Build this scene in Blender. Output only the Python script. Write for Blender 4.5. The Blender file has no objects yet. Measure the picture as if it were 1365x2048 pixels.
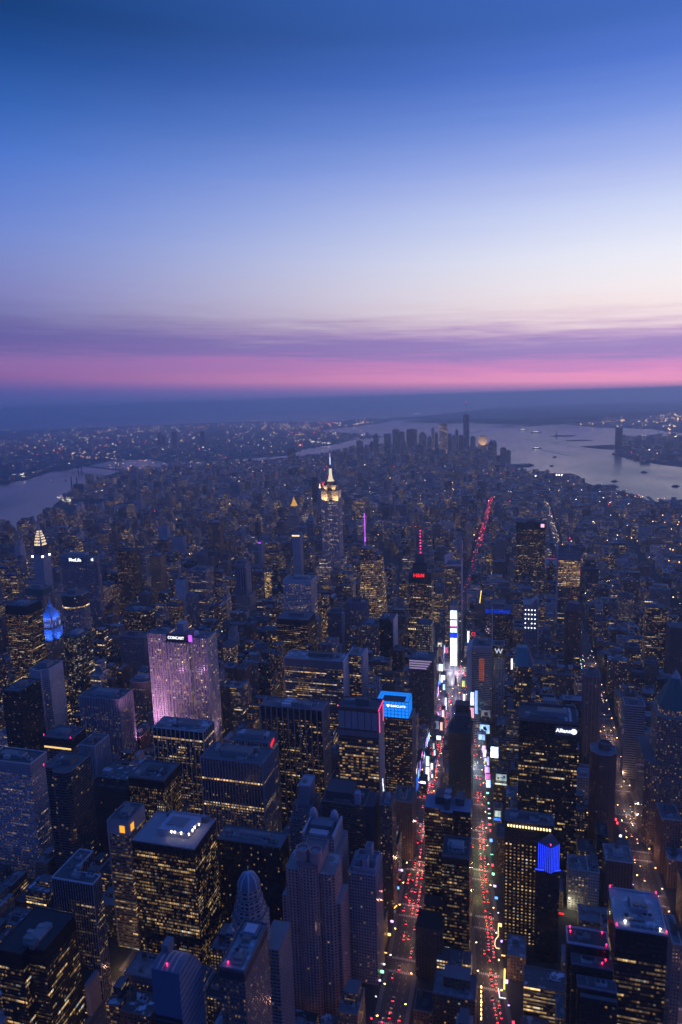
import bpy, bmesh, math, random
from mathutils import Vector, Matrix
R = math.radians
rnd = random.Random(7)
scene = bpy.context.scene
COL = scene.collection

# ------------------------------------------------------------------ camera
# metres; +Y runs down the avenues, +X across town towards the wide river, Z up
CAM = (174.63, -1194.95, 610.61)
YAW, PIT, ROL = -0.261679, 0.165086, -0.031077
EARTH = 6371000.0 / 0.87
f0 = Vector((math.sin(YAW)*math.cos(PIT), math.cos(YAW)*math.cos(PIT), -math.sin(PIT)))
r0 = Vector((math.cos(YAW), -math.sin(YAW), 0.0)); u0 = r0.cross(f0)
rv = r0*math.cos(ROL) + u0*math.sin(ROL); uv_ = -r0*math.sin(ROL) + u0*math.cos(ROL)
cam_d = bpy.data.cameras.new("camera"); cam = bpy.data.objects.new("camera", cam_d); COL.objects.link(cam)
cam.matrix_world = Matrix(((rv.x, uv_.x, -f0.x, CAM[0]), (rv.y, uv_.y, -f0.y, CAM[1]), (rv.z, uv_.z, -f0.z, CAM[2]), (0, 0, 0, 1)))
cam_d.sensor_fit = 'VERTICAL'; cam_d.sensor_height = 36.0; cam_d.sensor_width = 24.0
cam_d.lens = 1369.34/2048*36.0
cam_d.clip_start = 1.0; cam_d.clip_end = 300000.0
cam_d.dof.use_dof = True; cam_d.dof.focus_distance = 3200.0; cam_d.dof.aperture_fstop = cam_d.lens*0.001/1.15
scene.camera = cam

# ------------------------------------------------------------------ exposure and render settings
scene.view_settings.view_transform = 'Standard'
scene.view_settings.look = 'None'
scene.view_settings.exposure = 0.0
scene.view_settings.gamma = 1.0
scene.cycles.max_bounces = 7; scene.cycles.diffuse_bounces = 2; scene.cycles.glossy_bounces = 2
scene.cycles.volume_bounces = 5; scene.cycles.transmission_bounces = 2
scene.cycles.sample_clamp_indirect = 3.0; scene.cycles.use_denoising = True
scene.cycles.caustics_reflective = False; scene.cycles.caustics_refractive = False

def lin(r, g, b):
    f = lambda c: (c/255/12.92) if c <= 10 else ((c/255 + 0.055)/1.055)**2.4
    return (f(r), f(g), f(b), 1.0)

class NT:
    """small helper to wire shader nodes"""
    def __init__(s, nt):
        s.t = nt; nt.nodes.clear()
    def n(s, kind, **kw):
        nd = s.t.nodes.new(kind)
        for k, v in kw.items(): setattr(nd, k, v)
        return nd
    def put(s, sock, v):
        if v is None: return
        if hasattr(v, 'is_output') and v.is_output: s.t.links.new(v, sock)
        else: sock.default_value = v
    def m(s, op, a, b=None, c=None, clamp=False):
        nd = s.n('ShaderNodeMath', operation=op); nd.use_clamp = clamp
        s.put(nd.inputs[0], a); s.put(nd.inputs[1], b); s.put(nd.inputs[2], c)
        return nd.outputs[0]
    def mix(s, f, a, b, bt='MIX'):
        nd = s.n('ShaderNodeMix', data_type='RGBA', blend_type=bt)
        s.put(nd.inputs['Factor'], f); s.put(nd.inputs[6], a); s.put(nd.inputs[7], b)
        return nd.outputs[2]
    def mr(s, v, a, b, c=0.0, d=1.0, smooth=True):
        nd = s.n('ShaderNodeMapRange'); nd.interpolation_type = 'SMOOTHSTEP' if smooth else 'LINEAR'
        s.put(nd.inputs[0], v); s.put(nd.inputs[1], a); s.put(nd.inputs[2], b); s.put(nd.inputs[3], c); s.put(nd.inputs[4], d)
        return nd.outputs[0]
    def comb(s, x, y, z):
        nd = s.n('ShaderNodeCombineXYZ'); s.put(nd.inputs[0], x); s.put(nd.inputs[1], y); s.put(nd.inputs[2], z); return nd.outputs[0]
    def sep(s, v):
        nd = s.n('ShaderNodeSeparateXYZ'); s.put(nd.inputs[0], v); return nd.outputs
    def wn(s, v):
        nd = s.n('ShaderNodeTexWhiteNoise', noise_dimensions='3D'); s.put(nd.inputs['Vector'], v); return nd.outputs
    def noise(s, v, scale, detail=3.0, rough=0.55):
        nd = s.n('ShaderNodeTexNoise'); s.put(nd.inputs['Vector'], v)
        nd.inputs['Scale'].default_value = scale; nd.inputs['Detail'].default_value = detail; nd.inputs['Roughness'].default_value = rough
        return nd.outputs[0]
    def ramp(s, f, stops, interp='LINEAR'):
        nd = s.n('ShaderNodeValToRGB'); cr = nd.color_ramp; cr.interpolation = interp
        while len(cr.elements) < len(stops): cr.elements.new(0.5)
        for e, (p, c) in zip(cr.elements, stops): e.position = p; e.color = c
        s.put(nd.inputs[0], f); return nd.outputs[0]

# ------------------------------------------------------------------ sky
world = bpy.data.worlds.new("World"); scene.world = world; world.use_nodes = True
w = NT(world.node_tree)
dx, dy, dz = w.sep(w.n('ShaderNodeTexCoord').outputs['Generated'])
elev = w.m('MULTIPLY', w.m('ARCSINE', dz), 180/math.pi)
az = w.m('MULTIPLY', w.m('ARCTAN2', dx, dy), 180/math.pi)
e1 = w.m('SUBTRACT', elev, w.mr(az, 11.5, -41.5, 0.0, 1.5, smooth=False))   # the cloud bank lies a little higher towards the left
hor = w.comb(w.m('MULTIPLY', dx, 2.8), w.m('MULTIPLY', dy, 2.8), w.m('MULTIPLY', e1, 0.85))
streak = w.noise(hor, 1.7, 5.0, 0.6)
elev2 = w.m('ADD', e1, w.m('MULTIPLY', w.m('SUBTRACT', streak, 0.5), w.m('MULTIPLY', w.mr(e1, 0.3, 2.4, 0.0, 2.6), w.mr(elev, 6.0, 12.0, 1.0, 0.25))))
fine = w.noise(w.comb(w.m('MULTIPLY', dx, 7.0), w.m('MULTIPLY', dy, 7.0), w.m('MULTIPLY', e1, 2.6)), 1.3, 4.0, 0.6)
elev2 = w.m('ADD', elev2, w.m('MULTIPLY', w.m('SUBTRACT', fine, 0.5), w.m('MULTIPLY', w.mr(e1, 0.2, 1.2, 0.0, 1.7), w.mr(elev, 5.0, 9.0, 1.0, 0.1))))
tt = w.m('DIVIDE', w.m('ADD', elev2, 5.0), 95.0, clamp=True)
P = lambda e: (e + 5.0)/95.0
SKY_L = [(-3, (50, 70, 130)), (-1.5, (64, 84, 150)), (-0.2, (82, 90, 158)), (0.3, (102, 92, 160)), (1.1, (130, 98, 160)), (2.0, (137, 105, 168)), (2.9, (118, 100, 164)), (3.7, (92, 92, 160)), (4.9, (96, 99, 165)), (7.0, (110, 116, 186)), (8.7, (108, 124, 196)), (11.0, (98, 126, 206)), (13.0, (84, 120, 206)), (16.1, (60, 110, 200)), (19.1, (38, 92, 174)), (21.9, (21, 72, 144)), (24.5, (10, 56, 114)), (32, (30, 80, 155)), (50, (44, 92, 186)), (88, (46, 92, 194))]
SKY_R = [(-3, (65, 95, 160)), (-0.9, (118, 120, 180)), (-0.5, (134, 122, 182)), (-0.1, (164, 128, 186)), (0.2, (206, 140, 190)), (0.42, (238, 148, 196)), (0.75, (252, 172, 204)), (1.0, (238, 152, 200)), (1.5, (216, 146, 200)), (2.1, (202, 144, 200)), (2.7, (166, 138, 197)), (3.4, (166, 142, 199)), (4.3, (204, 172, 210)), (5.2, (238, 214, 224)), (6.2, (250, 234, 235)), (7.7, (248, 240, 243)), (9.7, (238, 239, 250)), (13, (206, 216, 248)), (14.8, (186, 198, 243)), (16.1, (166, 183, 239)), (19.1, (122, 151, 227)), (22, (86, 122, 210)), (24.6, (68, 107, 190)), (32, (58, 102, 186)), (50, (46, 94, 190)), (88, (46, 92, 194))]
SKY_B = [(-3, (58, 66, 132)), (3, (66, 72, 148)), (12, (58, 84, 168)), (35, (48, 90, 184)), (88, (46, 92, 194))]
rampL = w.ramp(tt, [(P(e), lin(*c)) for e, c in SKY_L])
rampR = w.ramp(tt, [(P(e), lin(*c)) for e, c in SKY_R])
rampB = w.ramp(tt, [(P(e), lin(*c)) for e, c in SKY_B])
da = w.m('ABSOLUTE', w.m('SUBTRACT', az, 18.0))
front = w.mix(w.mr(da, 2.0, 70.0, 1.0, 0.0), rampL, rampR)
skyc = w.mix(w.mr(da, 62.0, 130.0), front, rampB)
bg = w.n('ShaderNodeBackground'); w.put(bg.inputs['Color'], skyc); bg.inputs['Strength'].default_value = 1.0
w.t.links.new(bg.outputs[0], w.n('ShaderNodeOutputWorld').inputs['Surface'])

# the sun has just set beyond the wide river: only a faint broad afterglow is left
sun_d = bpy.data.lights.new("afterglow_sun", 'SUN'); sun_d.energy = 0.26; sun_d.angle = R(25); sun_d.color = (1.0, 0.52, 0.72)
sun = bpy.data.objects.new("afterglow_sun", sun_d); COL.objects.link(sun)
sun.rotation_euler = Vector((-math.sin(R(62)), -math.cos(R(62)), -math.tan(R(9)))).to_track_quat('-Z', 'Y').to_euler()

# ------------------------------------------------------------------ materials
def mat(name):
    m = bpy.data.materials.new(name); m.use_nodes = True
    return m, NT(m.node_tree)
def attr(t, name):
    nd = t.n('ShaderNodeAttribute', attribute_name=name); return nd
def finish(t, **kw):
    b = t.n('ShaderNodeBsdfPrincipled')
    for k, v in kw.items(): t.put(b.inputs[k], v)
    t.t.links.new(b.outputs[0], t.n('ShaderNodeOutputMaterial').inputs['Surface']); return b

# facade: a grid of windows laid out in bays and storeys; some of them are lit from within
FACADE, t = mat('facade')
A = attr(t, 'cA'); B_ = attr(t, 'cB'); C_ = attr(t, 'cC')
asp = t.n('ShaderNodeSeparateColor'); t.put(asp.inputs[0], A.outputs['Color']); seed, lit, ww = asp.outputs; wh = A.outputs['Alpha']
csp = t.n('ShaderNodeSeparateColor'); t.put(csp.inputs[0], C_.outputs['Color']); warm, em, gloss = csp.outputs; run = C_.outputs['Alpha']
coh = B_.outputs['Alpha']
u, v, _z = t.sep(t.n('ShaderNodeUVMap', uv_map='UVMap').outputs[0])
cu, cv = t.m('FLOOR', u), t.m('FLOOR', v)
fu, fv = t.m('SUBTRACT', u, cu), t.m('SUBTRACT', v, cv)
s99 = t.m('MULTIPLY', seed, 997.0)
cell = t.wn(t.comb(cu, cv, s99)); c0 = cell[0]
csep = t.n('ShaderNodeSeparateColor'); t.put(csp.inputs[0], C_.outputs['Color']); t.put(csep.inputs[0], cell[1]); c1, c2, c3 = csep.outputs
rowr = t.wn(t.comb(cv, s99, 3.7))[0]
off = t.m('MULTIPLY', rowr, 17.0)
blk = t.wn(t.comb(t.m('FLOOR', t.m('DIVIDE', t.m('ADD', cu, off), run)), cv, t.m('ADD', s99, 11.3)))[0]
rowm = t.mr(rowr, 0.25, 1.0, 0.15, 2.0)
blkm = t.mr(blk, 0.58, 0.92, 0.0, 3.6)
cohm = t.m('MULTIPLY', rowm, blkm)
prob = t.m('MULTIPLY', lit, t.m('ADD', t.m('MULTIPLY', cohm, coh), t.m('SUBTRACT', 1.0, coh)))
on = t.m('LESS_THAN', c0, prob)
mu = t.m('LESS_THAN', t.m('ABSOLUTE', t.m('SUBTRACT', fu, 0.5)), t.m('MULTIPLY', ww, 0.5))
mv = t.m('LESS_THAN', t.m('ABSOLUTE', t.m('SUBTRACT', fv, 0.55)), t.m('MULTIPLY', wh, 0.5))
win = t.m('MULTIPLY', mu, mv)
run_r = t.wn(t.comb(t.m('FLOOR', t.m('DIVIDE', t.m('ADD', cu, off), run)), cv, t.m('ADD', s99, 51.9)))[0]
level = t.m('ADD', t.m('MULTIPLY', c1, 0.5), t.m('MULTIPLY', run_r, 0.5))
ceil = t.mr(fv, 0.25, 0.8, 0.55, 1.35)   # ceiling lamps: the upper part of a lit room is brighter
inten = t.m('MULTIPLY', t.m('MULTIPLY', t.m('ADD', 0.16, t.m('MULTIPLY', t.m('POWER', level, 3.0), 3.4)), em), ceil)
tone = t.mix(t.m('ADD', t.m('MULTIPLY', c2, 0.4), t.m('MULTIPLY', rowr, 0.6)), (1.0, 0.44, 0.12, 1), (1.0, 0.72, 0.32, 1))
tone = t.mix(t.m('MULTIPLY', t.m('GREATER_THAN', c3, t.m('SUBTRACT', 1.0, t.m('MULTIPLY', t.m('SUBTRACT', 1.0, warm), 1.0))), 0.8), tone, (0.75, 0.88, 0.95, 1))
grime = t.noise(t.n('ShaderNodeNewGeometry').outputs['Position'], 0.06, 4.0)
wall = t.mix(1.0, B_.outputs['Color'], t.mix(grime, (0.72, 0.72, 0.72, 1), (1.25, 1.25, 1.25, 1)), 'MULTIPLY')
glass = t.mix(c1, (0.008, 0.010, 0.014, 1), (0.030, 0.034, 0.040, 1))
base = t.mix(win, wall, glass)
rough = t.m('SUBTRACT', 0.75, t.m('MULTIPLY', win, 0.6))
spec = t.m('ADD', 0.25, t.m('MULTIPLY', win, gloss))
finish(t, **{'Base Color': base, 'Roughness': rough, 'Specular IOR Level': spec, 'Emission Color': tone,
             'Emission Strength': t.m('MULTIPLY', t.m('MULTIPLY', on, win), inten)})
FACADE.cycles.emission_sampling = 'NONE'

ROOF, t = mat('roof_gravel')
p = t.n('ShaderNodeNewGeometry').outputs['Position']
n1 = t.noise(p, 0.11, 5.0, 0.65); n2 = t.noise(p, 0.9, 2.0)
bc = attr(t, 'cB').outputs['Color']
snow = t.m('MULTIPLY', t.mr(n1, 0.53, 0.60), attr(t, 'cC').outputs['Alpha'])
rc = t.mix(1.0, bc, t.mix(n2, (0.7, 0.7, 0.7, 1), (1.3, 1.3, 1.3, 1)), 'MULTIPLY')
finish(t, **{'Base Color': t.mix(snow, rc, (0.55, 0.57, 0.62, 1)), 'Roughness': 0.85, 'Specular IOR Level': 0.2})

PLAIN, t = mat('masonry_and_metal')
p = t.n('ShaderNodeNewGeometry').outputs['Position']
n2 = t.noise(p, 0.25, 4.0)
finish(t, **{'Base Color': t.mix(1.0, attr(t, 'cB').outputs['Color'], t.mix(n2, (0.7, 0.7, 0.7, 1), (1.3, 1.3, 1.3, 1)), 'MULTIPLY'), 'Roughness': 0.6, 'Specular IOR Level': 0.3})
MATS = [FACADE, ROOF, PLAIN]
FA, RO, PL = 0, 1, 2

def glow(name, color, strength, sample=False):
    m, t = mat(name)
    e = t.n('ShaderNodeEmission'); e.inputs[0].default_value = (*color, 1); e.inputs[1].default_value = strength
    t.t.links.new(e.outputs[0], t.n('ShaderNodeOutputMaterial').inputs['Surface'])
    if not sample: m.cycles.emission_sampling = 'NONE'
    return m
GL_RED = glow('tail_light_red', (1.0, 0.03, 0.05), 26)
GL_WHITE = glow('head_light_white', (1.0, 0.68, 0.40), 13)
GL_AMBER = glow('sodium_lamp', (1.0, 0.50, 0.14), 22)
GL_LAMPW = glow('white_lamp', (1.0, 0.86, 0.66), 22)
GL_BEACON = glow('red_beacon', (1.0, 0.02, 0.10), 9)
GL_SIGNW = glow('sign_white', (0.85, 0.90, 1.0), 2.2)
GL_SIGNR = glow('sign_red', (1.0, 0.02, 0.03), 1.6)
GL_BLUE = glow('blue_tube', (0.02, 0.05, 1.0), 2.6)
GL_CROWN = glow('blue_lit_glass', (0.01, 0.17, 1.0), 1.0)
GL_WARMROW = glow('warm_floor', (1.0, 0.62, 0.22), 1.3)
GL_YELLOW = glow('neon_yellow', (1.0, 0.62, 0.10), 3.0)
GL_PINK = glow('neon_pink', (1.0, 0.05, 0.25), 2.2)
GL_VIOLET = glow('violet_tube', (0.55, 0.10, 1.0), 1.6)
GL_CREAM = glow('cream_lamp', (1.0, 0.72, 0.34), 2.6)

# LED screens: picture blocks in two colours taken from the object's own colour
SCREEN, t = mat('led_screen')
oi = t.n('ShaderNodeObjectInfo')
gp = t.n('ShaderNodeTexCoord').outputs['Generated']
k = t.noise(gp, 2.3, 2.0); kk = t.mr(k, 0.36, 0.62)
c = t.mix(kk, t.mix(1.0, oi.outputs['Color'], (0.35, 0.55, 1.0, 1), 'MULTIPLY'), oi.outputs['Color'])
e = t.n('ShaderNodeEmission'); t.put(e.inputs[0], c); t.put(e.inputs[1], t.m('MULTIPLY', oi.outputs['Alpha'], 2.5))
t.t.links.new(e.outputs[0], t.n('ShaderNodeOutputMaterial').inputs['Surface'])

# ------------------------------------------------------------------ mesh helper
def drop(x, y): return ((x-CAM[0])**2 + (y-CAM[1])**2)/(2*EARTH)

def S(wall=(.2, .19, .2), bay=3.2, fl=3.7, ww=.55, wh=.5, lit=.14, coh=.4, warm=.9, em=.6, gloss=.5, run=6):
    return dict(wall=wall, bay=bay, fl=fl, ww=ww, wh=wh, lit=lit, coh=coh, warm=warm, em=em, gloss=gloss, run=run)
def V(st, **kw):
    d = dict(st); d.update(kw); return d

class MB:
    def __init__(s): s.v = []; s.f = []; s.mi = []; s.uv = []; s.a = []; s.b = []; s.c = []
    def face(s, pts, mi, uv=None, a=(0, 0, .5, .5), b=(.2, .2, .2, 0), c=(1, 1, .5, 0)):
        i = len(s.v); n = len(pts); s.v += [tuple(p) for p in pts]; s.f.append(tuple(range(i, i+n))); s.mi.append(mi)
        s.uv += uv if uv else [(0, 0)]*n
        s.a += [a]*n; s.b += [b]*n; s.c += [c]*n
    def wall(s, p, q, z0, z1, st, seed=None, p2=None, q2=None):
        """a facade between ground points p and q (outside on the right of p->q)"""
        L = math.hypot(q[0]-p[0], q[1]-p[1]); nb = max(1, round(L/st['bay'])); nf = max(1, round((z1-z0)/st['fl']))
        sd = rnd.random() if seed is None else seed
        p2 = p2 or p; q2 = q2 or q
        s.face([(p[0], p[1], z0), (q[0], q[1], z0), (q2[0], q2[1], z1), (p2[0], p2[1], z1)], FA,
               [(0, 0), (nb, 0), (nb, nf), (0, nf)], (sd, st['lit'], st['ww'], st['wh']), (*[c_*.95 for c_ in st['wall']], st['coh']), (st['warm'], st['em'], st['gloss'], st['run']))
    def prism(s, poly, z0, z1, st, cap=True, top=None, rc=.12, snow=.0):
        top = top or poly; n = len(poly)
        for i in range(n):
            j = (i+1) % n
            s.wall(poly[i], poly[j], z0, z1, st, p2=top[i], q2=top[j])
        if cap: s.cap(top, z1, rc, snow)
    def cap(s, poly, z, rc=.12, snow=.0):
        if not isinstance(rc, tuple): rc = (rc, rc, rc*1.04)
        s.face([(x, y, z) for x, y in poly], RO, None, b=(*rc, 0), c=(0, 0, 0, snow))
    def solid(s, poly, z0, z1, col, top=None, mi=PL, floor=False):
        top = top or poly; n = len(poly); b = (*col, 0)
        for i in range(n):
            j = (i+1) % n
            s.face([(*poly[i], z0), (*poly[j], z0), (*top[j], z1), (*top[i], z1)], mi, b=b)
        s.face([(*q, z1) for q in top], mi, b=b)
        if floor: s.face([(*q, z0) for q in reversed(poly)], mi, b=b)
    def box(s, x0, x1, y0, y1, z0, z1, col, mi=PL, floor=False): s.solid(rect(x0, x1, y0, y1), z0, z1, col, mi=mi, floor=floor)
    def ring(s, poly, z0, z1, wdt, col):
        """parapet around a roof"""
        inn = inset(poly, wdt); n = len(poly); b = (*col, 0)
        for i in range(n):
            j = (i+1) % n
            a0, a1, i0, i1 = poly[i], poly[j], inn[i], inn[j]
            s.face([(*a0, z0), (*a1, z0), (*a1, z1), (*a0, z1)], PL, b=b)
            s.face([(*a0, z1), (*a1, z1), (*i1, z1), (*i0, z1)], PL, b=b)
            s.face([(*i1, z0), (*i0, z0), (*i0, z1), (*i1, z1)], PL, b=b)
    def lathe(s, cx, cy, prof, n, col, mi=PL, ph=0.0, sx=1.0):
        for (ra, za), (rb, zb) in zip(prof, prof[1:]):
            for k in range(n):
                t0, t1 = ph+2*math.pi*k/n, ph+2*math.pi*(k+1)/n
                P4 = [(cx+sx*ra*math.cos(t0), cy+ra*math.sin(t0), za), (cx+sx*ra*math.cos(t1), cy+ra*math.sin(t1), za),
                      (cx+sx*rb*math.cos(t1), cy+rb*math.sin(t1), zb), (cx+sx*rb*math.cos(t0), cy+rb*math.sin(t0), zb)]
                if ra < 1e-4: P4 = [P4[0], P4[2], P4[3]]
                elif rb < 1e-4: P4 = P4[:3]
                s.face(P4, mi, b=(*col, 0))
    def bar(s, p, q, r, col=(.2, .2, .22), n=5, r2=None, mi=PL):
        p, q = Vector(p), Vector(q); d = (q-p).normalized(); r2 = r if r2 is None else r2
        e = d.orthogonal().normalized(); g = d.cross(e)
        c0 = [p+(e*math.cos(2*math.pi*k/n)+g*math.sin(2*math.pi*k/n))*r for k in range(n)]
        c1 = [q+(e*math.cos(2*math.pi*k/n)+g*math.sin(2*math.pi*k/n))*r2 for k in range(n)]
        for k in range(n):
            j = (k+1) % n; s.face([c0[k], c0[j], c1[j], c1[k]], mi, b=(*col, 0))
        s.face(c1, mi, b=(*col, 0)); s.face(c0[::-1], mi, b=(*col, 0))
    def ribs(s, p, q, z0, z1, step, wdt, dep, col):
        """vertical piers standing proud of the wall p->q"""
        L = math.hypot(q[0]-p[0], q[1]-p[1]); n = max(1, round(L/step)); tx, ty = (q[0]-p[0])/L, (q[1]-p[1])/L; nx, ny = ty, -tx
        for k in range(n+1):
            a = min(max(L*k/n, wdt/2), L-wdt/2)
            x, y = p[0]+tx*a, p[1]+ty*a; h = wdt/2
            s.solid([(x-tx*h+nx*dep, y-ty*h+ny*dep), (x+tx*h+nx*dep, y+ty*h+ny*dep), (x+tx*h-nx*.02, y+ty*h-ny*.02), (x-tx*h-nx*.02, y-ty*h-ny*.02)], z0, z1, col)
    def build(s, name, parent=None, mats=None, loc=None):
        me = bpy.data.meshes.new(name)
        ox, oy, oz = loc or (0, 0, 0)
        me.from_pydata([(x-ox, y-oy, z-oz) for x, y, z in s.v], [], s.f)
        for m in (mats or MATS): me.materials.append(m)
        me.polygons.foreach_set('material_index', s.mi if not mats else [min(i, len(mats)-1) for i in s.mi])
        uvl = me.uv_layers.new(name='UVMap'); uvl.data.foreach_set('uv', [c for q in s.uv for c in q])
        for nm, d in (('cA', s.a), ('cB', s.b), ('cC', s.c)):
            at_ = me.attributes.new(nm, 'FLOAT_COLOR', 'CORNER'); at_.data.foreach_set('color', [c for q in d for c in q])
        me.update()
        o = bpy.data.objects.new(name, me); COL.objects.link(o)
        if loc: o.location = loc
        if parent: o.parent = parent
        return o

def rect(x0, x1, y0, y1): return [(x0, y0), (x1, y0), (x1, y1), (x0, y1)]
def inset(poly, d):
    n = len(poly); out = []
    for i in range(n):
        a, b, c = poly[i-1], poly[i], poly[(i+1) % n]
        e1 = Vector((b[0]-a[0], b[1]-a[1])).normalized(); e2 = Vector((c[0]-b[0], c[1]-b[1])).normalized()
        n1 = Vector((-e1.y, e1.x)); n2 = Vector((-e2.y, e2.x)); m = (n1+n2)
        m = m/max(.3, m.length_squared)*2
        out.append((b[0]+m.x*d, b[1]+m.y*d))
    return out
def cham(x0, x1, y0, y1, c, cy=None):
    cy = cy or c
    return [(x0+c, y0), (x1-c, y0), (x1, y0+cy), (x1, y1-cy), (x1-c, y1), (x0+c, y1), (x0, y1-cy), (x0, y0+cy)]

def tag(o, label=None, cat=None, group=None, kind=None):
    if label: o['label'] = label
    if cat: o['category'] = cat
    if group: o['group'] = group
    if kind: o['kind'] = kind
    return o
def thing(name, label, cat, x, y, z=0.0, group=None):
    o = bpy.data.objects.new(name, None); COL.objects.link(o); o.location = (x, y, z - drop(x, y)); o.empty_display_size = 2
    return tag(o, label, cat, group)
def put(mb, name, th, mats=None, label=None):
    """a part given in world coordinates (height above the ground), parented to the thing th (or to a part)"""
    root = th if th.parent is None else th.parent
    x, y, z = root.location
    o = mb.build(name, th, mats, loc=(x, y, z + drop(x, y)))
    o.location = (0, 0, 0)
    if label: o['label'] = label
    return o
def lamp(name, kind, loc, target, energy, color, th=None, **kw):
    d = bpy.data.lights.new(name, kind); d.energy = energy; d.color = color
    for k, v in kw.items(): setattr(d, k, v)
    o = bpy.data.objects.new(name, d); COL.objects.link(o); o.location = loc
    o.rotation_euler = (Vector(target)-Vector(loc)).to_track_quat('-Z', 'Y').to_euler()
    if th: o.parent = th; o.matrix_parent_inverse = Matrix.Translation(th.location).inverted()
    return o
def lettering(name, txt, loc, size, m, th, face='front', wide=1.0):
    cu = bpy.data.curves.new(name, 'FONT'); cu.body = txt; cu.size = size; cu.extrude = .15; cu.align_x = 'CENTER'; cu.align_y = 'CENTER'
    cu.offset = size*0.012
    tmp = bpy.data.objects.new(name, cu); COL.objects.link(tmp); bpy.context.view_layer.update()
    me = bpy.data.meshes.new_from_object(tmp.evaluated_get(bpy.context.evaluated_depsgraph_get())); me.materials.clear(); me.materials.append(m); me.name = name
    bpy.data.objects.remove(tmp); o = bpy.data.objects.new(name, me); COL.objects.link(o)
    o.parent = th; o.location = Vector(loc) - th.location - (th.parent.location if th.parent else Vector())
    o.rotation_euler = (R(90), 0, 0 if face == 'front' else R(90)); o.scale = (wide, 1, 1)
    return o
def emis(name, th, m, boxes=(), bars=()):
    """a part made of glowing boxes / tubes"""
    mb = MB()
    for b in boxes: mb.box(*b, (.5, .5, .5), mi=0, floor=True)
    for b in bars: mb.bar(b[0], b[1], b[2], n=6, mi=0)
    return put(mb, name, th, [m])

GREY = (.16, .165, .18)
def roof_units(roof, x0, x1, y0, y1, z, n, r, big=True):
    """cooling plant, stair heads and ducts standing on a roof, each a sub-part"""
    W, D = x1-x0, y1-y0
    for i in range(n):
        k = r.choice(['house', 'fan', 'duct', 'fan', 'house'])
        w_ = min(W*.4, r.uniform(4, 11)); d_ = min(D*.4, r.uniform(3, 8)); h = r.uniform(2, 4.6)
        x = r.uniform(x0+2, max(x0+2.1, x1-w_-2)); y = r.uniform(y0+2, max(y0+2.1, y1-d_-2)); c = r.uniform(.10, .42); col = (c, c, c*1.08)
        mb = MB()
        if i == 0 and big:
            w_, d_, h = W*r.uniform(.35, .6), D*r.uniform(.3, .5), r.uniform(3.5, 7); x = (x0+x1)/2 - w_/2 + r.uniform(-.1, .1)*W; y = (y0+y1)/2 - d_/2
            mb.box(x, x+w_, y, y+d_, z, z+h, col); mb.box(x+.6, x+w_-.6, y+.6, y+d_-.6, z+h, z+h+.5, (c*.6,)*3)
            put(mb, 'plant_house', roof)
        elif k == 'fan':
            mb.box(x, x+w_, y, y+4.4, z, z+2.6, col)
            for q in range(max(1, int(w_/4))): mb.lathe(x+2.1+q*4, y+2.2, [(1.7, z+2.6), (1.7, z+3.1), (1.2, z+3.1), (1.2, z+2.7), (0, z+2.7)], 10, (.05, .05, .06))
            put(mb, 'cooling_tower', roof)
        elif k == 'duct':
            mb.box(x, x+w_*1.2, y, y+1.1, z+.3, z+1.3, col, floor=True); mb.box(x, x+1.1, y, y+d_, z+.3, z+1.3, col, floor=True); put(mb, 'duct', roof)
        else:
            mb.box(x, x+w_, y, y+d_, z, z+h, col); mb.box(x-.3, x+w_+.3, y-.3, y+d_+.3, z+h, z+h+.3, (c*.7,)*3); put(mb, 'stair_head', roof)
def water_tank(roof, x, y, z):
    mb = MB()
    for sx in (-1.4, 1.4):
        for sy in (-1.4, 1.4): mb.bar((x+sx, y+sy, z), (x+sx, y+sy, z+4), .16)
    mb.lathe(x, y, [(2.2, z+4), (2.2, z+8), (0, z+10)], 10, (.09, .065, .05)); put(mb, 'water_tank', roof)

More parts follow.
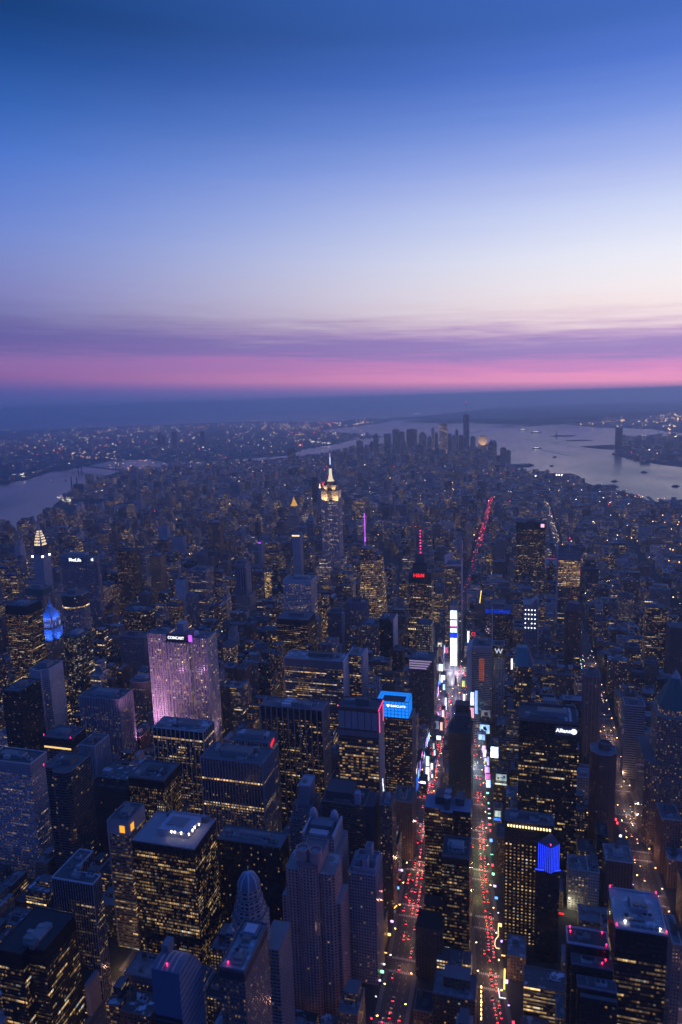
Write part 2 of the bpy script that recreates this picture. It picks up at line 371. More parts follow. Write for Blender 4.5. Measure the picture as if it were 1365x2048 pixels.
def tower(key, name, label, cat, st, x0=None, poly=None, segs=None, rc=.12, snow=0.0, par=1.2, parc=None, units=3, ribs=None, tank=0, beacons=0, mech=0, pod=None, group=None, big=True):
    """a high-rise: shaft (stacked storeys of one or more styles), roof with parapet and plant"""
    x0, x1, y0, y1, z = H[key] if isinstance(key, str) else key
    cx, cy = (x0+x1)/2, (y0+y1)/2
    th = thing(name, label, cat, cx, cy, group=group)
    r = random.Random(int(abs(x0*31+y0*17)))
    pg = poly or rect(x0, x1, y0, y1)
    mb = MB(); zz = 0.0
    sg = list(segs or [])
    if not sg: sg = ([(z-mech, st)] if mech else []) + [(z, V(st, lit=0 if mech else st['lit'], ww=.9 if mech else st['ww'], wh=.12 if mech else st['wh']))]
    for zt, s_ in sg:
        mb.prism(pg, zz, zt, s_ or st, cap=False); zz = zt
    if ribs:
        stp, wd, dp, col = ribs
        for i in range(len(pg)): mb.ribs(pg[i], pg[(i+1) % len(pg)], 0, z, stp, wd, dp, col)
    put(mb, 'shaft', th)
    if pod:
        mb = MB(); px, py, pz = pod
        mb.prism(rect(x0-px, x1+px, y0-py, y1+py), 0, pz, V(st, lit=st['lit']*1.3), rc=.1, snow=snow); put(mb, 'podium', th)
    mb = MB(); rp = inset(pg, -.15)
    mb.cap(pg, z, rc, snow); pc = parc or tuple(min(.5, c*1.1+.03) for c in st['wall'])
    mb.ring(rp, z-.4, z+par, .8, pc); roof = put(mb, 'roof', th)
    if isinstance(key, str) and y0 < -200 and units: units += 5
    if units: roof_units(roof, x0+2, x1-2, y0+2, y1-2, z, units, r, big)
    if isinstance(key, str) and y0 < -200:
        mb = MB(); yy_ = y0+1.2
        for (pa, pb) in (((x0+1.2, yy_), (x1-1.2, yy_)), ((x1-1.2, yy_), (x1-1.2, y1-1.2))):
            n_ = max(2, int(math.hypot(pb[0]-pa[0], pb[1]-pa[1])/3)); mb.bar((*pa, z+par+1.1), (*pb, z+par+1.1), .07, (.3, .3, .32), n=4)
            for q in range(n_+1): f_ = q/n_; px_, py_ = pa[0]+(pb[0]-pa[0])*f_, pa[1]+(pb[1]-pa[1])*f_; mb.bar((px_, py_, z+par-.2), (px_, py_, z+par+1.1), .06, (.3, .3, .32), n=4)
        if not poly: put(mb, 'railing', roof)
    for k in range(tank): water_tank(roof, x0+(x1-x0)*r.uniform(.2, .8), y0+(y1-y0)*r.uniform(.3, .8), z)
    if beacons:
        for (bx, by) in [(x0+1, y0+1), (x1-1, y0+1), (x1-1, y1-1), (x0+1, y1-1)][:beacons]: beacon(roof, bx, by, z+par)
    return th, roof
def beacon(parent, x, y, z, m=None, r_=.58):
    mb = MB(); mb.bar((x, y, z), (x, y, z+1.4), .12); mb.lathe(x, y, [(0, z+1.2), (r_, z+1.2+r_), (0, z+1.2+2*r_)], 6, (1, 0, 0), mi=1)
    return put(mb, 'beacon', parent, [PLAIN, m or GL_BEACON])
# ------------------------------------------------------------------ ground, water, roads
MANHATTAN = [(1500.0, -1600.0), (1480.0, 800.0), (1425.0, 1171.0), (1006.1, 2774.7), (864.6, 2801.7), (810.3, 2947.6), (719.5, 3234.7), (646.2, 3394.7), (594.0, 3595.1), (511.4, 3995.2), (230.2, 4193.2), (128.1, 4444.4), (36.7, 4847.6), (-340.9, 6188.6), (-786.8, 6583.1), (-1257.6, 6647.1), (-1661.1, 6414.5), (-1891.7, 6304.8), (-1957.7, 5985.5), (-2131.0, 5527.4), (-2398.6, 5224.1), (-2828.5, 5046.9), (-3239.2, 4920.9), (-3265.2, 4641.0), (-3433.3, 4470.6), (-3421.1, 4343.5), (-3337.7, 3953.2), (-3057.3, 3277.3), (-2924.5, 2935.2), (-2671.9, 2457.2), (-2247.2, 1802.6), (-2149.6, 1503.7), (-2146.0, 1263.4), (-2050.0, 300.0), (-1950.0, -1600.0)]
BROOKLYN = [(-4011.9, 1829.8), (-4221.3, 2992.7), (-3903.4, 3410.1), (-3950.3, 3637.2), (-4024.8, 3958.4), (-4175.3, 4362.4), (-4167.7, 4629.1), (-4172.5, 4819.2), (-4195.8, 5125.4), (-4261.3, 5520.5), (-3878.6, 5730.1), (-3413.2, 5237.1), (-3009.0, 5427.4), (-2822.8, 5641.1), (-2340.5, 6024.6), (-2468.8, 6971.2), (-2297.5, 7540.7), (-2249.5, 8876.3), (-1891.5, 9278.3), (-2206.5, 9901.5), (-2900.8, 10716.9), (-3781.9, 11707.3), (-3400.8, 13228.8), (-3116.0, 14905.0), (-3134.2, 16491.1), (-3414.9, 17769.0), (-4376.1, 19701.2), (-4880.1, 16721.2), (-7984.9, 19190.2), (-14088.9, 15933.7), (-18284.6, 11322.5), (-26999.1, 2682.9), (-21994.6, -23746.0), (-8175.3, -17355.6)]
JERSEY = [[(1017.2, 5636.0), (1126.0, 5275.3), (1254.3, 4827.8), (1380.6, 4626.0), (1610.6, 3989.3), (3329.8, 7765.8), (2851.3, 8232.4), (2177.4, 8564.4), (1786.3, 8557.9), (1445.1, 8428.2), (1222.5, 7341.1)], [(795.3, 6861.6), (1193.8, 7102.4), (1110.3, 6329.0), (918.7, 6555.8)], [(994.6, 12190.5), (1418.5, 11046.2), (2069.9, 10300.5), (2289.1, 9116.8), (2494.8, 7262.0), (5176.4, 13475.9), (3272.0, 13992.4), (2124.2, 13476.1)]]
STATEN = [(-3878.3, 20310.0), (-2525.5, 18412.2), (-1651.3, 17409.4), (-1151.2, 16702.9), (-283.6, 15474.5), (345.8, 13938.6), (915.8, 13634.7), (1437.3, 13615.2), (1787.8, 13957.8), (2523.0, 13113.6), (3979.2, 14860.4), (10684.2, 37399.7), (5443.8, 38456.5), (-1091.5, 38785.0), (-1909.5, 24721.4), (-2910.7, 19071.5), (-3289.9, 16977.8)]
STATEN_IN = [(-2967.8, 16833.2), (-1959.2, 15166.5), (-858.4, 14370.8), (304.6, 13004.5), (1270.8, 13363.8), (2380.2, 14652.3), (4236.1, 16853.7), (7418.4, 27917.4), (3192.6, 28652.9), (-648.3, 24792.0), (-2000.4, 20194.7)]
ISLES = [[(888.3, 8839.3), (865.5, 8914.3), (803.4, 8969.2), (718.4, 8989.3), (633.5, 8969.2), (571.3, 8914.3), (548.5, 8839.3), (571.3, 8764.3), (633.5, 8709.3), (718.4, 8689.3), (803.4, 8709.3), (865.5, 8764.3)], [(1014.4, 7860.9), (992.6, 7920.9), (932.8, 7964.9), (851.2, 7980.9), (769.6, 7964.9), (709.8, 7920.9), (687.9, 7860.9), (709.8, 7800.9), (769.6, 7757.0), (851.2, 7740.9), (932.8, 7757.0), (992.6, 7800.9)]]
def land_mesh(name, polys, z, material_col, hill=None, step=1500.0):
    bm = bmesh.new()
    for poly in polys:
        vs = [bm.verts.new((x, y, 0)) for x, y in poly]
        bmesh.ops.triangle_fill(bm, edges=[bm.edges.new((vs[i], vs[(i+1) % len(vs)])) for i in range(len(vs))], use_beauty=True)
    xs = [v.co.x for v in bm.verts]; ys = [v.co.y for v in bm.verts]
    for ax, lo, hi in ((0, min(xs), max(xs)), (1, min(ys), max(ys))):
        k = math.ceil(lo/step)*step
        while k < hi:
            co = Vector((k, 0, 0)) if ax == 0 else Vector((0, k, 0)); no = Vector((1, 0, 0)) if ax == 0 else Vector((0, 1, 0))
            bmesh.ops.bisect_plane(bm, geom=bm.verts[:]+bm.edges[:]+bm.faces[:], plane_co=co, plane_no=no); k += step
    rim = [e for e in bm.edges if len(e.link_faces) == 1]
    for v in bm.verts: v.co.z = z + (hill(v.co.x, v.co.y) if hill else 0) - drop(v.co.x, v.co.y)
    ex = bmesh.ops.extrude_edge_only(bm, edges=rim)
    for g in ex['geom']:
        if isinstance(g, bmesh.types.BMVert): g.co.z -= z + 6
    bmesh.ops.recalc_face_normals(bm, faces=bm.faces[:])
    me = bpy.data.meshes.new(name); bm.to_mesh(me); bm.free()
    if sum(p.normal.z*p.area for p in me.polygons) < 0: me.flip_normals()
    me.materials.append(material_col); o = bpy.data.objects.new(name, me); COL.objects.link(o)
    return tag(o, kind='structure')

WATER, t = mat('river_water')
p = t.n('ShaderNodeNewGeometry').outputs['Position']
mp = t.n('ShaderNodeMapping'); mp.inputs['Scale'].default_value = (1, .45, 1); t.put(mp.inputs[0], p)
hgt = t.noise(mp.outputs[0], .035, 6.0, .62); big = t.noise(mp.outputs[0], .0016, 4.0)
bp_ = t.n('ShaderNodeBump'); bp_.inputs['Strength'].default_value = .10; bp_.inputs['Distance'].default_value = 3.0; t.put(bp_.inputs['Height'], hgt)
finish(t, **{'Base Color': (.010, .016, .028, 1), 'Roughness': t.mr(big, .35, .65, .09, .24), 'Normal': bp_.outputs[0], 'IOR': 1.33})

GROUND, t = mat('land')
p = t.n('ShaderNodeNewGeometry').outputs['Position']
n1, n2 = t.noise(p, .004, 6.0, .6), t.noise(p, .05, 3.0)
finish(t, **{'Base Color': t.mix(1.0, t.mix(n1, (.035, .040, .036, 1), (.085, .085, .088, 1)), t.mix(n2, (.6, .6, .6, 1), (1.4, 1.4, 1.4, 1)), 'MULTIPLY'), 'Roughness': .9, 'Specular IOR Level': .1})
ASPH, t = mat('asphalt')
p = t.n('ShaderNodeNewGeometry').outputs['Position']
n1, n2 = t.noise(p, .05, 5.0, .6), t.noise(p, .8, 2.0)
finish(t, **{'Base Color': t.mix(1.0, t.mix(n1, (.038, .037, .040, 1), (.075, .073, .076, 1)), t.mix(n2, (.8, .8, .8, 1), (1.2, 1.2, 1.2, 1)), 'MULTIPLY'), 'Roughness': t.mr(n1, .3, .7, .45, .8)})
PAVE, t = mat('pavement')
p = t.n('ShaderNodeNewGeometry').outputs['Position']
n1 = t.noise(p, .12, 4.0)
finish(t, **{'Base Color': t.mix(n1, (.12, .115, .115, 1), (.21, .205, .20, 1)), 'Roughness': .85, 'Specular IOR Level': .2})
PAINT, t = mat('road_paint'); finish(t, **{'Base Color': (.62, .62, .60, 1), 'Roughness': .7})

# water: one curved sheet out to the horizon
bm = bmesh.new(); rings = [0, 600, 2000, 4000, 6500, 9000, 12000, 16000, 21000, 27000, 34000, 42000, 51000, 62000]; NS = 96; pr = None
for q in rings:
    cur = [bm.verts.new((CAM[0]+q*math.sin(2*math.pi*k/NS), CAM[1]+q*math.cos(2*math.pi*k/NS), -q*q/(2*EARTH))) for k in range(NS if q else 1)]
    if pr:
        for k in range(NS):
            j = (k+1) % NS
            bm.faces.new([pr[0], cur[j], cur[k]] if len(pr) == 1 else [pr[k], pr[j], cur[j], cur[k]])
    pr = cur
bmesh.ops.recalc_face_normals(bm, faces=bm.faces[:])
me = bpy.data.meshes.new('water'); bm.to_mesh(me); bm.free()
if me.polygons[0].normal.z < 0: me.flip_normals()
for q in me.polygons: q.use_smooth = True
me.materials.append(WATER); wat = bpy.data.objects.new('water', me); COL.objects.link(wat); tag(wat, kind='structure')

land_mesh('ground', [MANHATTAN], 2.0, GROUND)
land_mesh('far_shore_ground', [BROOKLYN], 2.0, GROUND)
land_mesh('west_shore_ground', JERSEY, 2.0, GROUND)
def hills(x, y):
    a = math.sin(x*.00037+1.3)*.5+.5; b = math.sin(x*.0011+y*.0004)*.5+.5
    return 25+55*a+28*b
land_mesh('hills', [STATEN_IN], 3.0, GROUND, hill=hills, step=700.0)
land_mesh('island_shore_ground', [STATEN], 2.5, GROUND)
land_mesh('islands', ISLES, 2.0, GROUND)

AV7 = [(57, -1100), (56, -570), (52, -480), (48, -395), (41, -290), (37, -225), (35, -60), (34, 60), (26, 230), (12, 420), (10, 900), (8, 1600), (5, 2826)]
BWY = [(265, -1100), (195, -780), (150, -575), (139, -474), (128, -390), (116, -248), (105, -137), (76, 81), (52, 240), (28, 330)]
AV8 = [(338, -1100), (334, -700), (333, -393), (327, -181), (328, 82), (324, 413), (318, 1200), (311, 2115), (305, 2800)]
AV6 = [(-205, -1100), (-222, -800), (-226, -640), (-240, -300), (-258, 0), (-264, 600), (-268, 2800)]
STRAIGHT = [-545, -762, -905, -1010, -1190, -1400, 600, 870, 1120]
ROADS = [(AV7, 13), (BWY, 12), (AV8, 13), (AV6, 13)] + [([(x, -1100), (x, 3000)], 10) for x in STRAIGHT]
def street_y(n): return -798 + (57-n)*81.4
for n in range(60, 13, -1): ROADS.append(([(-2300, street_y(n)), (1500, street_y(n))], 8.5 if n in (57, 42, 34, 23, 14) else 6))
def inland(x, y, poly):
    c = False; n = len(poly)
    for i in range(n):
        (xa, ya), (xb, yb) = poly[i], poly[(i+1) % n]
        if (ya > y) != (yb > y) and x < (xb-xa)*(y-ya)/(yb-ya)+xa: c = not c
    return c
def strip(mb, line, hw, z, o0=None, dash=None, mi=0):
    for (xa, ya), (xb, yb) in zip(line, line[1:]):
        L = math.hypot(xb-xa, yb-ya); tx, ty = (xb-xa)/L, (yb-ya)/L; nx, ny = ty, -tx
        segs = [(0, L)]
        if dash: segs = [(k*dash[1], min(L, k*dash[1]+dash[0])) for k in range(int(L/dash[1])+1) if k*dash[1] < L]
        for s0, s1 in segs:
            pts = []
            for s_, o in ((s0, hw), (s1, hw), (s1, -hw), (s0, -hw)):
                q = (o0 or 0)+o; x, y = xa+tx*s_+nx*q, ya+ty*s_+ny*q; pts.append((x, y, z-drop(x, y)))
            mb.face(pts[::-1], mi)
mb = MB(); zz = 2.02
for i, (ln, hw) in enumerate(ROADS):
    cl = ln
    if i >= 4+len(STRAIGHT):
        y = ln[0][1]; xs = [x for x in range(-2300, 1501, 50) if inland(x, y, MANHATTAN)]
        if not xs: continue
        cl = [(min(xs), y), (max(xs), y)]
    strip(mb, cl, hw, zz + .004*(i % 3 if i >= 4 else 3+i))
tag(mb.build('roads', mats=[ASPH]), kind='structure')
mb = MB()
for ln, hw in ROADS[:4]:
    near = [q for q in ln if q[1] < 700]
    for o in (-hw*.5, 0, hw*.5): strip(mb, near, .13, 2.06, o, (3, 9))
    for n in range(58, 42, -1):
        y = street_y(n)
        for (xa, ya), (xb, yb) in zip(ln, ln[1:]):
            if ya <= y <= yb:
                xc = xa+(xb-xa)*(y-ya)/(yb-ya)
                for yy in (y-10, y+8):
                    for k in range(int(hw/1.0)): x = xc-hw+1+k*2.0; mb.face([(x, yy, 2.08), (x+.9, yy, 2.08), (x+.9, yy+3, 2.08), (x, yy+3, 2.08)], 0)
tag(mb.build('road_markings', mats=[PAINT]), kind='structure')

# the paved square between the two crossing avenues
PLAZA, t = mat('plaza_paving'); p = t.n('ShaderNodeNewGeometry').outputs['Position']; n1 = t.noise(p, .15, 4.0); finish(t, **{'Base Color': t.mix(n1, (.20, .19, .20, 1), (.34, .33, .34, 1)), 'Roughness': .6})
mb = MB(); mb.solid([(48, 86), (64, 86), (48, 200), (36, 330), (28, 330), (40, 200)], 2.0, 2.16, (.3, .3, .3), mi=0); tag(mb.build('plaza', mats=[PLAZA]), kind='structure')
# pavements: a raised kerbed slab along both sides of the four near avenues
def clipped(line, ylo, yhi): return [q for q in line if ylo <= q[1] <= yhi]
mb = MB()
for ln, hw in ROADS[:4]:
    for sgn in (-1, 1):
        for n in range(58, 40, -1):
            ya, yb = street_y(n)+7, street_y(n-1)-7
            pts = []
            for y in (ya, yb):
                for (xa, y0), (xb, y1) in zip(ln, ln[1:]):
                    if y0 <= y <= y1: pts.append((xa+(xb-xa)*(y-y0)/(y1-y0), y)); break
            if len(pts) == 2:
                (xa, ya), (xb, yb) = pts; e0, e1 = sgn*hw, sgn*(hw+4.5)
                q = [(xa+min(e0, e1), ya), (xa+max(e0, e1), ya), (xb+max(e0, e1), yb), (xb+min(e0, e1), yb)]
                mb.solid(q, 2.0, 2.17, (.1, .1, .1), mi=0)
tag(mb.build('pavements', mats=[PAVE]), kind='structure')

# ------------------------------------------------------------------ named high-rises
H = {'metlife': (-931.7, -828.8, 216.5, 256.5, 246.0),
     'madison': (-743.6, -691.8, -36.1, 11.9, 230.0),
     'helmsley': (-888.6, -858.8, 82.4, 120.4, 135.0),
     'park_dark': (-839.9, -788.5, -73.0, -28.0, 215.0),
     'green_glass': (-657.0, -619.3, -146.8, -104.8, 188.0),
     'notched': (-635.7, -600.4, -260.5, -218.5, 170.0),
     'dark_west': (-627.7, -594.5, -335.7, -285.7, 165.0),
     'rib_wide': (-502.2, -429.7, -312.9, -274.9, 155.0),
     'gray_slab': (-608.7, -553.2, -31.6, -1.6, 150.0),
     'stone_mid': (-506.2, -467.4, -171.5, -131.5, 120.0),
     'orange_brick': (-854.9, -822.9, 514.3, 549.3, 180.0),
     'dotted_black': (-945.6, -892.6, 490.4, 528.4, 200.0),
     'bluegrey_slab': (-682.8, -633.5, 414.2, 464.2, 170.0),
     'octagon': (-702.6, -633.8, 118.9, 163.9, 150.0),
     'blank_white': (-707.1, -684.3, 386.4, 411.4, 150.0),
     'small_gothic': (-629.0, -601.6, 284.2, 312.2, 140.0),
     'green_crown': (-1065.7, -1011.7, 250.7, 285.7, 150.0),
     'um_slab': (-1139.0, -1101.3, 437.3, 467.3, 150.0),
     'pink_left': (-422.2, -388.1, -209.5, -177.5, 236.0),
     'pink_mid': (-364.2, -322.5, -251.6, -217.6, 245.0),
     'pink_right': (-338.3, -311.9, -215.7, -175.7, 236.0),
     'mullion_top': (-336.9, -256.9, -374.0, -340.0, 150.0),
     'white_grid': (-367.6, -298.9, 280.8, 328.8, 192.0),
     'black_band': (-307.9, -240.9, 69.9, 121.9, 170.0),
     'f500': (-512.6, -482.7, 334.1, 366.1, 212.0),
     'thin_slab': (-645.1, -635.2, 822.2, 848.2, 160.0),
     'white_shaft': (-511.0, -484.7, 768.9, 794.9, 200.0),
     'yellow_curve': (-547.1, -522.6, 615.2, 639.2, 120.0),
     'boa': (-182.2, -134.6, 285.2, 337.2, 262.0),
     'fourts': (-65.9, -16.0, 264.1, 306.1, 225.0),
     'vtop': (-0.3, 38.0, 390.9, 430.9, 215.0),
     'cream_slab': (-223.9, -118.2, -120.9, -82.9, 165.0),
     'cream_wing': (-115.4, -93.8, -87.8, -49.8, 165.0),
     'columned': (-185.4, -91.4, -334.3, -304.3, 179.0),
     'arched': (-47.2, 4.2, -411.8, -379.8, 225.0),
     'blue_crown': (-26.5, 20.4, -276.5, -244.5, 175.0),
     'louvre': (-16.0, 28.5, -50.6, -12.6, 150.0),
     'dark_slab': (-105.9, -77.4, 129.0, 173.0, 160.0),
     'tan_slab': (-141.8, -105.2, 115.3, 155.3, 150.0),
     'brown_tower': (-232.8, -200.8, 183.3, 213.3, 150.0),
     'piered': (-204.9, -156.6, 232.2, 262.2, 160.0),
     'glass_dots': (-35.5, -4.1, 168.7, 198.7, 140.0),
     'penn': (159.3, 243.7, 878.8, 916.8, 229.0),
     'lattice': (261.2, 310.2, 478.1, 524.1, 228.0),
     'penn_grey': (92.8, 125.2, 992.3, 1022.3, 150.0),
     'blue_top': (100.7, 158.6, 268.0, 308.0, 150.0),
     'studs': (180.3, 210.2, 275.2, 313.2, 160.0),
     'w_tower': (128.9, 147.8, -11.2, 14.8, 170.0),
     'slant_glass': (166.4, 194.1, -150.2, -114.2, 190.0),
     'red_strip': (92.9, 127.3, -34.7, 9.3, 175.0),
     'banded_lit': (435.0, 475.0, 327.5, 363.5, 150.0),
     'brick_edge': (456.3, 484.5, 200.6, 236.6, 150.0),
     'dark_red': (263.6, 295.6, 227.3, 257.3, 165.0),
     'allianz': (174.3, 245.2, -361.0, -315.0, 204.0),
     'bluegrey_fin': (334.0, 363.5, -117.2, -87.2, 125.0),
     'slim_round': (276.5, 300.5, -85.6, -55.6, 155.0),
     'copper_base': (351.1, 400.0, -281.9, -221.9, 185.0),
     'white_grid_left': (-489.9, -423.3, -522.6, -490.6, 165.0),
     'notch_dark': (-375.7, -354.3, -546.6, -510.6, 180.0),
     'rib_pale': (-418.1, -392.3, -433.0, -399.0, 145.0),
     'granite': (-313.8, -262.7, -477.2, -435.2, 135.0),
     'ubs': (-225.1, -139.3, -446.4, -406.4, 155.0),
     'ubs_back': (-202.3, -147.6, -403.7, -369.7, 160.0),
     'orange_top': (-262.1, -237.2, -597.6, -563.6, 160.0),
     'roofbox': (-207.5, -137.8, -636.6, -586.6, 170.0),
     'lroof': (-286.0, -238.0, -664.5, -618.5, 135.0),
     'fan_roof': (-145.8, -71.3, -569.8, -545.8, 135.0),
     'stepped_blue': (-83.9, -59.4, -492.4, -462.4, 150.0),
     'pink_bays': (-44.3, 5.9, -634.6, -600.6, 165.0),
     'gabled': (-46.7, -9.0, -580.6, -540.6, 160.0),
     'pinstripe': (-45.9, 5.4, -499.5, -465.5, 150.0),
     'striped_low': (21.2, 35.5, -492.7, -466.7, 150.0),
     'brown_low': (14.9, 40.6, -381.9, -345.9, 85.0),
     'twin_dark': (74.1, 124.9, -501.7, -475.7, 160.0),
     'mid_dark': (99.1, 127.1, -552.8, -518.8, 140.0),
     'blade': (78.5, 110.2, -288.4, -248.4, 160.0),
     'dots_row': (160.9, 212.6, -492.6, -472.6, 150.0),
     'blue_prism': (193.4, 215.9, -515.8, -489.8, 135.0),
     'octa_brick': (267.4, 299.1, -309.3, -275.3, 140.0),
     'snow_roof': (250.6, 288.7, -677.9, -631.9, 190.0),
     'dark_step': (215.6, 248.1, -666.7, -648.7, 160.0),
     'curved': (-53.8, -34.0, -852.8, -822.8, 250.0),
     'narrow': (-20.2, -1.7, -824.7, -780.7, 231.0),
     'dome': (-56.5, -30.2, -733.4, -703.4, 215.0),
     'bands_low': (-276.5, -247.4, -742.0, -698.0, 120.0),
     'crown_small': (7.1, 35.7, -584.5, -550.5, 130.0)}
CHRYS = (-1100.5, 370.2)
BOASP = (-174.3, 315.2)
FTOP = 334.0
NYTM = (286.2, 488.1)  # mast 308
ESB = (-410.2, 874.6)
NYL = (-800.1, 1646.0)
CLK = (-752.4, 1893.3)
NEEDLE = (-938.5, -907.1, 2356.4, 2376.4, 188.0)
BRKLIT = (-1002.3, -949.9, 1191.2, 1221.2, 150.0)
WHITEB = (-1237.0, -1198.9, 1232.3, 1254.3, 120.0)
MSG = (273.1, 1137.5)
GAB = (-383.1, -326.8, -460.3, -416.3, 105.0)
YBAND = (-520.8, -472.3, -379.8, -343.8, 120.0)
EXTRA1 = (348.7, 371.4, -339.3, -305.3, 78.0)
EXTRA2 = (273.7, 303.6, -426.9, -396.9, 72.0)
EXTRA3 = (353.8, 373.7, -364.5, -340.5, 40.0)
EXTRA4 = (309.8, 317.5, -601.0, -565.0, 120.0)
FAR = [
    (-1389.2, -1329.4, 5300.0, 5340.0, 195.4, 'flat', 'lone plain tower at the left end of the far skyline', 'm', 0.03),
    (-1332.5, -1277.4, 5350.0, 5390.0, 132.8, 'flat', 'short pale tower near the left end of the far skyline', 'l', 0.05),
    (-1321.3, -1285.1, 5600.0, 5640.0, 164.4, 'flat', 'narrow dark tower, third along the far skyline', 'd', 0.02),
    (-1369.6, -1315.1, 6000.0, 6040.0, 201.6, 'stepped', 'stepped grey tower rising at the left of the far skyline', 'm', 0.03),
    (-1208.2, -1162.7, 5500.0, 5540.0, 149.8, 'flat', 'low reddish lit tower in front of the far skyline', 'l', 0.08),
    (-1275.1, -1198.4, 6100.0, 6140.0, 204.7, 'slanted', 'broad slant roofed tower of the far skyline', 'm', 0.03),
    (-1199.5, -1127.9, 6200.0, 6240.0, 257.2, 'mast', 'tall dark tower with a lamp on top in the far skyline', 'd', 0.04),
    (-1154.8, -1093.3, 6350.0, 6390.0, 221.4, 'flat', 'flat dark tower close right of the lamp topped far tower', 'm', 0.03),
    (-1054.0, -939.0, 6250.0, 6290.0, 251.6, 'flat', 'widest tall block in the middle of the far skyline', 'd', 0.05),
    (-925.1, -843.0, 6300.0, 6340.0, 192.7, 'stepped', 'crowned grey tower right of the widest far block', 'm', 0.06),
    (-833.6, -759.9, 5500.0, 5540.0, 135.0, 'flat', 'black windowless block standing before the far skyline', 'd', 0.02),
    (-805.6, -763.1, 6100.0, 6140.0, 165.6, 'pyramid', 'pyramid topped tower in the far skyline', 'm', 0.03),
    (-749.4, -718.1, 6000.0, 6040.0, 264.7, 'pyramid', 'thin pointed tower with white lights in the far skyline', 'l', 0.12),
    (-731.8, -699.9, 6150.0, 6190.0, 214.5, 'flat', 'thin dark tower beside the pointed lit one', 'd', 0.02),
    (-654.1, -572.6, 5900.0, 5940.0, 318.3, 'cranes', 'tall unfinished tower with cranes and work lights in the far skyline', 'm', 0.22),
    (-573.3, -537.5, 5950.0, 5990.0, 212.6, 'flat', 'narrow tower right of the one with cranes', 'm', 0.03),
    (-512.7, -463.4, 5700.0, 5740.0, 191.1, 'stepped', 'pale stepped tower left of the tapered glass one', 'l', 0.06),
    (-505.9, -475.0, 6050.0, 6090.0, 242.1, 'dome', 'thin domed tower just left of the tapered glass one', 'm', 0.02),
    (-443.2, -398.8, 5750.0, 5790.0, 206.8, 'flat', 'dark flat tower at the foot of the tapered glass one', 'd', 0.04),
    (-340.9, -290.9, 5900.0, 5940.0, 171.0, 'dome', 'dark domed tower right of the tapered glass one', 'd', 0.04),
    (-245.6, -159.4, 5650.0, 5690.0, 199.5, 'flat', 'broad tower with a golden glowing face in the far skyline', 'g', 0.1),
    (-147.1, -81.8, 5500.0, 5540.0, 131.2, 'pyramid', 'dark tower with a pyramid cap right of the golden faced one', 'd', 0.04),
    (-122.6, -74.0, 5800.0, 5840.0, 124.4, 'stepped', 'stepped tower behind the pyramid capped one', 'm', 0.03),
    (-24.4, 29.5, 5300.0, 5340.0, 111.8, 'flat', 'dark block at the right end of the far skyline', 'd', 0.02),
    (27.6, 71.6, 5200.0, 5240.0, 91.8, 'flat', 'lowest block at the right end of the far skyline', 'm', 0.03),
    (-356.0, -299.9, 5400.0, 5440.0, 122.2, 'flat', 'mid height block before the tapered glass tower', 'm', 0.06),
    (-287.0, -227.0, 5350.0, 5390.0, 106.3, 'flat', 'pale low block below the dark domed tower', 'l', 0.05),
    (-1148.1, -1097.7, 5500.0, 5540.0, 124.3, 'flat', 'short grey block before the left far skyline', 'm', 0.04),
    (-990.8, -930.7, 5550.0, 5590.0, 138.4, 'stepped', 'short stepped block before the middle far skyline', 'm', 0.05),
    (1093.9, 1160.7, 6330.0, 6370.0, 209.0, 'slanted', 'lone tall dark tower on the shore across the wide river', 'd', 0.02),
    (1231.6, 1260.4, 6400.0, 6440.0, 85.5, 'flat', 'slim tower nearest the lone tall one across the river', 'm', 0.03),
    (1285.6, 1347.1, 6350.0, 6390.0, 113.3, 'flat', 'square tower second along the shore across the river', 'm', 0.03),
    (1419.7, 1481.5, 6450.0, 6490.0, 110.2, 'stepped', 'stepped tower on the shore across the river', 'm', 0.04),
    (1451.2, 1492.5, 6200.0, 6240.0, 46.2, 'flat', 'low dark tower on the shore across the river', 'd', 0.03),
    (1518.1, 1594.3, 6100.0, 6140.0, 91.5, 'flat', 'wide dark block on the shore across the river', 'd', 0.02),
    (1650.1, 1716.6, 6100.0, 6140.0, 138.2, 'flat', 'tall dark tower across the river at the picture edge', 'd', 0.03),
    (-4709.0, -4670.7, 7359.2, 7389.2, 216.1, 'flat', 'slim tower of the hazy left borough group', 'd', 0.02),
    (-4658.2, -4612.2, 7359.2, 7389.2, 180.9, 'flat', 'short tower of the hazy left borough group', 'd', 0.02),
    (-4494.1, -4433.5, 7359.2, 7389.2, 225.8, 'flat', 'widest tower of the hazy left borough group', 'd', 0.02),
    (-4066.3, -4014.4, 7359.2, 7389.2, 218.3, 'flat', 'tower standing apart right of the hazy borough group', 'd', 0.02),
    (-5006.7, -4967.6, 7359.2, 7389.2, 5.8, 'flat', 'thin pale column far left of the hazy borough group', 'd', 0.02),
    (-2224.6, -2179.3, 1791.7, 1815.7, 92.3, 'flat', 'brown riverside tower by the narrow river, the nearer', 'm', 0.06),
    (-2209.8, -2170.3, 1835.1, 1859.1, 90.6, 'flat', 'brown riverside tower by the narrow river, the farther', 'm', 0.06),
    (-1846.3, -1779.0, 1709.9, 1733.9, 72.7, 'flat', 'plain pale slab near the narrow river', 'l', 0.06),
    (-1818.4, -1680.9, 1289.4, 1313.4, 97.1, 'flat', 'wide pale hospital slab left above the tiered spire', 'l', 0.06),
    (-2065.9, -1988.1, 5200.5, 5224.5, 137.9, 'flat', 'dark block at the water behind the floodlit spire', 'd', 0.06)]
WTC = (-366.4, 5716.0)
WMB = [(-3337.1, 4219.9), (-4022.0, 4623.7)]
VZB = [(-5250.9, 21074.7), (-3991.0, 20909.5)]
LIB = (625.5, 8805.5)
STACKS = [(-2974.9, 3060.9), (-2930.1, 3062.4)]
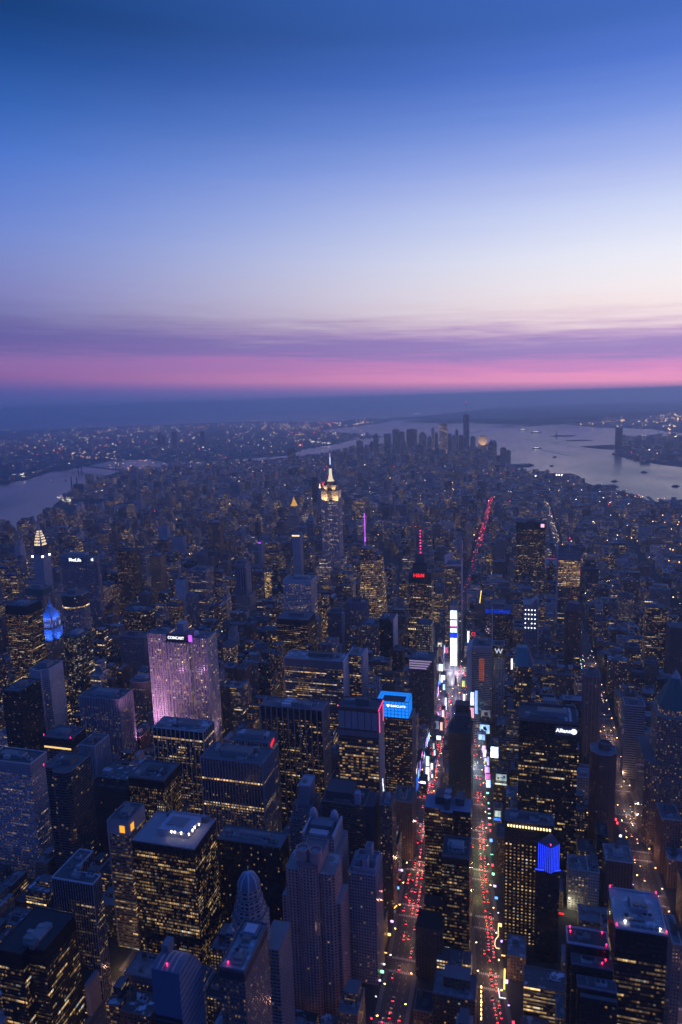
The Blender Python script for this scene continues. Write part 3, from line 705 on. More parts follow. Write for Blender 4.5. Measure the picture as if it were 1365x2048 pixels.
PIERS = [([(53.8, 4640.0), (271.5, 4752.4), (261.0, 4879.0), (37.7, 4805.0)], 'long low pier nearest the far skyline'), ([(227.4, 3873.8), (548.1, 3979.5), (550.9, 4122.0), (214.5, 4028.8)], 'large pier with a row of white lamps'), ([(598.8, 3333.9), (765.4, 3397.8), (768.5, 3470.9), (597.3, 3417.7)], 'bare low pier nearest the camera')]
BOATS = [(325.8, 6641.2, 95, 0.3, 'lit white ferry in the middle of the wide river', 'ferry', 1), (182.3, 10581.2, 140, 0.1, 'lit ship farthest out on the wide river', 'ferry', 1), (374.9, 9767.8, 150, 0.1, 'lit ship anchored right of the farthest one', 'ferry', 1), (469.3, 5553.6, 45, 0.5, 'small dark boat below the lit ferry', 'motor_boat', 0), (411.6, 4746.0, 40, 0.2, 'dark barge low on the wide river', 'motor_boat', 0), (1046.9, 4245.8, 50, 0.1, 'dark boat off the far right shore', 'motor_boat', 0), (778.3, 3704.6, 45, 0.1, 'boat near the bare pier', 'motor_boat', 0), (1106.3, 3454.2, 50, 0, 'boat at the right picture edge', 'motor_boat', 0), (-3645.9, 3706.6, 45, 2.4, 'white boat with a wake on the narrow river', 'motor_boat', 1), (-3530.6, 3741.1, 45, 2.2, 'dark barge on the narrow river', 'motor_boat', 0), (48.8, 6019.3, 40, 0.2, 'tiny boat near the end of the far skyline', 'motor_boat', 0)]
WAKES = [((-616.2, 9584.3), (-423.4, 11783.7), 9), ((364.6, 6496.1), (611.2, 5674.3), 7), ((498.4, 7655.7), (917.3, 6041.6), 5)]
TSQ = (22.0, 37.2, 293.7, 333.7, 146.1)
TSS = [(113.5, 133.3, (1, 0.9, 1), 1.2), (97.1, 110.5, (1, 0.75, 0.95), 1.2), (94.1, 96.5, (1, 0.05, 0.3), 0.6), (82.4, 91.8, (0.9, 0.95, 1), 1.3), (70.0, 80.6, (0.02, 0.06, 1), 0.5), (46.3, 68.8, (1, 1, 1), 1.6), (3.4, 45.1, (1, 0.98, 1), 1.8)]
SCREENS = [
    ((130.5, 142.7, -137.3, 25.9, 45.2, (0.95, 0.97, 1), 'brightest white square screen right of the diagonal street'), {'st': 1.6, 'host': False, 'pic': None}),
    ((108.7, 125.9, -66.0, 29.9, 46.6, (0.55, 0.78, 1), 'pale blue screen with a dark blue shape right of the diagonal street'), {'st': 0.55, 'host': False, 'pic': [(0.35, 0.45, 0.65, 0.8, (0.01, 0.03, 0.2)), (0.45, 0.35, 0.72, 0.6, (0.01, 0.03, 0.2))]}),
    ((107.0, 118.5, -74.8, 21.9, 32.5, (0.6, 0.8, 1), 'pale blue screen just below the one with a dark shape'), {'st': 0.5, 'host': False, 'pic': None}),
    ((108.8, 125.3, -25.0, 54.9, 72.4, (0.5, 0.46, 0.5), 'grey poster with a small gold picture, upper of two'), {'st': 0.16, 'host': False, 'pic': [(0.3, 0.3, 0.75, 0.7, (0.5, 0.35, 0.1))]}),
    ((108.9, 125.9, -35.7, 43.9, 59.0, (0.5, 0.46, 0.5), 'grey poster with a small red picture, lower of two'), {'st': 0.16, 'host': False, 'pic': [(0.35, 0.3, 0.72, 0.75, (0.5, 0.12, 0.1))]}),
    ((90.5, 97.5, -39.2, 43.4, 63.2, (1, 0.3, 0.3), 'red and white screen on the left kerb of the diagonal street'), {'st': 0.9, 'host': True, 'pic': None}),
    ((90.8, 97.8, -39.2, 67.0, 92.4, (1, 0.92, 0.95), 'tall white lit wall strip above the red and white screen'), {'st': 0.75, 'host': True, 'pic': None}),  # glowing panel put in for the brightly lit end wall of the hotel
    ((98.6, 103.9, -39.2, 51.6, 95.7, (0.25, 0.4, 1), 'tall blue and white vertical screen beside the white wall strip'), {'st': 0.8, 'host': True, 'pic': None}),
    ((88.6, 96.3, -20.1, 7.9, 23.4, (1, 0.95, 1), 'white screen near the street below the red and white screen'), {'st': 1.4, 'host': False, 'pic': None}),
    ((69.1, 74.3, 63.9, 7.9, 40.7, (1, 0.75, 0.8), 'tall pink white screen at the tip of the island'), {'st': 1.0, 'host': False, 'pic': None}),
    ((86.5, 103.2, -213.5, 19.9, 32.0, (0.55, 0.12, 0.75), 'purple screen with a peach corner on the island'), {'st': 0.4, 'host': False, 'pic': [(0.05, 0.35, 0.5, 0.95, (0.8, 0.55, 0.4))]}),
    ((141.8, 157.9, -220.9, 33.9, 47.0, (0.8, 0.86, 0.72), 'pale green billboard with leaf shapes right of the diagonal street'), {'st': 0.28, 'host': False, 'pic': [(0.15, 0.35, 0.3, 0.6, (0.1, 0.2, 0.08)), (0.4, 0.5, 0.9, 0.6, (0.3, 0.4, 0.2)), (0.7, 0.6, 0.85, 0.85, (0.1, 0.2, 0.08))]}),
    ((140.5, 158.0, -222.5, 29.9, 33.2, (1, 0.92, 0.6), 'thin cream light strip under the pale green billboard'), {'st': 0.5, 'host': False, 'pic': None}),
    ((142.7, 151.3, -285.8, 17.9, 28.0, (0.85, 0.92, 0.7), 'small whitish green billboard farther up the diagonal street'), {'st': 0.35, 'host': False, 'pic': None}),
    ((141.6, 151.3, -285.0, 11.9, 16.2, (0.05, 0.25, 1), 'small blue sign under the whitish green billboard'), {'st': 0.6, 'host': False, 'pic': None}),
    ((21.4, 35.8, -39.1, 15.9, 31.8, (0.6, 0.55, 0.68), 'pale poster with a dark figure shape left of the red avenue'), {'st': 0.2, 'host': False, 'pic': [(0.4, 0.15, 0.62, 0.8, (0.2, 0.1, 0.12))]}),
    ((33.2, 41.2, -63.0, 7.9, 16.5, (0.8, 0.88, 1), 'small white blue screen low on the left of the red avenue'), {'st': 1.0, 'host': False, 'pic': None}),
    ((36.4, 41.8, -36.4, 5.9, 29.1, (1, 0.5, 0.3), 'orange pink vertical screen on the left of the red avenue'), {'st': 0.8, 'host': False, 'pic': None}),
    ((33.5, 38.2, 20.5, 4.9, 25.0, (1, 0.55, 0.5), 'salmon vertical screen higher up the left kerb'), {'st': 0.9, 'host': False, 'pic': None}),
    ((34.5, 38.4, 63.3, 4.9, 30.8, (1, 0.9, 0.95), 'narrow white screen on the left kerb near the plaza'), {'st': 1.0, 'host': False, 'pic': None}),
    ((30.3, 36.0, -177.3, 21.9, 39.3, (0.7, 0.85, 1), 'upper white blue vertical screen left of the red avenue'), {'st': 1.0, 'host': False, 'pic': None}),
    ((32.8, 38.3, -196.2, 7.9, 31.1, (0.95, 0.97, 1), 'lower white vertical screen left of the red avenue'), {'st': 1.5, 'host': False, 'pic': None}),
    ((28.9, 37.4, -229.8, 21.9, 26.5, (0.85, 0.95, 1), 'short white sign over the blue lit wall'), {'st': 1.2, 'host': False, 'pic': None}),
    ((36.5, 41.3, -170.0, 7.9, 23.7, (1, 0.85, 0.7), 'peach round cornered screen by the left kerb'), {'st': 1.0, 'host': False, 'pic': None}),
    ((2.0, 10.8, 241.5, 9.9, 26.1, (0.95, 0.97, 1), 'white screen at the left edge of the plaza'), {'st': 1.4, 'host': False, 'pic': None}),
    ((12.8, 22.3, 185.4, 7.9, 24.7, (0.8, 0.9, 1), 'white screen nearer on the left edge of the plaza'), {'st': 1.3, 'host': False, 'pic': None}),
    ((-15.1, -5.6, 367.0, 13.8, 28.8, (1, 0.85, 0.5), 'yellowish screen left of the stacked screen tower'), {'st': 0.6, 'host': False, 'pic': None}),
    ((-1.4, 10.4, 361.1, 5.8, 20.8, (1, 0.15, 0.25), 'red screen left of the stacked screen tower'), {'st': 0.5, 'host': False, 'pic': None}),
    ((53.8, 59.0, 374.3, 11.8, 58.9, (0.75, 0.85, 1), 'tall blue white vertical screen right of the stacked screen tower'), {'st': 1.2, 'host': False, 'pic': None}),
    ((57.4, 64.6, 179.6, 3.9, 18.3, (0.9, 0.9, 0.25), 'yellow green screen by the right kerb of the plaza'), {'st': 0.5, 'host': False, 'pic': None}),
    ((49.0, 62.6, 667.5, 69.8, 86.9, (0.85, 0.92, 1), 'white rooftop screen on a building beyond the plaza'), {'st': 0.9, 'host': False, 'pic': None}),
    ((-7.9, 9.0, 554.1, 89.8, 98.6, (1, 0.95, 1), 'white screen strip high up behind the stacked screens'), {'st': 1.2, 'host': False, 'pic': None}),
    ((14.3, 20.8, 537.3, 59.8, 67.9, (0.1, 0.2, 1), 'small blue screen behind the stacked screens'), {'st': 0.8, 'host': False, 'pic': None}),
    ((112.0, 123.1, 728.2, 19.7, 22.7, (1, 0.8, 0.8), 'small pale sign far right beyond the plaza'), {'st': 0.3, 'host': False, 'pic': None}),
    ((39.4, 42.6, -180.8, 3.9, 10.9, (0.9, 0.9, 1), 'tiny white sign at the left kerb'), {'st': 0.8, 'host': False, 'pic': None}),
    ((35.1, 38.5, -113.8, 5.9, 16.0, (0.6, 0.75, 1), 'small lilac screen at the left kerb'), {'st': 0.8, 'host': False, 'pic': None}),
    ((30.7, 34.2, -92.4, 5.9, 17.1, (0.9, 0.95, 0.7), 'small greenish screen at the left kerb'), {'st': 0.4, 'host': False, 'pic': None}),
    ((124.0, 128.0, -126.4, 4.9, 20.9, (0.8, 0.55, 0.9), 'lilac vertical screen under the brightest square screen'), {'st': 0.6, 'host': False, 'pic': None}),
    ((125.9, 129.8, -147.6, 3.9, 14.4, (1, 0.45, 0.12), 'orange screen by the diagonal street'), {'st': 0.6, 'host': False, 'pic': None}),
    ((98.5, 102.1, -8.7, 3.9, 29.2, (1, 0.8, 0.7), 'narrow peach screen at the right kerb'), {'st': 0.7, 'host': False, 'pic': None}),
    ((20.1, 25.3, 157.1, 3.9, 17.1, (0.6, 0.8, 1), 'pale blue screen at the plaza corner'), {'st': 0.8, 'host': False, 'pic': None}),
    ((74.0, 78.3, 236.1, 5.9, 19.6, (1, 0.9, 0.3), 'small yellow sign at the foot of the stone hotel'), {'st': 0.4, 'host': False, 'pic': None}),
    ((-225.0, -204.0, 22.0, 3.0, 26.0, (0.02, 0.2, 1), 'blue lit wall panel facing the red avenue'), {'st': 0.5, 'facing': 'side', 'host': False})]
NEON = [
    ('ring', 'round red neon ring on a dark wall left of the blue topped tower', 'GL_SIGNR', [((86.6, 150.0, 132.0), (86.1, 150.0, 133.8), 0.6), ((86.1, 150.0, 133.8), (84.8, 150.0, 135.1), 0.6), ((84.8, 150.0, 135.1), (83.0, 150.0, 135.6), 0.6), ((83.0, 150.0, 135.6), (81.2, 150.0, 135.1), 0.6), ((81.2, 150.0, 135.1), (79.9, 150.0, 133.8), 0.6), ((79.9, 150.0, 133.8), (79.4, 150.0, 132.0), 0.6), ((79.4, 150.0, 132.0), (79.9, 150.0, 130.2), 0.6), ((79.9, 150.0, 130.2), (81.2, 150.0, 128.9), 0.6), ((81.2, 150.0, 128.9), (83.0, 150.0, 128.4), 0.6), ((83.0, 150.0, 128.4), (84.8, 150.0, 128.9), 0.6), ((84.8, 150.0, 128.9), (86.1, 150.0, 130.2), 0.6), ((86.1, 150.0, 130.2), (86.6, 150.0, 132.0), 0.6)]),
    ('tube', 'thin upright yellow light tube beyond the plaza', 'GL_YELLOW', [((86.9, 300.0, 151.5), (90.1, 300.0, 180.4), 0.6)]),
    ('guitar', 'curved cream neon outline on the right side of the diagonal street', 'GL_CREAM', [((155.3, -508.5, 31.1), (155.4, -508.5, 19.3), 0.32), ((155.4, -508.5, 19.3), (152.2, -508.5, 13.7), 0.32), ((152.2, -508.5, 13.7), (151.7, -508.5, 7.3), 0.32), ((151.7, -508.5, 7.3), (153.4, -508.5, 3.9), 0.32), ((153.4, -508.5, 3.9), (157.1, -508.5, 4.0), 0.32)]),
    ('bar', 'tall yellow vertical sign at the near end of the diagonal street', 'GL_YELLOW', [((163.5, -570.3, 12.9), (163.8, -570.3, 36.1), 0.7)]),
    ('corner', 'white angled canopy light below the tall yellow sign', 'GL_SIGNW', [((157.6, -570.3, 12.2), (159.1, -570.3, 1.9), 0.45), ((159.1, -570.3, 1.9), (165.1, -570.3, 2.1), 0.45)]),
    ('string', 'string of orange lights running along the diagonal street kerb', 'GL_AMBER', [((142.1, -598.1, 38.0), (142.1, -598.1, 35.8), 0.25), ((142.3, -602.1, 36.8), (142.3, -602.1, 34.6), 0.25), ((142.5, -606.1, 35.7), (142.6, -606.1, 33.5), 0.25), ((142.8, -610.1, 34.6), (142.8, -610.1, 32.4), 0.25), ((143.0, -614.1, 33.6), (143.0, -614.1, 31.4), 0.25), ((143.2, -618.1, 32.6), (143.2, -618.1, 30.4), 0.25), ((143.5, -622.1, 31.7), (143.5, -622.1, 29.5), 0.25), ((143.7, -626.1, 30.9), (143.7, -626.1, 28.7), 0.25)]),
    ('red', 'short red sign beside the floodlit theatre front', 'GL_SIGNR', [((220.8, -452.1, 13.9), (227.5, -452.1, 13.8), 0.9)]),
    ('gold', 'golden wash lamp at the foot of the black tower by the diagonal street', 'GL_CREAM', [((121.1, -478.7, 10.9), (124.5, -478.7, 10.2), 0.5)]),
    ('moon', 'golden crescent sign left of the red avenue', 'GL_YELLOW', [((30.6, -489.3, 12.9), (34.9, -489.3, 16.3), 0.45), ((34.9, -489.3, 16.3), (38.5, -489.3, 20.9), 0.5)])]
CLEARINGS = [(10, 70, 150, 330), (-2050, -1500, -200, 100)]
LIGHTSPOTS = [(3063.4, 14508.3, 3.44, 0), (3177.3, 14190.0, 2.58, 0), (2830.4, 13797.9, 3.13, 0), (2852.5, 13360.7, 3.72, 0), (3353.7, 14528.1, 4.19, 0), (2981.5, 14286.6, 4.83, 0), (3086.4, 13912.6, 4.28, 0), (2887.1, 13986.1, 4.06, 0), (3376.1, 16040.4, 4.82, 0), (3076.5, 13982.5, 4.86, 0), (3078.5, 13425.9, 3.51, 0), (3356.2, 14625.6, 5.02, 0), (3596.0, 15629.0, 2.78, 0), (2858.5, 13436.1, 3.62, 0), (3362.2, 15088.0, 3.82, 0), (3228.9, 15014.2, 4.04, 0), (3034.3, 13496.4, 4.31, 0), (3194.9, 13529.9, 5.17, 0), (3463.2, 15491.4, 4.81, 0), (3185.7, 13406.8, 3.99, 0), (3453.0, 15330.3, 4.73, 0), (3348.2, 15151.8, 2.58, 0), (3101.9, 13233.8, 2.65, 0), (3375.1, 14721.2, 2.82, 0), (2978.4, 13900.6, 4.84, 0), (2945.6, 14370.1, 2.53, 0), (2047.7, 13456.9, 4.87, 0), (2093.7, 13253.4, 5.2, 0), (1970.9, 13769.0, 4.08, 0), (1882.5, 13689.4, 3.54, 0), (2041.0, 13644.3, 2.52, 0), (2088.6, 13452.1, 5.08, 0), (2088.0, 13386.4, 3.69, 0), (1959.4, 13186.9, 4.07, 0), (-3419.1, 23227.6, 7.55, 1), (-3478.9, 23532.1, 6.63, 1), (-3600.1, 23819.9, 7.71, 1), (-3447.7, 23347.7, 3.65, 1), (401.7, 14418.4, 3.07, 0), (-4363.0, 12500.7, 1.93, 1), (-4460.9, 12821.4, 3.23, 1), (-4514.0, 12433.1, 3.35, 1), (-5258.8, 13901.6, 3.22, 1), (-4340.1, 13156.7, 2.76, 1), (-4586.6, 13131.1, 2.56, 1), (-4775.9, 13117.9, 3.05, 1), (-4780.0, 13105.1, 3.42, 1), (-4860.0, 12796.8, 3.34, 1), (-4886.1, 13432.7, 3.49, 1), (-4972.2, 13534.7, 2.71, 1), (-4655.6, 13566.1, 2.48, 1), (-4447.4, 12202.5, 2.72, 1), (-4480.4, 13365.4, 2.51, 1), (-2428.6, 7698.5, 2.2, 1), (-2664.6, 8039.7, 2.33, 1), (-2589.1, 7757.0, 2.85, 1), (-2658.3, 7975.4, 2.8, 1), (-2440.4, 7730.2, 2.02, 1), (-2675.0, 7973.2, 2.77, 1), (-2619.8, 7941.2, 2.14, 1), (-2561.7, 7905.3, 2.99, 1), (-2703.8, 8094.5, 3.02, 1), (-2342.6, 7645.1, 2.17, 1), (-2326.5, 7664.3, 1.81, 1), (-2403.0, 7712.0, 2.55, 1), (-2543.1, 7949.2, 2.01, 1), (-2670.7, 8062.3, 2.43, 1), (-2556.8, 7749.8, 1.52, 1), (-2367.6, 7759.6, 2.99, 1), (-6157.0, 14818.7, 3.01, 1), (-6470.7, 15012.0, 2.16, 1), (-6389.7, 15002.8, 2.9, 1), (-6307.1, 14873.4, 3.09, 1), (-6444.6, 15167.0, 3.61, 1), (-2559.1, 8992.2, 2.03, 0), (-3051.8, 9758.4, 2.81, 0), (-2867.9, 9043.2, 2.99, 0), (-2205.2, 8810.7, 1.45, 0), (-2355.4, 8754.8, 1.52, 0), (-3213.8, 10594.1, 2.33, 0), (-2850.9, 9876.1, 2.74, 0), (-3800.7, 11511.1, 1.65, 0), (-3618.9, 11400.3, 3.08, 0), (-2673.0, 11021.4, 2.28, 0), (-3115.4, 10420.2, 2.03, 0), (-2519.4, 9476.4, 2.05, 0), (-3251.3, 10416.9, 1.65, 0), (-2524.6, 9146.3, 2.08, 0), (-5343.7, 6329.0, 2.07, 0), (-4732.6, 5778.5, 2.08, 0), (-4738.3, 5902.1, 2.17, 0), (-5002.4, 6027.5, 2.62, 0), (-4862.5, 5857.7, 2.21, 0), (-5035.0, 5998.6, 2.61, 0), (-5183.7, 6103.3, 2.16, 0), (-4533.3, 5647.2, 2.07, 0), (-4603.5, 5761.2, 1.88, 0), (-5199.0, 6361.9, 2.81, 0), (-4650.3, 5692.9, 2.77, 0), (-4733.1, 5815.8, 2.39, 0), (-5066.5, 5959.8, 1.45, 0), (-4936.0, 5802.2, 1.51, 0), (-5392.8, 6404.1, 2.92, 0), (-5403.8, 6473.1, 2.85, 0), (-4646.8, 5640.1, 2.57, 1), (-4186.2, 5500.9, 2.41, 1), (-4876.2, 6540.8, 2.73, 1), (-4521.3, 5757.3, 1.62, 1), (-4243.8, 5522.0, 1.54, 1), (-4739.0, 5931.7, 2.83, 1), (-5102.3, 6395.4, 1.86, 1), (-4436.3, 5711.9, 2.1, 1), (-4844.2, 6121.6, 2.03, 1), (-5075.8, 6507.3, 2.28, 1), (-6225.9, 7327.4, 2.25, 2), (-5699.7, 6519.8, 2.26, 2), (-6015.8, 7005.8, 1.88, 2), (-5268.4, 6001.1, 1.41, 2), (-5593.1, 6370.5, 2.48, 2), (-6204.3, 7237.4, 2.21, 2), (-6692.9, 7843.3, 1.48, 2), (-4201.7, 4016.6, 1.53, 1), (-4028.3, 3824.8, 1.61, 1), (-4158.7, 3985.9, 2.4, 1), (-4214.2, 4031.5, 1.5, 1), (-4243.8, 3966.5, 1.74, 1), (-4252.2, 4003.0, 1.65, 1), (-4217.5, 4070.1, 2.59, 1), (-4145.5, 3929.6, 1.86, 1), (-4039.1, 3863.1, 1.98, 1), (-2635.1, 7312.9, 2.4, 2), (-2640.6, 7302.6, 2.54, 2), (-2792.0, 7787.2, 1.53, 2), (-2621.3, 7350.1, 2.54, 2), (-2740.4, 7766.0, 1.47, 2), (-2832.0, 7835.4, 2.19, 2), (-2539.9, 7145.7, 1.56, 2), (-11353.7, 22128.3, 2.69, 0), (-11641.8, 22554.0, 1.99, 0), (-11395.8, 22177.9, 2.55, 0), (-11321.5, 21740.9, 1.81, 0), (-11705.6, 22229.5, 2.82, 0), (-3614.5, 4682.6, 2.28, 0), (-3525.9, 4731.9, 1.23, 0), (-3505.3, 4576.6, 1.22, 0), (-2945.2, 4273.9, 1.2, 0), (-3288.1, 4949.0, 2.05, 0), (-3480.7, 5070.0, 1.93, 0), (-3156.4, 4396.2, 1.41, 0), (-2991.7, 4216.7, 1.93, 0), (-3808.7, 5363.4, 1.7, 0), (-3413.2, 4508.6, 1.93, 0), (-3720.4, 5251.8, 1.89, 0), (-3675.4, 5253.2, 2.2, 0), (-3709.7, 5341.3, 2.25, 0), (-3890.4, 5041.2, 1.99, 0), (-3378.5, 4712.1, 1.9, 0), (-3679.4, 5056.9, 1.3, 0), (-3600.9, 4517.4, 2.03, 0), (-3274.0, 4478.2, 1.53, 0), (-3752.3, 4960.2, 2.18, 0), (-3800.2, 4796.2, 1.39, 0), (-3423.4, 4983.9, 1.5, 0), (-3519.8, 4735.4, 2.05, 0), (-3316.3, 4352.8, 1.22, 0), (-4025.4, 5400.0, 1.22, 0), (-3132.8, 4488.7, 1.31, 0), (-3776.5, 4915.1, 2.02, 0), (-2202.9, 2160.1, 1.32, 2), (-2325.7, 2272.5, 0.96, 2), (-2261.5, 2217.3, 0.96, 2), (-2230.7, 2146.9, 0.81, 2), (-2172.8, 2115.2, 1.64, 2), (-2274.3, 2221.8, 1.31, 2), (-2164.8, 2087.9, 1.4, 2), (-2210.4, 2122.5, 1.22, 2), (-2221.1, 2166.1, 0.78, 2), (-2225.0, 2187.8, 1.23, 2), (-2286.8, 2253.2, 0.96, 2), (-2389.7, 2401.9, 1.24, 2), (-2282.7, 2259.3, 1.3, 2), (-2163.1, 2115.7, 0.9, 2), (-2232.3, 2200.5, 0.83, 2), (-2351.9, 2330.7, 0.85, 2), (-2600.8, 2475.6, 1.07, 1), (-2597.1, 2523.5, 0.9, 1), (-2612.0, 2541.9, 1.62, 1), (-2608.1, 2513.7, 1.09, 1), (-2570.7, 2477.1, 1.56, 1), (-2637.0, 2508.4, 1.22, 1), (-2783.0, 2651.4, 0.85, 1), (-2753.8, 2627.2, 1.23, 1), (-2639.3, 2553.6, 1.16, 1), (-2679.6, 2600.3, 1.2, 1), (-2652.7, 2581.3, 0.94, 1), (-2590.3, 2518.8, 1.11, 1), (-2677.9, 2553.0, 1.32, 1), (-2775.8, 2660.6, 0.97, 1), (-2688.4, 2634.5, 1.2, 1), (-2746.8, 2617.1, 0.94, 1), (-2728.8, 2627.0, 0.81, 1), (-2763.2, 2625.1, 1.23, 1), (-2792.1, 2655.4, 1.19, 1), (-2648.1, 2518.7, 0.83, 1), (-2694.1, 2580.0, 0.8, 1), (-2655.9, 2620.0, 0.87, 1), (1976.0, 8159.4, 2.69, 1), (1952.1, 8173.4, 1.65, 1), (2021.6, 8126.2, 2.99, 1), (1946.5, 8014.0, 2.11, 1), (1927.9, 8150.6, 3.04, 1), (1999.7, 8117.5, 1.73, 1), (1987.3, 7997.4, 2.64, 1), (1887.3, 8208.1, 1.72, 1), (1920.3, 8198.8, 1.66, 1), (-1186.5, 3552.3, 1.33, 2), (-1338.6, 4148.8, 2.09, 2), (-1160.9, 3503.1, 1.12, 2), (-1316.1, 3950.7, 2.27, 2), (-1472.3, 4456.8, 2.15, 2), (-1423.2, 4291.0, 1.5, 2), (-1175.5, 3517.1, 1.3, 2), (-1244.0, 3770.4, 2.13, 2), (-1182.9, 3523.3, 1.54, 2), (-1487.4, 4571.8, 2.06, 2), (47.3, 4075.1, 1.15, 1), (54.1, 4009.8, 1.76, 1), (46.3, 4032.7, 1.13, 1), (51.1, 4123.9, 1.48, 1), (55.3, 3996.0, 1.07, 1), (-256.2, 3109.5, 1.36, 0), (-238.3, 3089.7, 1.19, 0), (-247.6, 3191.2, 1.08, 0), (-315.6, 3744.1, 1.14, 0), (-295.9, 3713.4, 1.3, 0), (-322.2, 3735.7, 1.37, 0), (-321.4, 3766.0, 0.92, 0), (-264.9, 3303.5, 0.79, 0), (-247.7, 3022.4, 0.98, 0), (-280.1, 3437.1, 1.49, 0), (-251.0, 3149.7, 1.27, 0), (-311.0, 3646.6, 0.85, 0), (768.4, 2097.0, 0.68, 0), (831.0, 2001.1, 1.35, 0), (304.5, 1664.7, 0.83, 0), (679.7, 1571.6, 1.15, 0), (611.5, 1357.6, 0.93, 0), (586.6, 1716.1, 0.75, 0), (685.9, 1590.6, 1.29, 0), (365.7, 1601.8, 1.02, 0), (717.5, 2135.7, 0.93, 0), (570.5, 2129.3, 1.09, 0), (660.7, 1746.7, 1.16, 0), (621.3, 1962.9, 0.93, 0), (817.3, 1852.3, 0.99, 0), (314.4, 1927.5, 0.79, 0), (712.4, 1483.1, 1.33, 0), (758.8, 1584.1, 1.38, 0), (553.7, 1738.7, 1.39, 0), (666.8, 1308.6, 1.03, 0), (683.7, 1764.9, 1.43, 0), (785.0, 1894.1, 1.38, 0), (382.9, 2081.1, 1.22, 0), (414.1, 1625.8, 1.15, 0), (271.5, 1411.5, 0.87, 0), (505.4, 1808.4, 1.23, 0), (689.4, 1889.1, 0.74, 0), (425.2, 1731.8, 0.72, 0), (327.2, 1404.5, 1.2, 0), (695.8, 1291.5, 1.33, 0), (491.2, 2011.4, 0.9, 0), (502.9, 1630.3, 1.08, 0), (719.9, 2093.5, 0.88, 0), (742.1, 2070.8, 1.28, 0), (784.7, 2616.0, 1.28, 0), (715.1, 2724.0, 1.07, 0), (867.7, 2698.3, 0.7, 0), (689.4, 2152.4, 1.02, 0), (886.8, 2158.8, 1.41, 0), (715.2, 2668.9, 0.67, 0), (809.1, 2526.1, 0.7, 0), (883.7, 2773.9, 0.9, 0), (697.0, 2128.8, 0.98, 0), (805.2, 2822.8, 0.99, 0), (812.4, 2237.0, 1.36, 0), (932.6, 2621.4, 0.76, 0), (829.9, 2150.6, 1.05, 0), (885.3, 2343.5, 0.88, 0), (781.2, 2851.1, 1.16, 0), (848.1, 2067.2, 1.02, 0), (787.5, 2045.4, 1.29, 0), (845.1, 2459.2, 1.06, 0), (756.2, 2673.6, 1.19, 0), (929.4, 2351.1, 0.97, 0)]
FAR_RED = [(-1118.4, 3100.5), (-1121.4, 3118.6), (-1121.9, 3136.9), (-1129.6, 3155.1), (-1128.5, 3173.8), (-1141.0, 3192.2), (-1143.6, 3211.0), (-1145.7, 3230.1), (-1151.1, 3249.1), (-1150.8, 3268.5), (-1155.4, 3288.0), (-1158.6, 3307.6), (-1166.5, 3327.3), (-1177.2, 3347.1), (-1175.8, 3367.3), (-1180.6, 3387.6), (-1185.9, 3408.0), (-1192.8, 3428.6), (-1192.7, 3449.5), (-1195.2, 3470.5), (-1208.9, 3491.5), (-1207.4, 3513.0), (-1215.6, 3534.5), (-1218.8, 3556.3), (-1219.4, 3578.3), (-1223.6, 3600.4), (-1232.2, 3622.7), (-1242.4, 3645.2), (-1239.1, 3668.0), (-1252.8, 3690.9)]
STREET_FILL = [(19.7, 303.8, 24000, (0.75, 0.7, 1)), (41.6, 249.7, 24000, (1, 0.6, 0.95)), (20.5, 191.5, 34000, (0.45, 0.5, 1)), (26.2, 50.1, 45000, (0.9, 0.45, 1)), (28.3, -30.6, 30000, (1, 0.4, 0.6)), (32.7, -135.1, 30000, (0.35, 0.45, 1)), (90.2, 21.0, 40000, (0.8, 0.6, 1)), (102.8, -34.4, 30000, (0.5, 0.6, 1)), (104.1, -120.4, 24000, (0.3, 0.7, 1)), (24.3, 400.4, 24000, (0.6, 0.7, 1)), (77.7, 127.8, 40000, (0.9, 0.6, 1)), (126.6, -338.1, 9000, (0.75, 0.9, 0.35)), (128.0, -383.5, 9000, (0.75, 0.9, 0.35)), (129.2, -433.6, 6000, (1, 0.8, 0.25)), (125.5, -282.0, 5000, (0.95, 0.85, 0.75)), (135.0, -175.0, 4000, (1, 0.62, 0.3)), (57.5, -513.9, 3500, (1, 0.62, 0.3)), (53.7, -458.9, 3500, (1, 0.35, 0.3)), (48.6, -396.0, 3500, (1, 0.62, 0.3)), (43.9, -311.3, 3500, (1, 0.6, 0.5)), (36.9, -180.7, 12000, (1, 0.5, 0.6)), (34.8, -84.2, 16000, (1, 0.5, 0.6)), (33.4, 119.3, 26000, (0.9, 0.7, 1)), (33.5, 220.6, 20000, (0.95, 0.9, 1)), (24.1, 260.6, 20000, (0.95, 0.9, 1)), (50.0, 279.8, 20000, (0.95, 0.85, 1)), (99.4, -167.7, 12000, (0.2, 0.8, 0.9)), (330.2, -201.5, 5000, (0.95, 0.85, 0.75)), (334.0, -118.9, 4000, (1, 0.62, 0.3)), (330.1, 49.0, 5000, (1, 0.62, 0.3)), (327.3, -372.0, 4000, (1, 0.62, 0.3)), (332.6, 361.1, 6000, (1, 0.62, 0.3)), (-242.2, -624.7, 3500, (1, 0.62, 0.3)), (-237.4, -646.7, 3500, (1, 0.62, 0.3)), (-250.6, -671.5, 3500, (1, 0.62, 0.3)), (-508.6, -157.5, 8000, (0.7, 0.75, 1)), (235.4, -435.0, 5000, (1, 0.9, 0.55)), (158.4, -546.5, 3000, (1, 0.62, 0.3)), (145.0, -536.4, 3000, (1, 0.62, 0.3))]
HAZE_DENSITY = 7.6e-5
STONE = S((.26, .24, .24), 3.0, 3.7, .5, .5, .16, .3)
BRICK = S((.17, .11, .10), 3.2, 3.3, .42, .5, .10, .1)
PALE = S((.36, .35, .37), 3.0, 3.6, .5, .5, .14, .35)
DARK = S((.016, .017, .022), 1.8, 3.9, .84, .55, .22, .75, em=.6, run=7)
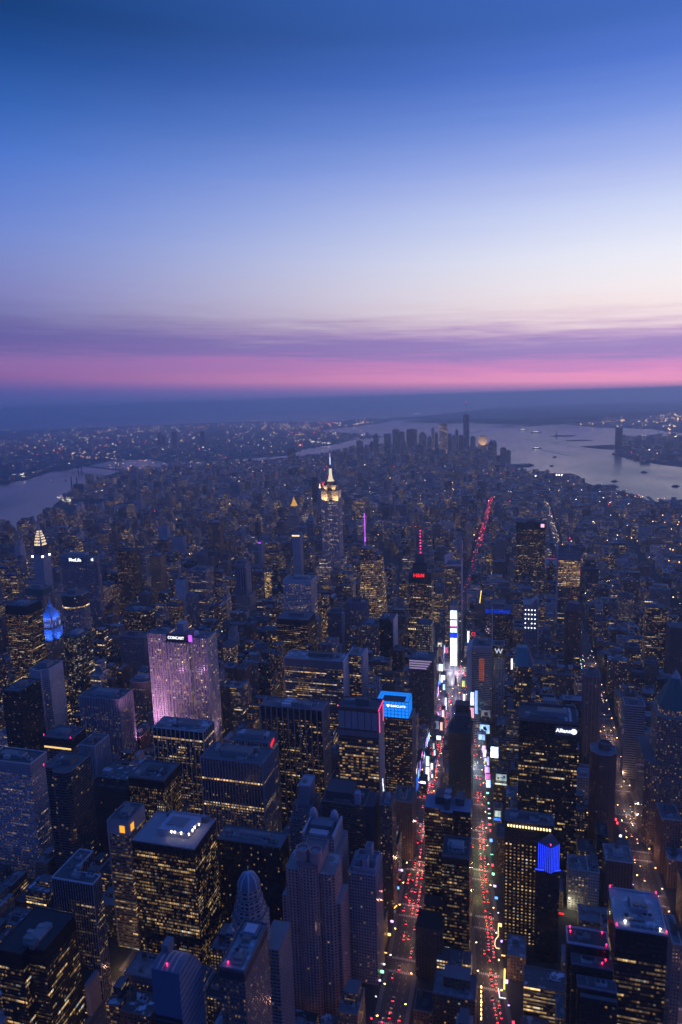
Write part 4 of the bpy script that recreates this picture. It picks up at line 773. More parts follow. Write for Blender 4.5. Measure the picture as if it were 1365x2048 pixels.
BAND = S((.10, .10, .115), 3.0, 3.9, 1.0, .5, .22, .75, run=7)
GLASS = S((.05, .06, .075), 1.7, 3.9, .9, .74, .16, .7, gloss=.8)
TWR = 'office tower'
SEEN = []   # (thing, short phrase) used when plain buildings are described
def note(th_roof, phrase):
    th = th_roof[0] if isinstance(th_roof, tuple) else th_roof
    SEEN.append((th, phrase)); return th_roof

# --- around the railway terminal, far left
x0, x1, y0, y1, z = H['metlife']
th, rf = note(tower('metlife', 'slab_tower', 'wide grey slab tower with tapered ends and a white lit name along its top', TWR, V(STONE, wall=(.22, .21, .24), bay=2.2, ww=.5, lit=.13, coh=.5),
    poly=[(x0+20, y0), (x1-20, y0), (x1, y0+13), (x1, y1-13), (x1-20, y1), (x0+20, y1), (x0, y1-13), (x0, y0+13)], mech=12, units=3), 'the wide grey slab with a lit name')
sg = MB(); sg.box(x0+30, x0+74, y0-1.2, y0-.2, z-11, z-1.5, (.03, .04, .07), floor=True); sgn = put(sg, 'name_sign', th)
lettering('lettering', 'MetLife', (x0+52, y0-1.5, z-6.2), 11.5, GL_SIGNW, sgn)
lettering('emblem', 'M', (x1-9, y0+6.0, z-6.2), 10, GL_SIGNW, th)
x0, x1, y0, y1, z = H['madison']
oct_ = lambda a, b, c, d, k: cham(a, b, c, d, k)
note(tower('madison', 'octagonal_tower', 'octagonal granite tower with a glass crown above a glowing yellow ring', TWR, V(STONE, wall=(.25, .24, .27), lit=.2, coh=.1), poly=oct_(x0, x1, y0, y1, 14),
    segs=[(z-27, None), (z-24, V(STONE, wall=(.8, .5, .15), ww=1, wh=.95, lit=9, coh=0, em=.9)), (z, V(GLASS, wall=(.10, .13, .16), lit=.02))], rc=.16, units=2), 'the octagonal tower with a glowing ring')
x0, x1, y0, y1, z = H['helmsley']
th = thing('pyramid_roof_tower', 'blue floodlit tower with a steep pyramid roof and lantern', TWR, (x0+x1)/2, (y0+y1)/2)
mb = MB(); mb.prism(rect(x0, x1, y0, y1), 0, z-26, V(STONE, wall=(.34, .33, .34), lit=.2)); mb.prism(rect(x0+2, x1-2, y0+2, y1-2), z-26, z, V(STONE, wall=(.36, .35, .36), bay=4, fl=12, ww=.4, wh=.8, lit=.5, coh=0, warm=.2, em=1.2)); put(mb, 'shaft', th)
mb = MB(); mb.solid(rect(x0+1, x1-1, y0+1, y1-1), z, z+22, (.20, .24, .26), top=rect(x0+11, x1-11, y0+14, y1-14)); put(mb, 'pyramid_roof', th)
mb = MB(); mb.lathe((x0+x1)/2, (y0+y1)/2, [(5, z+22), (5, z+29), (3, z+31), (1.5, z+38), (0, z+46)], 8, (.25, .28, .30)); put(mb, 'lantern', th)
for q, (lx, ly, lz, tx, ty, tz) in enumerate([(x0+8, y0-16, z-58, x0+8, y0, z-30), (x1-8, y0-16, z-58, x1-8, y0, z-30), ((x0+x1)/2, y0-18, z-8, (x0+x1)/2, y0+6, z+14), (x1+15, y0+20, z-10, x1-6, y0+20, z+12), (x1+15, y0+20, z-58, x1, y0+20, z-32)]):
    lamp('floodlight', 'SPOT', (lx, ly, lz), (tx, ty, tz), 150000, (.02, .13, 1.0), th, spot_size=R(95), spot_blend=.8, shadow_soft_size=3)
SEEN.append((th, 'the blue floodlit pyramid roof'))
note(tower('park_dark', 'banded_tower', 'broad tower with a black top storey over dense yellow window rows at the picture edge', TWR, V(DARK, lit=.62, coh=.55, em=.45, wh=.5, wall=(.03, .03, .035)), mech=18, units=3, rc=.14), 'the broad tower with dense yellow window rows')
x0, x1, y0, y1, z = H['green_glass']
note(tower('green_glass', 'glass_tower', 'dark green glass tower with a notched front and pale green lit top floors', TWR, V(GLASS, wall=(.02, .04, .045), lit=.30, warm=.55, em=.42, coh=.8),
    poly=[(x0, y0+7), (x0+7, y0), (x0+16, y0), (x0+19, y0+4), (x0+24, y0), (x1-4, y0), (x1, y0+6), (x1, y1), (x0, y1)], segs=[(z-12, None), (z, V(GLASS, wall=(.03, .09, .07), lit=.5, warm=.1, em=.25))]), 'the dark green glass tower')
x0, x1, y0, y1, z = H['notched']
note(tower('notched', 'notched_tower', 'white stone tower with stepped corner notches and gridded windows', TWR, V(PALE, wall=(.50, .49, .52), bay=2.6, ww=.45, lit=.10),
    poly=[(x0, y0), (x0+10, y0), (x0+10, y0-4), (x0+25, y0-4), (x0+25, y0), (x1, y0+5), (x1, y1), (x0, y1)], segs=[(z-14, None), (z, V(PALE, wall=(.46, .45, .48), ww=.1, lit=0))], units=2), 'the white tower with notched corners')
note(tower('dark_west', 'dark_tower', 'near black tower with a plain front and one orange light at the picture edge', TWR, V(DARK, lit=.03, coh=.2), units=2), 'the near black tower at the picture edge')
note(tower('rib_wide', 'ribbed_tower', 'wide grey tower with closely spaced pale vertical ribs and scattered orange windows', TWR, V(STONE, wall=(.23, .22, .25), bay=2.4, ww=.55, lit=.34, coh=.25, em=.42), ribs=(4.8, 1.3, .9, (.30, .29, .33)), mech=14, units=4, par=2), 'the wide tower with pale ribs')
note(tower('gray_slab', 'slab_block', 'flat grey office slab with a plain unlit facade and a raised roof box', 'office block', V(STONE, wall=(.20, .19, .22), ww=.5, lit=.05), units=2), 'the plain grey slab')
x0, x1, y0, y1, z = H['stone_mid']
note(tower('stone_mid', 'stone_tower', 'brown stone tower with cut corners and yellow windows close beside the pink floodlit slab', TWR, V(STONE, wall=(.20, .17, .16), lit=.22), poly=cham(x0, x1, y0, y1, 7), mech=8), 'the brown stone tower with cut corners')
note(tower('orange_brick', 'brick_tower', 'slim orange brown tower standing alone with a grid of warm windows', TWR, V(BRICK, wall=(.24, .15, .11), lit=.30, em=.5, bay=2.5)), 'the slim orange brown tower')
note(tower('dotted_black', 'black_tower', 'black glass tower sprinkled with small warm lights, flat topped', TWR, V(DARK, bay=2.6, ww=.5, wh=.45, lit=.30, coh=.25), units=1), 'the black tower sprinkled with lights')
note(tower('bluegrey_slab', 'banded_slab', 'blue grey slab with thin horizontal window bands all the way down', 'office block', V(BAND, wall=(.25, .26, .29), wh=.42, lit=.22), units=2), 'the blue grey banded slab')
x0, x1, y0, y1, z = H['octagon']
note(tower('octagon', 'dark_octagon', 'low dark octagonal block with rows of dotted lights and a white roof house', 'office block', V(DARK, lit=.28, coh=.4, bay=2.4, ww=.6), poly=cham(x0, x1, y0, y1, 18, 13), units=2, rc=.1), 'the dark octagonal block')
note(tower('blank_white', 'blank_tower', 'small white tower with one windowless pale side', TWR, V(PALE, wall=(.55, .56, .60), ww=.15, lit=.03), units=1), 'the small windowless white tower')
x0, x1, y0, y1, z = H['small_gothic']
note(tower('small_gothic', 'stepped_tower', 'slim grey tower with a rounded stepped top and small scattered lights', TWR, V(STONE, wall=(.20, .20, .23), lit=.18), poly=cham(x0, x1, y0, y1, 6), segs=[(z-20, None), (z, V(STONE, ww=.3))], units=1), 'the slim tower with a rounded top')
x0, x1, y0, y1, z = H['green_crown']
note(tower('green_crown', 'copper_topped_tower', 'broad tower with a ribbed green copper crown behind the blue lit pyramid roof', TWR, V(STONE, wall=(.18, .17, .18), lit=.3), segs=[(z-18, None), (z, V(STONE, wall=(.07, .16, .15), ww=.3, wh=.9, lit=0))], rc=(.08, .16, .15)), 'the broad tower with a green crown')
note(tower('um_slab', 'grey_tower', 'plain grey tower just behind the tiered bright spire', TWR, V(STONE, lit=.12)), 'the plain grey tower behind the tiered spire')

# --- tiered spire with glowing triangular windows
x, y = CHRYS
th = thing('art_deco_tower', 'white art deco tower with a tiered sunburst spire outlined in warm lights', 'tower', x, y)
mb = MB(); wst = V(PALE, wall=(.42, .42, .46), bay=2.4, ww=.4, lit=.14)
mb.prism(rect(x-28, x+28, y-28, y+28), 0, 70, wst); mb.prism(rect(x-22, x+22, y-22, y+22), 70, 110, wst); mb.prism(rect(x-16, x+16, y-16, y+16), 110, 215, V(wst, lit=.05)); mb.prism(rect(x-12.5, x+12.5, y-12.5, y+12.5), 215, 238, V(wst, wall=(.10, .10, .12))); put(mb, 'shaft', th)
mb = MB(); tiers = [(12.5, 238), (12, 247), (10.6, 255), (9, 262), (7.3, 268.5), (5.6, 274), (4, 280)]
for (a, za), (b, zb) in zip(tiers, tiers[1:]): mb.solid(cham(x-a, x+a, y-a, y+a, a*.35), za, zb, (.42, .44, .48), top=cham(x-b, x+b, y-b, y+b, b*.35))
crown = put(mb, 'crown', th)
mb = MB()
for (a, za), (b, zb) in zip(tiers, tiers[1:]):
    n = 4 if a > 8 else (3 if a > 5 else 2)
    for q in range(n):
        o = (q-(n-1)/2)*a*1.5/n; h = zb-za; arch = 1-(abs(o)/max(a, .1))**2*.55; hw = a*.34/n+.35
        for (ex, ey, sx, sy) in ((0, -1, 1, 0), (1, 0, 0, 1)):
            m_ = (a+b)/2+.5
            pz = za+.15*h; pt = pz+h*.85*arch
            A_ = [(x+ex*m_+sx*(o+k*hw), y+ey*m_+sy*(o+k*hw), pz) for k in (-1, 1)]
            mb.face([A_[0], A_[1], (x+ex*m_+sx*o, y+ey*m_+sy*o, pt)], 0)
put(mb, 'triangular_light', crown, [GL_CREAM])
mb = MB(); mb.lathe(x, y, [(4, 280), (2.2, 290), (1.1, 300), (.25, 319)], 8, (.45, .46, .5)); put(mb, 'spire', th)
beacon(th, x, y, 284, GL_CREAM, 1.6)
mb = MB()
for k in (-1, 1): mb.box(x+k*16-2, x+k*16+2, y-17, y-15, 208, 211, (.5, .5, .5), mi=0, floor=True)
mb.box(x+15, x+17, y+10, y+14, 208, 211, (.5,)*3, mi=0, floor=True); put(mb, 'corner_lamp', th, [GL_LAMPW])
SEEN.append((th, 'the tiered bright spire'))

# --- pink floodlit slab group
a0, a1, ya, yb, za = H['pink_left']; b0, b1, yc, yd, zb = H['pink_mid']; c0_, c1_, ye, yf, zc = H['pink_right']
PK = V(PALE, wall=(.40, .385, .40), bay=2.9, fl=3.7, ww=.62, wh=.56, lit=.44, coh=.3, em=1.0, run=2)
X0 = a0; X1 = c1_; Yf = min(ya, yc)+10
th = thing('floodlit_slab', 'tall stone slab tower floodlit pink with a white lit name on its roof screen', TWR, (X0+X1)/2, Yf+20)
mb = MB()
mb.prism(rect(X0, X0+34, Yf+12, Yf+44), 0, za, PK, rc=.15); mb.ribs((X0, Yf+12), (X0+34, Yf+12), 0, za, 5.2, 1.4, .8, (.46, .43, .46)); put(mb, 'side_wing', th)
mb = MB(); mb.prism(rect(X0+34, X1-30, Yf, Yf+44), 0, zb-18, PK, rc=.15); mb.ribs((X0+34, Yf), (X1-30, Yf), 0, zb-16, 5.2, 1.4, .8, (.46, .43, .46)); shaft = put(mb, 'shaft', th)
mb = MB(); mb.prism(rect(X1-30, X1, Yf+5, Yf+40), 0, zc, PK, rc=.15); mb.ribs((X1-30, Yf+5), (X1, Yf+5), 0, zc, 5.2, 1.4, .8, (.46, .43, .46)); mb.ribs((X1, Yf+5), (X1, Yf+40), 0, zc, 5.2, 1.4, .8, (.46, .43, .46)); put(mb, 'side_wing', th)
mb = MB(); mb.box(X0+42, X1-36, Yf+6, Yf+40, zb-18, zb-6, (.14, .13, .16)); mb.box(X0+50, X1-48, Yf+20, Yf+38, zb-6, zb+8, (.30, .30, .34)); rf = put(mb, 'roof_house', th)
mb = MB(); sx0, sx1 = X0+40, X1-34; mb.box(sx0, sx1, Yf+2.5, Yf+3.6, zb-17, zb-4, (.02, .02, .04)); sgn = put(mb, 'name_sign', th)
lettering('lettering', 'COMCAST', ((sx0+sx1)/2-1, Yf+2.2, zb-10), 6.2, GL_SIGNW, sgn, wide=1.0)
emis('emblem', sgn, GL_VIOLET, [(sx1+3, sx1+9, Yf+2.5, Yf+3.5, zb-15, zb-4)])
mb = MB(); mb.lathe(X1-22, Yf+14, [(0, zc), (3.2, zc+1), (4.4, zc+5), (3.2, zc+9), (0, zc+10)], 10, (.5, .5, .55)); put(mb, 'radar_dome', th)
roof_units(rf, X0+4, X0+30, Yf+16, Yf+40, za, 3, rnd, False); roof_units(rf, X1-27, X1-3, Yf+8, Yf+36, zc, 3, rnd, False)
for lx, tz, e in ((X0+17, 130, 1.0), (X0+2, 120, .9), (X0+45, 70, .35), (X0+75, 80, .35), (X1-15, 110, .6)):
    lamp('floodlight', 'SPOT', (lx, Yf-38, 66), (lx, Yf+8, tz), 260000*e, (1.0, .46, .88), th, spot_size=R(100), spot_blend=1, shadow_soft_size=4)
for lx in (X0+12, X0+50, X1-20):
    lamp('floodlight', 'SPOT', (lx, Yf-95, 140), (lx, Yf+4, 190), 60000, (1.0, .46, .88), th, spot_size=R(105), spot_blend=1, shadow_soft_size=4)
lamp('floodlight', 'SPOT', (X1+26, Yf+22, 50), (X1, Yf+22, 130), 170000, (1.0, .55, .88), th, spot_size=R(100), spot_blend=1, shadow_soft_size=4)
SEEN.append((th, 'the pink floodlit slab'))

# --- middle
note(tower('mullion_top', 'mullioned_tower', 'office tower with bold white vertical mullions, dark top band and bright yellow floors', TWR, V(DARK, wall=(.05, .05, .06), lit=.42, coh=.7, em=.5),
     segs=[(H['mullion_top'][4]-17, None), (H['mullion_top'][4]-12, V(DARK, lit=.95, coh=0, em=.8, ww=.9)), (H['mullion_top'][4], V(DARK, lit=0))], ribs=(7.4, .9, .8, (.5, .5, .54)), rc=.2, snow=.7, units=5, parc=(.42, .42, .46)), 'the tower with bold white mullions')
note(tower('white_grid', 'white_grid_tower', 'white gridded slab with a bright windowless end wall and dark square windows', TWR, V(PALE, wall=(.55, .54, .58), bay=3.6, fl=3.9, ww=.72, wh=.58, lit=.28, coh=.5, em=.45), segs=[(H['white_grid'][4]-9, None), (H['white_grid'][4], V(PALE, wall=(.5, .5, .54), ww=.02, lit=0))], rc=.2), 'the white gridded slab')
note(tower('black_band', 'black_tower', 'black glass tower with dotted rows of lights and a grey framed flat roof', TWR, V(DARK, bay=2.2, ww=.7, wh=.45, lit=.45, coh=.5, em=.42), mech=12, units=4, rc=.15, parc=(.2, .2, .23)), 'the black tower with a grey framed roof')
x0, x1, y0, y1, z = H['f500']
th = thing('stepped_tower', 'tall stone tower with dark vertical stripes and stepped shoulders', 'tower', (x0+x1)/2, (y0+y1)/2)
mb = MB(); mb.prism(rect(x0-4, x1+14, y0-6, y1+8), 0, 90, STONE); mb.prism(rect(x0-1, x1+8, y0-3, y1+4), 90, 135, STONE); mb.prism(rect(x0, x1, y0, y1), 135, z, V(STONE, wall=(.30, .29, .32), lit=.05)); mb.prism(rect(x0+5, x1-5, y0+5, y1-5), z, z+8, V(STONE, lit=0)); mb.ribs((x0+4, y0), (x1-4, y0), 60, z-8, 7.3, 2.4, .5, (.05, .05, .06)); put(mb, 'shaft', th)
mb = MB(); mb.ring(rect(x0-.2, x1+.2, y0-.2, y1+.2), z-.5, z+1.4, .8, (.35, .34, .36)); rf = put(mb, 'roof', th); roof_units(rf, x0+2, x1-2, y0+2, y1-2, z, 2, rnd, False)
SEEN.append((th, 'the stone tower with dark vertical stripes'))
note(tower('thin_slab', 'thin_tower', 'very thin pale tower with a purple lit top edge', TWR, V(PALE, lit=.06), units=1), 'the very thin pale tower')
x0, x1, y0, y1, z = H['thin_slab']; emis('lit_edge', SEEN[-1][0], GL_VIOLET, [(x0, x1, y0-.8, y0-.2, z-2.5, z)])
x0, x1, y0, y1, z = H['white_shaft']; note(tower('white_shaft', 'plain_tower', 'pale square tower with a lit rooftop colonnade and few windows', TWR, V(PALE, wall=(.42, .42, .46), ww=.3, lit=.03), units=1), 'the pale tower with a lit colonnade')
emis('lit_colonnade', SEEN[-1][0], GL_CREAM, [(x0+1+k*4.2, x0+3.4+k*4.2, y0-.6, y0-.1, z-6, z-2) for k in range(6)])
x0, x1, y0, y1, z = H['yellow_curve']; note(tower('yellow_curve', 'curved_glass_tower', 'short tower with a bowed facade of yellow lit floors', TWR, V(BAND, wall=(.05, .05, .05), lit=.9, coh=.15, em=.75, fl=4.2), poly=[(x0, y0), (x0+8, y0-4), (x0+17, y0-4), (x1, y0), (x1, y1), (x0, y1)], units=1), 'the bowed yellow lit tower')
note(tower('cream_slab', 'cream_slab', 'broad stone faced slab with a white end wall and orange lit floors in bands', TWR, V(BAND, wall=(.16, .15, .17), lit=.34, coh=.85, em=.6, run=9, wh=.45),
    segs=[(H['cream_slab'][4]-14, None), (H['cream_slab'][4], V(BAND, wall=(.17, .16, .18), lit=0, wh=.05))], rc=.22, snow=.8, units=7, parc=(.32, .31, .34)), 'the broad slab with a white end wall')
x0, x1, y0, y1, z = H['cream_slab']; mb = MB(); mb.box(x1+.02, x1+1.5, y0-.6, y1, 0, z+1, (.58, .55, .58)); mb.box(x0-1.2, x0-.02, y0-.6, y1, 0, z+1, (.45, .43, .46)); put(mb, 'end_wall', SEEN[-1][0])
note(tower('cream_wing', 'cream_wing_tower', 'narrow companion tower with a lit core between white end walls', TWR, V(BAND, wall=(.10, .10, .11), lit=.55, coh=.7, em=.6), units=2, rc=.25), 'the narrow lit tower between white walls')
x0, x1, y0, y1, z = H['cream_wing']; mb = MB(); mb.box(x1+.02, x1+4, y0-1, y1, 0, z+1, (.40, .37, .40)); mb.box(x0-3, x0-.02, y0-1, y1, 0, z+1, (.40, .37, .40)); put(mb, 'end_wall', SEEN[-1][0])
note(tower('columned', 'columned_tower', 'huge dark slab with widely spaced pale columns and a brown roof', TWR, V(DARK, wall=(.02, .02, .026), lit=.30, coh=.75, em=.5, run=5), mech=16, ribs=(8.5, 1.3, 1.3, (.32, .28, .30)), rc=(.19, .15, .16), units=5, parc=(.24, .19, .21)), 'the huge dark slab with pale columns')
x0, x1, y0, y1, z = H['columned']; mb = MB()
for k in range(3): mb.box(x0+32+k*1.0, x0+45+k*1.0, y0+3+k*8, y0+8+k*8, z, z+4.5, (.50, .51, .56))
put(mb, 'louvre_house', SEEN[-1][0])
# arched brown tower with six pale panels under its roof
x0, x1, y0, y1, z = H['arched']
AR = V(BAND, wall=(.16, .09, .075), bay=3.6, fl=4.0, ww=.86, wh=.56, lit=.62, coh=.35, em=.55, run=3)
th, rf = note(tower('arched', 'panelled_tower', 'red brown tower with six tall pale panels below its roof and rows of golden windows', TWR, AR,
    segs=[(z-104, AR), (z-98, V(AR, lit=0, wh=.1)), (z-46, V(AR, lit=.66)), (z-41, V(AR, lit=.3, em=.3)), (z-36, V(AR, lit=0, wh=.1)), (z, V(AR, lit=0, wh=.02, ww=.02))], rc=(.09, .10, .11), parc=(.20, .08, .08), units=4), 'the red brown tower with pale panels')
mb = MB(); wd = (x1-x0)/6
for k in range(6): mb.box(x0+k*wd+.6, x0+(k+1)*wd-.6, y0-.5, y0-.05, z-27, z-4, (.30, .29, .33))
put(mb, 'stone_panel', th); mb = MB(); mb.box(x0-1.5, x1+1.5, y0-1.6, y0-.1, z-36, z-30, (.22, .18, .20)); mb.box(x1+.05, x1+1.2, y0, y1, 0, z-4, (.30, .26, .28)); put(mb, 'stone_frame', th)
emis('neon_trim', th, GL_PINK, bars=[((x1+.8, y0+1, z-1), (x1+.8, y1, z-1), .5), ((x1+1.6, y0+2, z-3), (x1+1.6, y0+2, z-30), .45), ((x1+1.6, y1-6, z-3), (x1+1.6, y1-6, z-26), .4)])
emis('screen_strip', th, GL_SIGNW, [(x1+1.2, x1+1.7, y0+14+k*2.2, y0+15.4+k*2.2, z-110-k*9, z-100-k*9) for k in range(6)])
beacon(rf, x0, y0, z+1)
# tower with glowing blue crown
x0, x1, y0, y1, z = H['blue_crown']
th = thing('blue_crown_tower', 'office tower topped by a square glowing blue crown with a white name and bird emblem', TWR, (x0+x1)/2, (y0+y1)/2)
BC = V(DARK, wall=(.045, .045, .055), bay=3.4, fl=3.9, ww=.62, wh=.42, lit=.50, coh=.3, em=.5)
mb = MB(); mb.prism(rect(x0+5, x1+4, y0+3, y1+3), 0, z-24, BC, rc=.1); mb.ribs((x1+4, y0+3), (x1+4, y1+3), 0, z-24, 5, .8, .6, (.25, .25, .3)); put(mb, 'shaft', th)
mb = MB(); mb.box(x0+.6, x1-.6, y0+.6, y1-.6, z-23, z-3.2, (.03, .05, .10)); put(mb, 'crown_core', th)
CROWN, t = mat('blue_crown_glass'); gp = t.n('ShaderNodeUVMap', uv_map='UVMap').outputs[0]; uu, vv, _ = t.sep(gp)
fu_, fv_ = t.m('FRACT', uu), t.m('FRACT', vv); g_ = t.m('MULTIPLY', t.mr(t.m('ABSOLUTE', t.m('SUBTRACT', fu_, .5)), .32, .5, 1, .25), t.mr(t.m('ABSOLUTE', t.m('SUBTRACT', fv_, .5)), .34, .5, 1, .2))
ee = t.n('ShaderNodeEmission'); t.put(ee.inputs[0], t.mix(g_, (.0, .07, .75, 1), (.01, .25, 1.0, 1))); t.put(ee.inputs[1], t.m('ADD', .25, t.m('MULTIPLY', g_, 1.0))); t.t.links.new(ee.outputs[0], t.n('ShaderNodeOutputMaterial').inputs['Surface'])
mb = MB()
for p_, q_ in (((x0, y0), (x1, y0)), ((x1, y0), (x1, y1)), ((x1, y1), (x0, y1)), ((x0, y1), (x0, y0))):
    L = math.hypot(q_[0]-p_[0], q_[1]-p_[1]); mb.face([(*p_, z-25), (*q_, z-25), (*q_, z), (*p_, z)], 0, [(0, 0), (round(L/5.4), 0), (round(L/5.4), 5), (0, 5)])
i_ = 7
for p_, q_, r_, s_ in (((x0, y0), (x1, y0), (x1-i_, y0+i_*.6), (x0+i_, y0+i_*.6)), ((x1, y0), (x1, y1), (x1-i_, y1-i_), (x1-i_, y0+i_*.6)), ((x1, y1), (x0, y1), (x0+i_, y1-i_), (x1-i_, y1-i_)), ((x0, y1), (x0, y0), (x0+i_, y0+i_*.6), (x0+i_, y1-i_))):
    L = math.hypot(q_[0]-p_[0], q_[1]-p_[1]); mb.face([(*p_, z), (*q_, z), (*r_, z-2.8), (*s_, z-2.8)], 0, [(0, 0), (round(L/4), 0), (round(L/4), 2), (0, 2)])
crown = put(mb, 'glass_crown', th, [CROWN])
mb = MB(); mb.box(x0+i_+2, x1-i_-2, y0+i_*.6+2, y1-i_-2, z-3.2, z-2.9, (.05, .05, .06)); mb.ring(rect(x0-.4, x1+.4, y0-.4, y1+.4), z-.3, z+.6, .7, (.05, .14, .35)); put(mb, 'roof', th)
lettering('lettering', 'BARCLAYS', (x0+31.5, y0-.5, z-7.2), 4.6, GL_SIGNW, crown); mb = MB(); ex_, ez_ = x0+17.0, z-7.2
mb.face([(ex_-2.6, y0-.4, ez_+2.2), (ex_-1.6, y0-.4, ez_-.6), (ex_, y0-.4, ez_-2.6), (ex_+1.6, y0-.4, ez_-.6), (ex_+2.6, y0-.4, ez_+2.2), (ex_+.9, y0-.4, ez_+1.3), (ex_, y0-.4, ez_+2.6), (ex_-.9, y0-.4, ez_+1.3)][::1], 0); put(mb, 'bird_emblem', crown, [GL_SIGNW])
SEEN.append((th, 'the glowing blue crown'))
x0, x1, y0, y1, z = H['louvre']
note(tower('louvre', 'louvred_tower', 'dark blue office tower with three lilac lit louvres at its top and sparse yellow lights', TWR, V(DARK, wall=(.035, .04, .055), bay=2.6, ww=.5, wh=.45, lit=.14, coh=.2), units=2), 'the tower with lilac louvres')
LIL = glow('lilac_louvre', (.50, .38, .75), .55); emis('lit_louvre', SEEN[-1][0], LIL, [(x0+1, x1-4-k*3, y0-.9, y0-.1, z-3.4-k*4.4, z-1-k*4.4) for k in range(4)])
note(tower('dark_slab', 'dark_slab', 'dark slim slab with a pale vertical edge strip on one side', TWR, V(DARK, lit=.05), units=2), 'the dark slim slab with a pale edge')
x0, x1, y0, y1, z = H['dark_slab']; mb = MB(); mb.box(x1+.05, x1+2, y0-.6, y1, 0, z, (.48, .46, .50)); put(mb, 'edge_strip', SEEN[-1][0])
note(tower('tan_slab', 'tan_block', 'dark slab with orderly yellow lights adjoining a slim slab with a pale edge', TWR, V(STONE, wall=(.11, .10, .12), lit=.30, bay=2.6)), 'the dark slab with orderly yellow lights')
note(tower('brown_tower', 'brown_tower', 'dull brown tower with a pale pier along one corner', TWR, V(STONE, wall=(.15, .12, .13), lit=.08)), 'the dull brown tower')
x0, x1, y0, y1, z = H['brown_tower']; mb = MB(); mb.box(x1+.05, x1+5, y0-.7, y0+8, 0, z+1, (.34, .30, .33)); put(mb, 'corner_pier', SEEN[-1][0])
note(tower('piered', 'piered_tower', 'pinkish tower with a crown of short vertical piers around its top', TWR, V(STONE, wall=(.20, .16, .17), lit=.28, em=.45), mech=16, ribs=(3.6, 1.2, .7, (.30, .26, .28))), 'the pinkish tower with piers')
x0, x1, y0, y1, z = H['glass_dots']; note(tower('glass_dots', 'grid_front_tower', 'black tower with small white square lights on its front', TWR, V(DARK, bay=4, fl=5, ww=.5, wh=.5, lit=.7, coh=0, warm=.3, em=.4), units=2), 'the black tower with white square lights')
# crystalline tower
x0, x1, y0, y1, z = H['boa']
th = thing('crystal_tower', 'faceted glass tower full of golden office lights with a violet lit spire', TWR, (x0+x1)/2, (y0+y1)/2)
BO = V(GLASS, wall=(.09, .09, .11), bay=2.2, fl=4.2, ww=.92, wh=.55, lit=.85, coh=.45, em=.55, run=4)
mb = MB(); base_ = [(x0-4, y0-3), (x1-6, y0-6), (x1+10, y0+6), (x1+10, y1+6), (x0, y1+6), (x0-6, y1)]
top_ = [(x0+2, y0+4), (x1-8, y0+2), (x1-1, y0+12), (x1-2, y1), (x0+8, y1), (x0+2, y1-8)]
mid_ = [(a+(c-a)*.5, b+(d-b)*.5) for (a, b), (c, d) in zip(base_, top_)]
mb.prism(base_, 0, 130, BO, cap=False, top=mid_); mb.prism(mid_, 130, z-18, BO, cap=False, top=top_)
mb.prism(top_, z-18, z-6, V(BO, lit=.1), rc=.15); mb.prism([top_[0], top_[1], ((x0+x1)/2, (y0+y1)/2), (x0+2, y1-10)], z-6, z+10, V(BO, lit=.3), rc=.2); put(mb, 'shaft', th)
sxp, syp = BOASP; mb = MB(); mb.bar((sxp, syp, z-16), (sxp, syp, z+20), 2.2, (.3, .3, .35)); mb.bar((sxp, syp, z+10), (sxp, syp, 366), 1.2, (.3, .3, .35), r2=.4); sp = put(mb, 'spire', th)
emis('lit_mast', sp, GL_VIOLET, bars=[((sxp, syp, z-10), (sxp, syp, z+30), 1.9), ((sxp, syp, z+30), (sxp, syp, 348), 1.15)])
SEEN.append((th, 'the faceted golden tower with a violet spire'))
# tower with red lettering and a banded mast
x0, x1, y0, y1, z = H['fourts']
th, rf = note(tower('fourts', 'mast_tower', 'dark tower crowned by square red lettering and a tall red lit mast', TWR, V(DARK, wall=(.05, .045, .045), lit=.45, coh=.5, em=.5, bay=2.4), mech=24, units=2), 'the tower with red letters and mast')
x, y = (x0+x1)/2, y0+16; mb = MB(); mb.box(x-16, x+16, y0+2, y0+3.5, z, z+22, (.05, .05, .06)); mb.box(x-9, x+9, y-6, y+12, z, z+40, (.10, .10, .12)); put(mb, 'sign_cube', th)
lettering('lettering', 'H&M', (x-2, y0-.6, z-6), 11.5, GL_SIGNR, th)
mb = MB(); hts = [(6, z+40), (3.6, z+62), (2.0, z+88), (1.0, FTOP-6)]
for (ra, za_), (rb_, zb_) in zip(hts, hts[1:]):
    for sx, sy in ((-1, -1), (1, -1), (1, 1), (-1, 1)): mb.bar((x+sx*ra*.7, y+sy*ra*.7, za_), (x+sx*rb_*.7, y+sy*rb_*.7, zb_), .45, (.3, .1, .1))
    k_ = za_
    while k_ < zb_: mb.box(x-ra*.75, x+ra*.75, y-ra*.75, y+ra*.75, k_, k_+.5, (.3, .1, .1), floor=True); k_ += 5
mast = put(mb, 'mast', th); emis('mast_lights', mast, GL_PINK, [(x-1.6, x+1.6, y-1.6, y+1.6, za_, za_+2.2) for za_ in [z+42+q*7 for q in range(int((FTOP-z-48)/7))]])
for q in range(11): emis('cornice_lamp', th, GL_CREAM, [(x0+q*4.6, x0+q*4.6+1.5, y0-9, y0-8, z-128, z-125.5)])
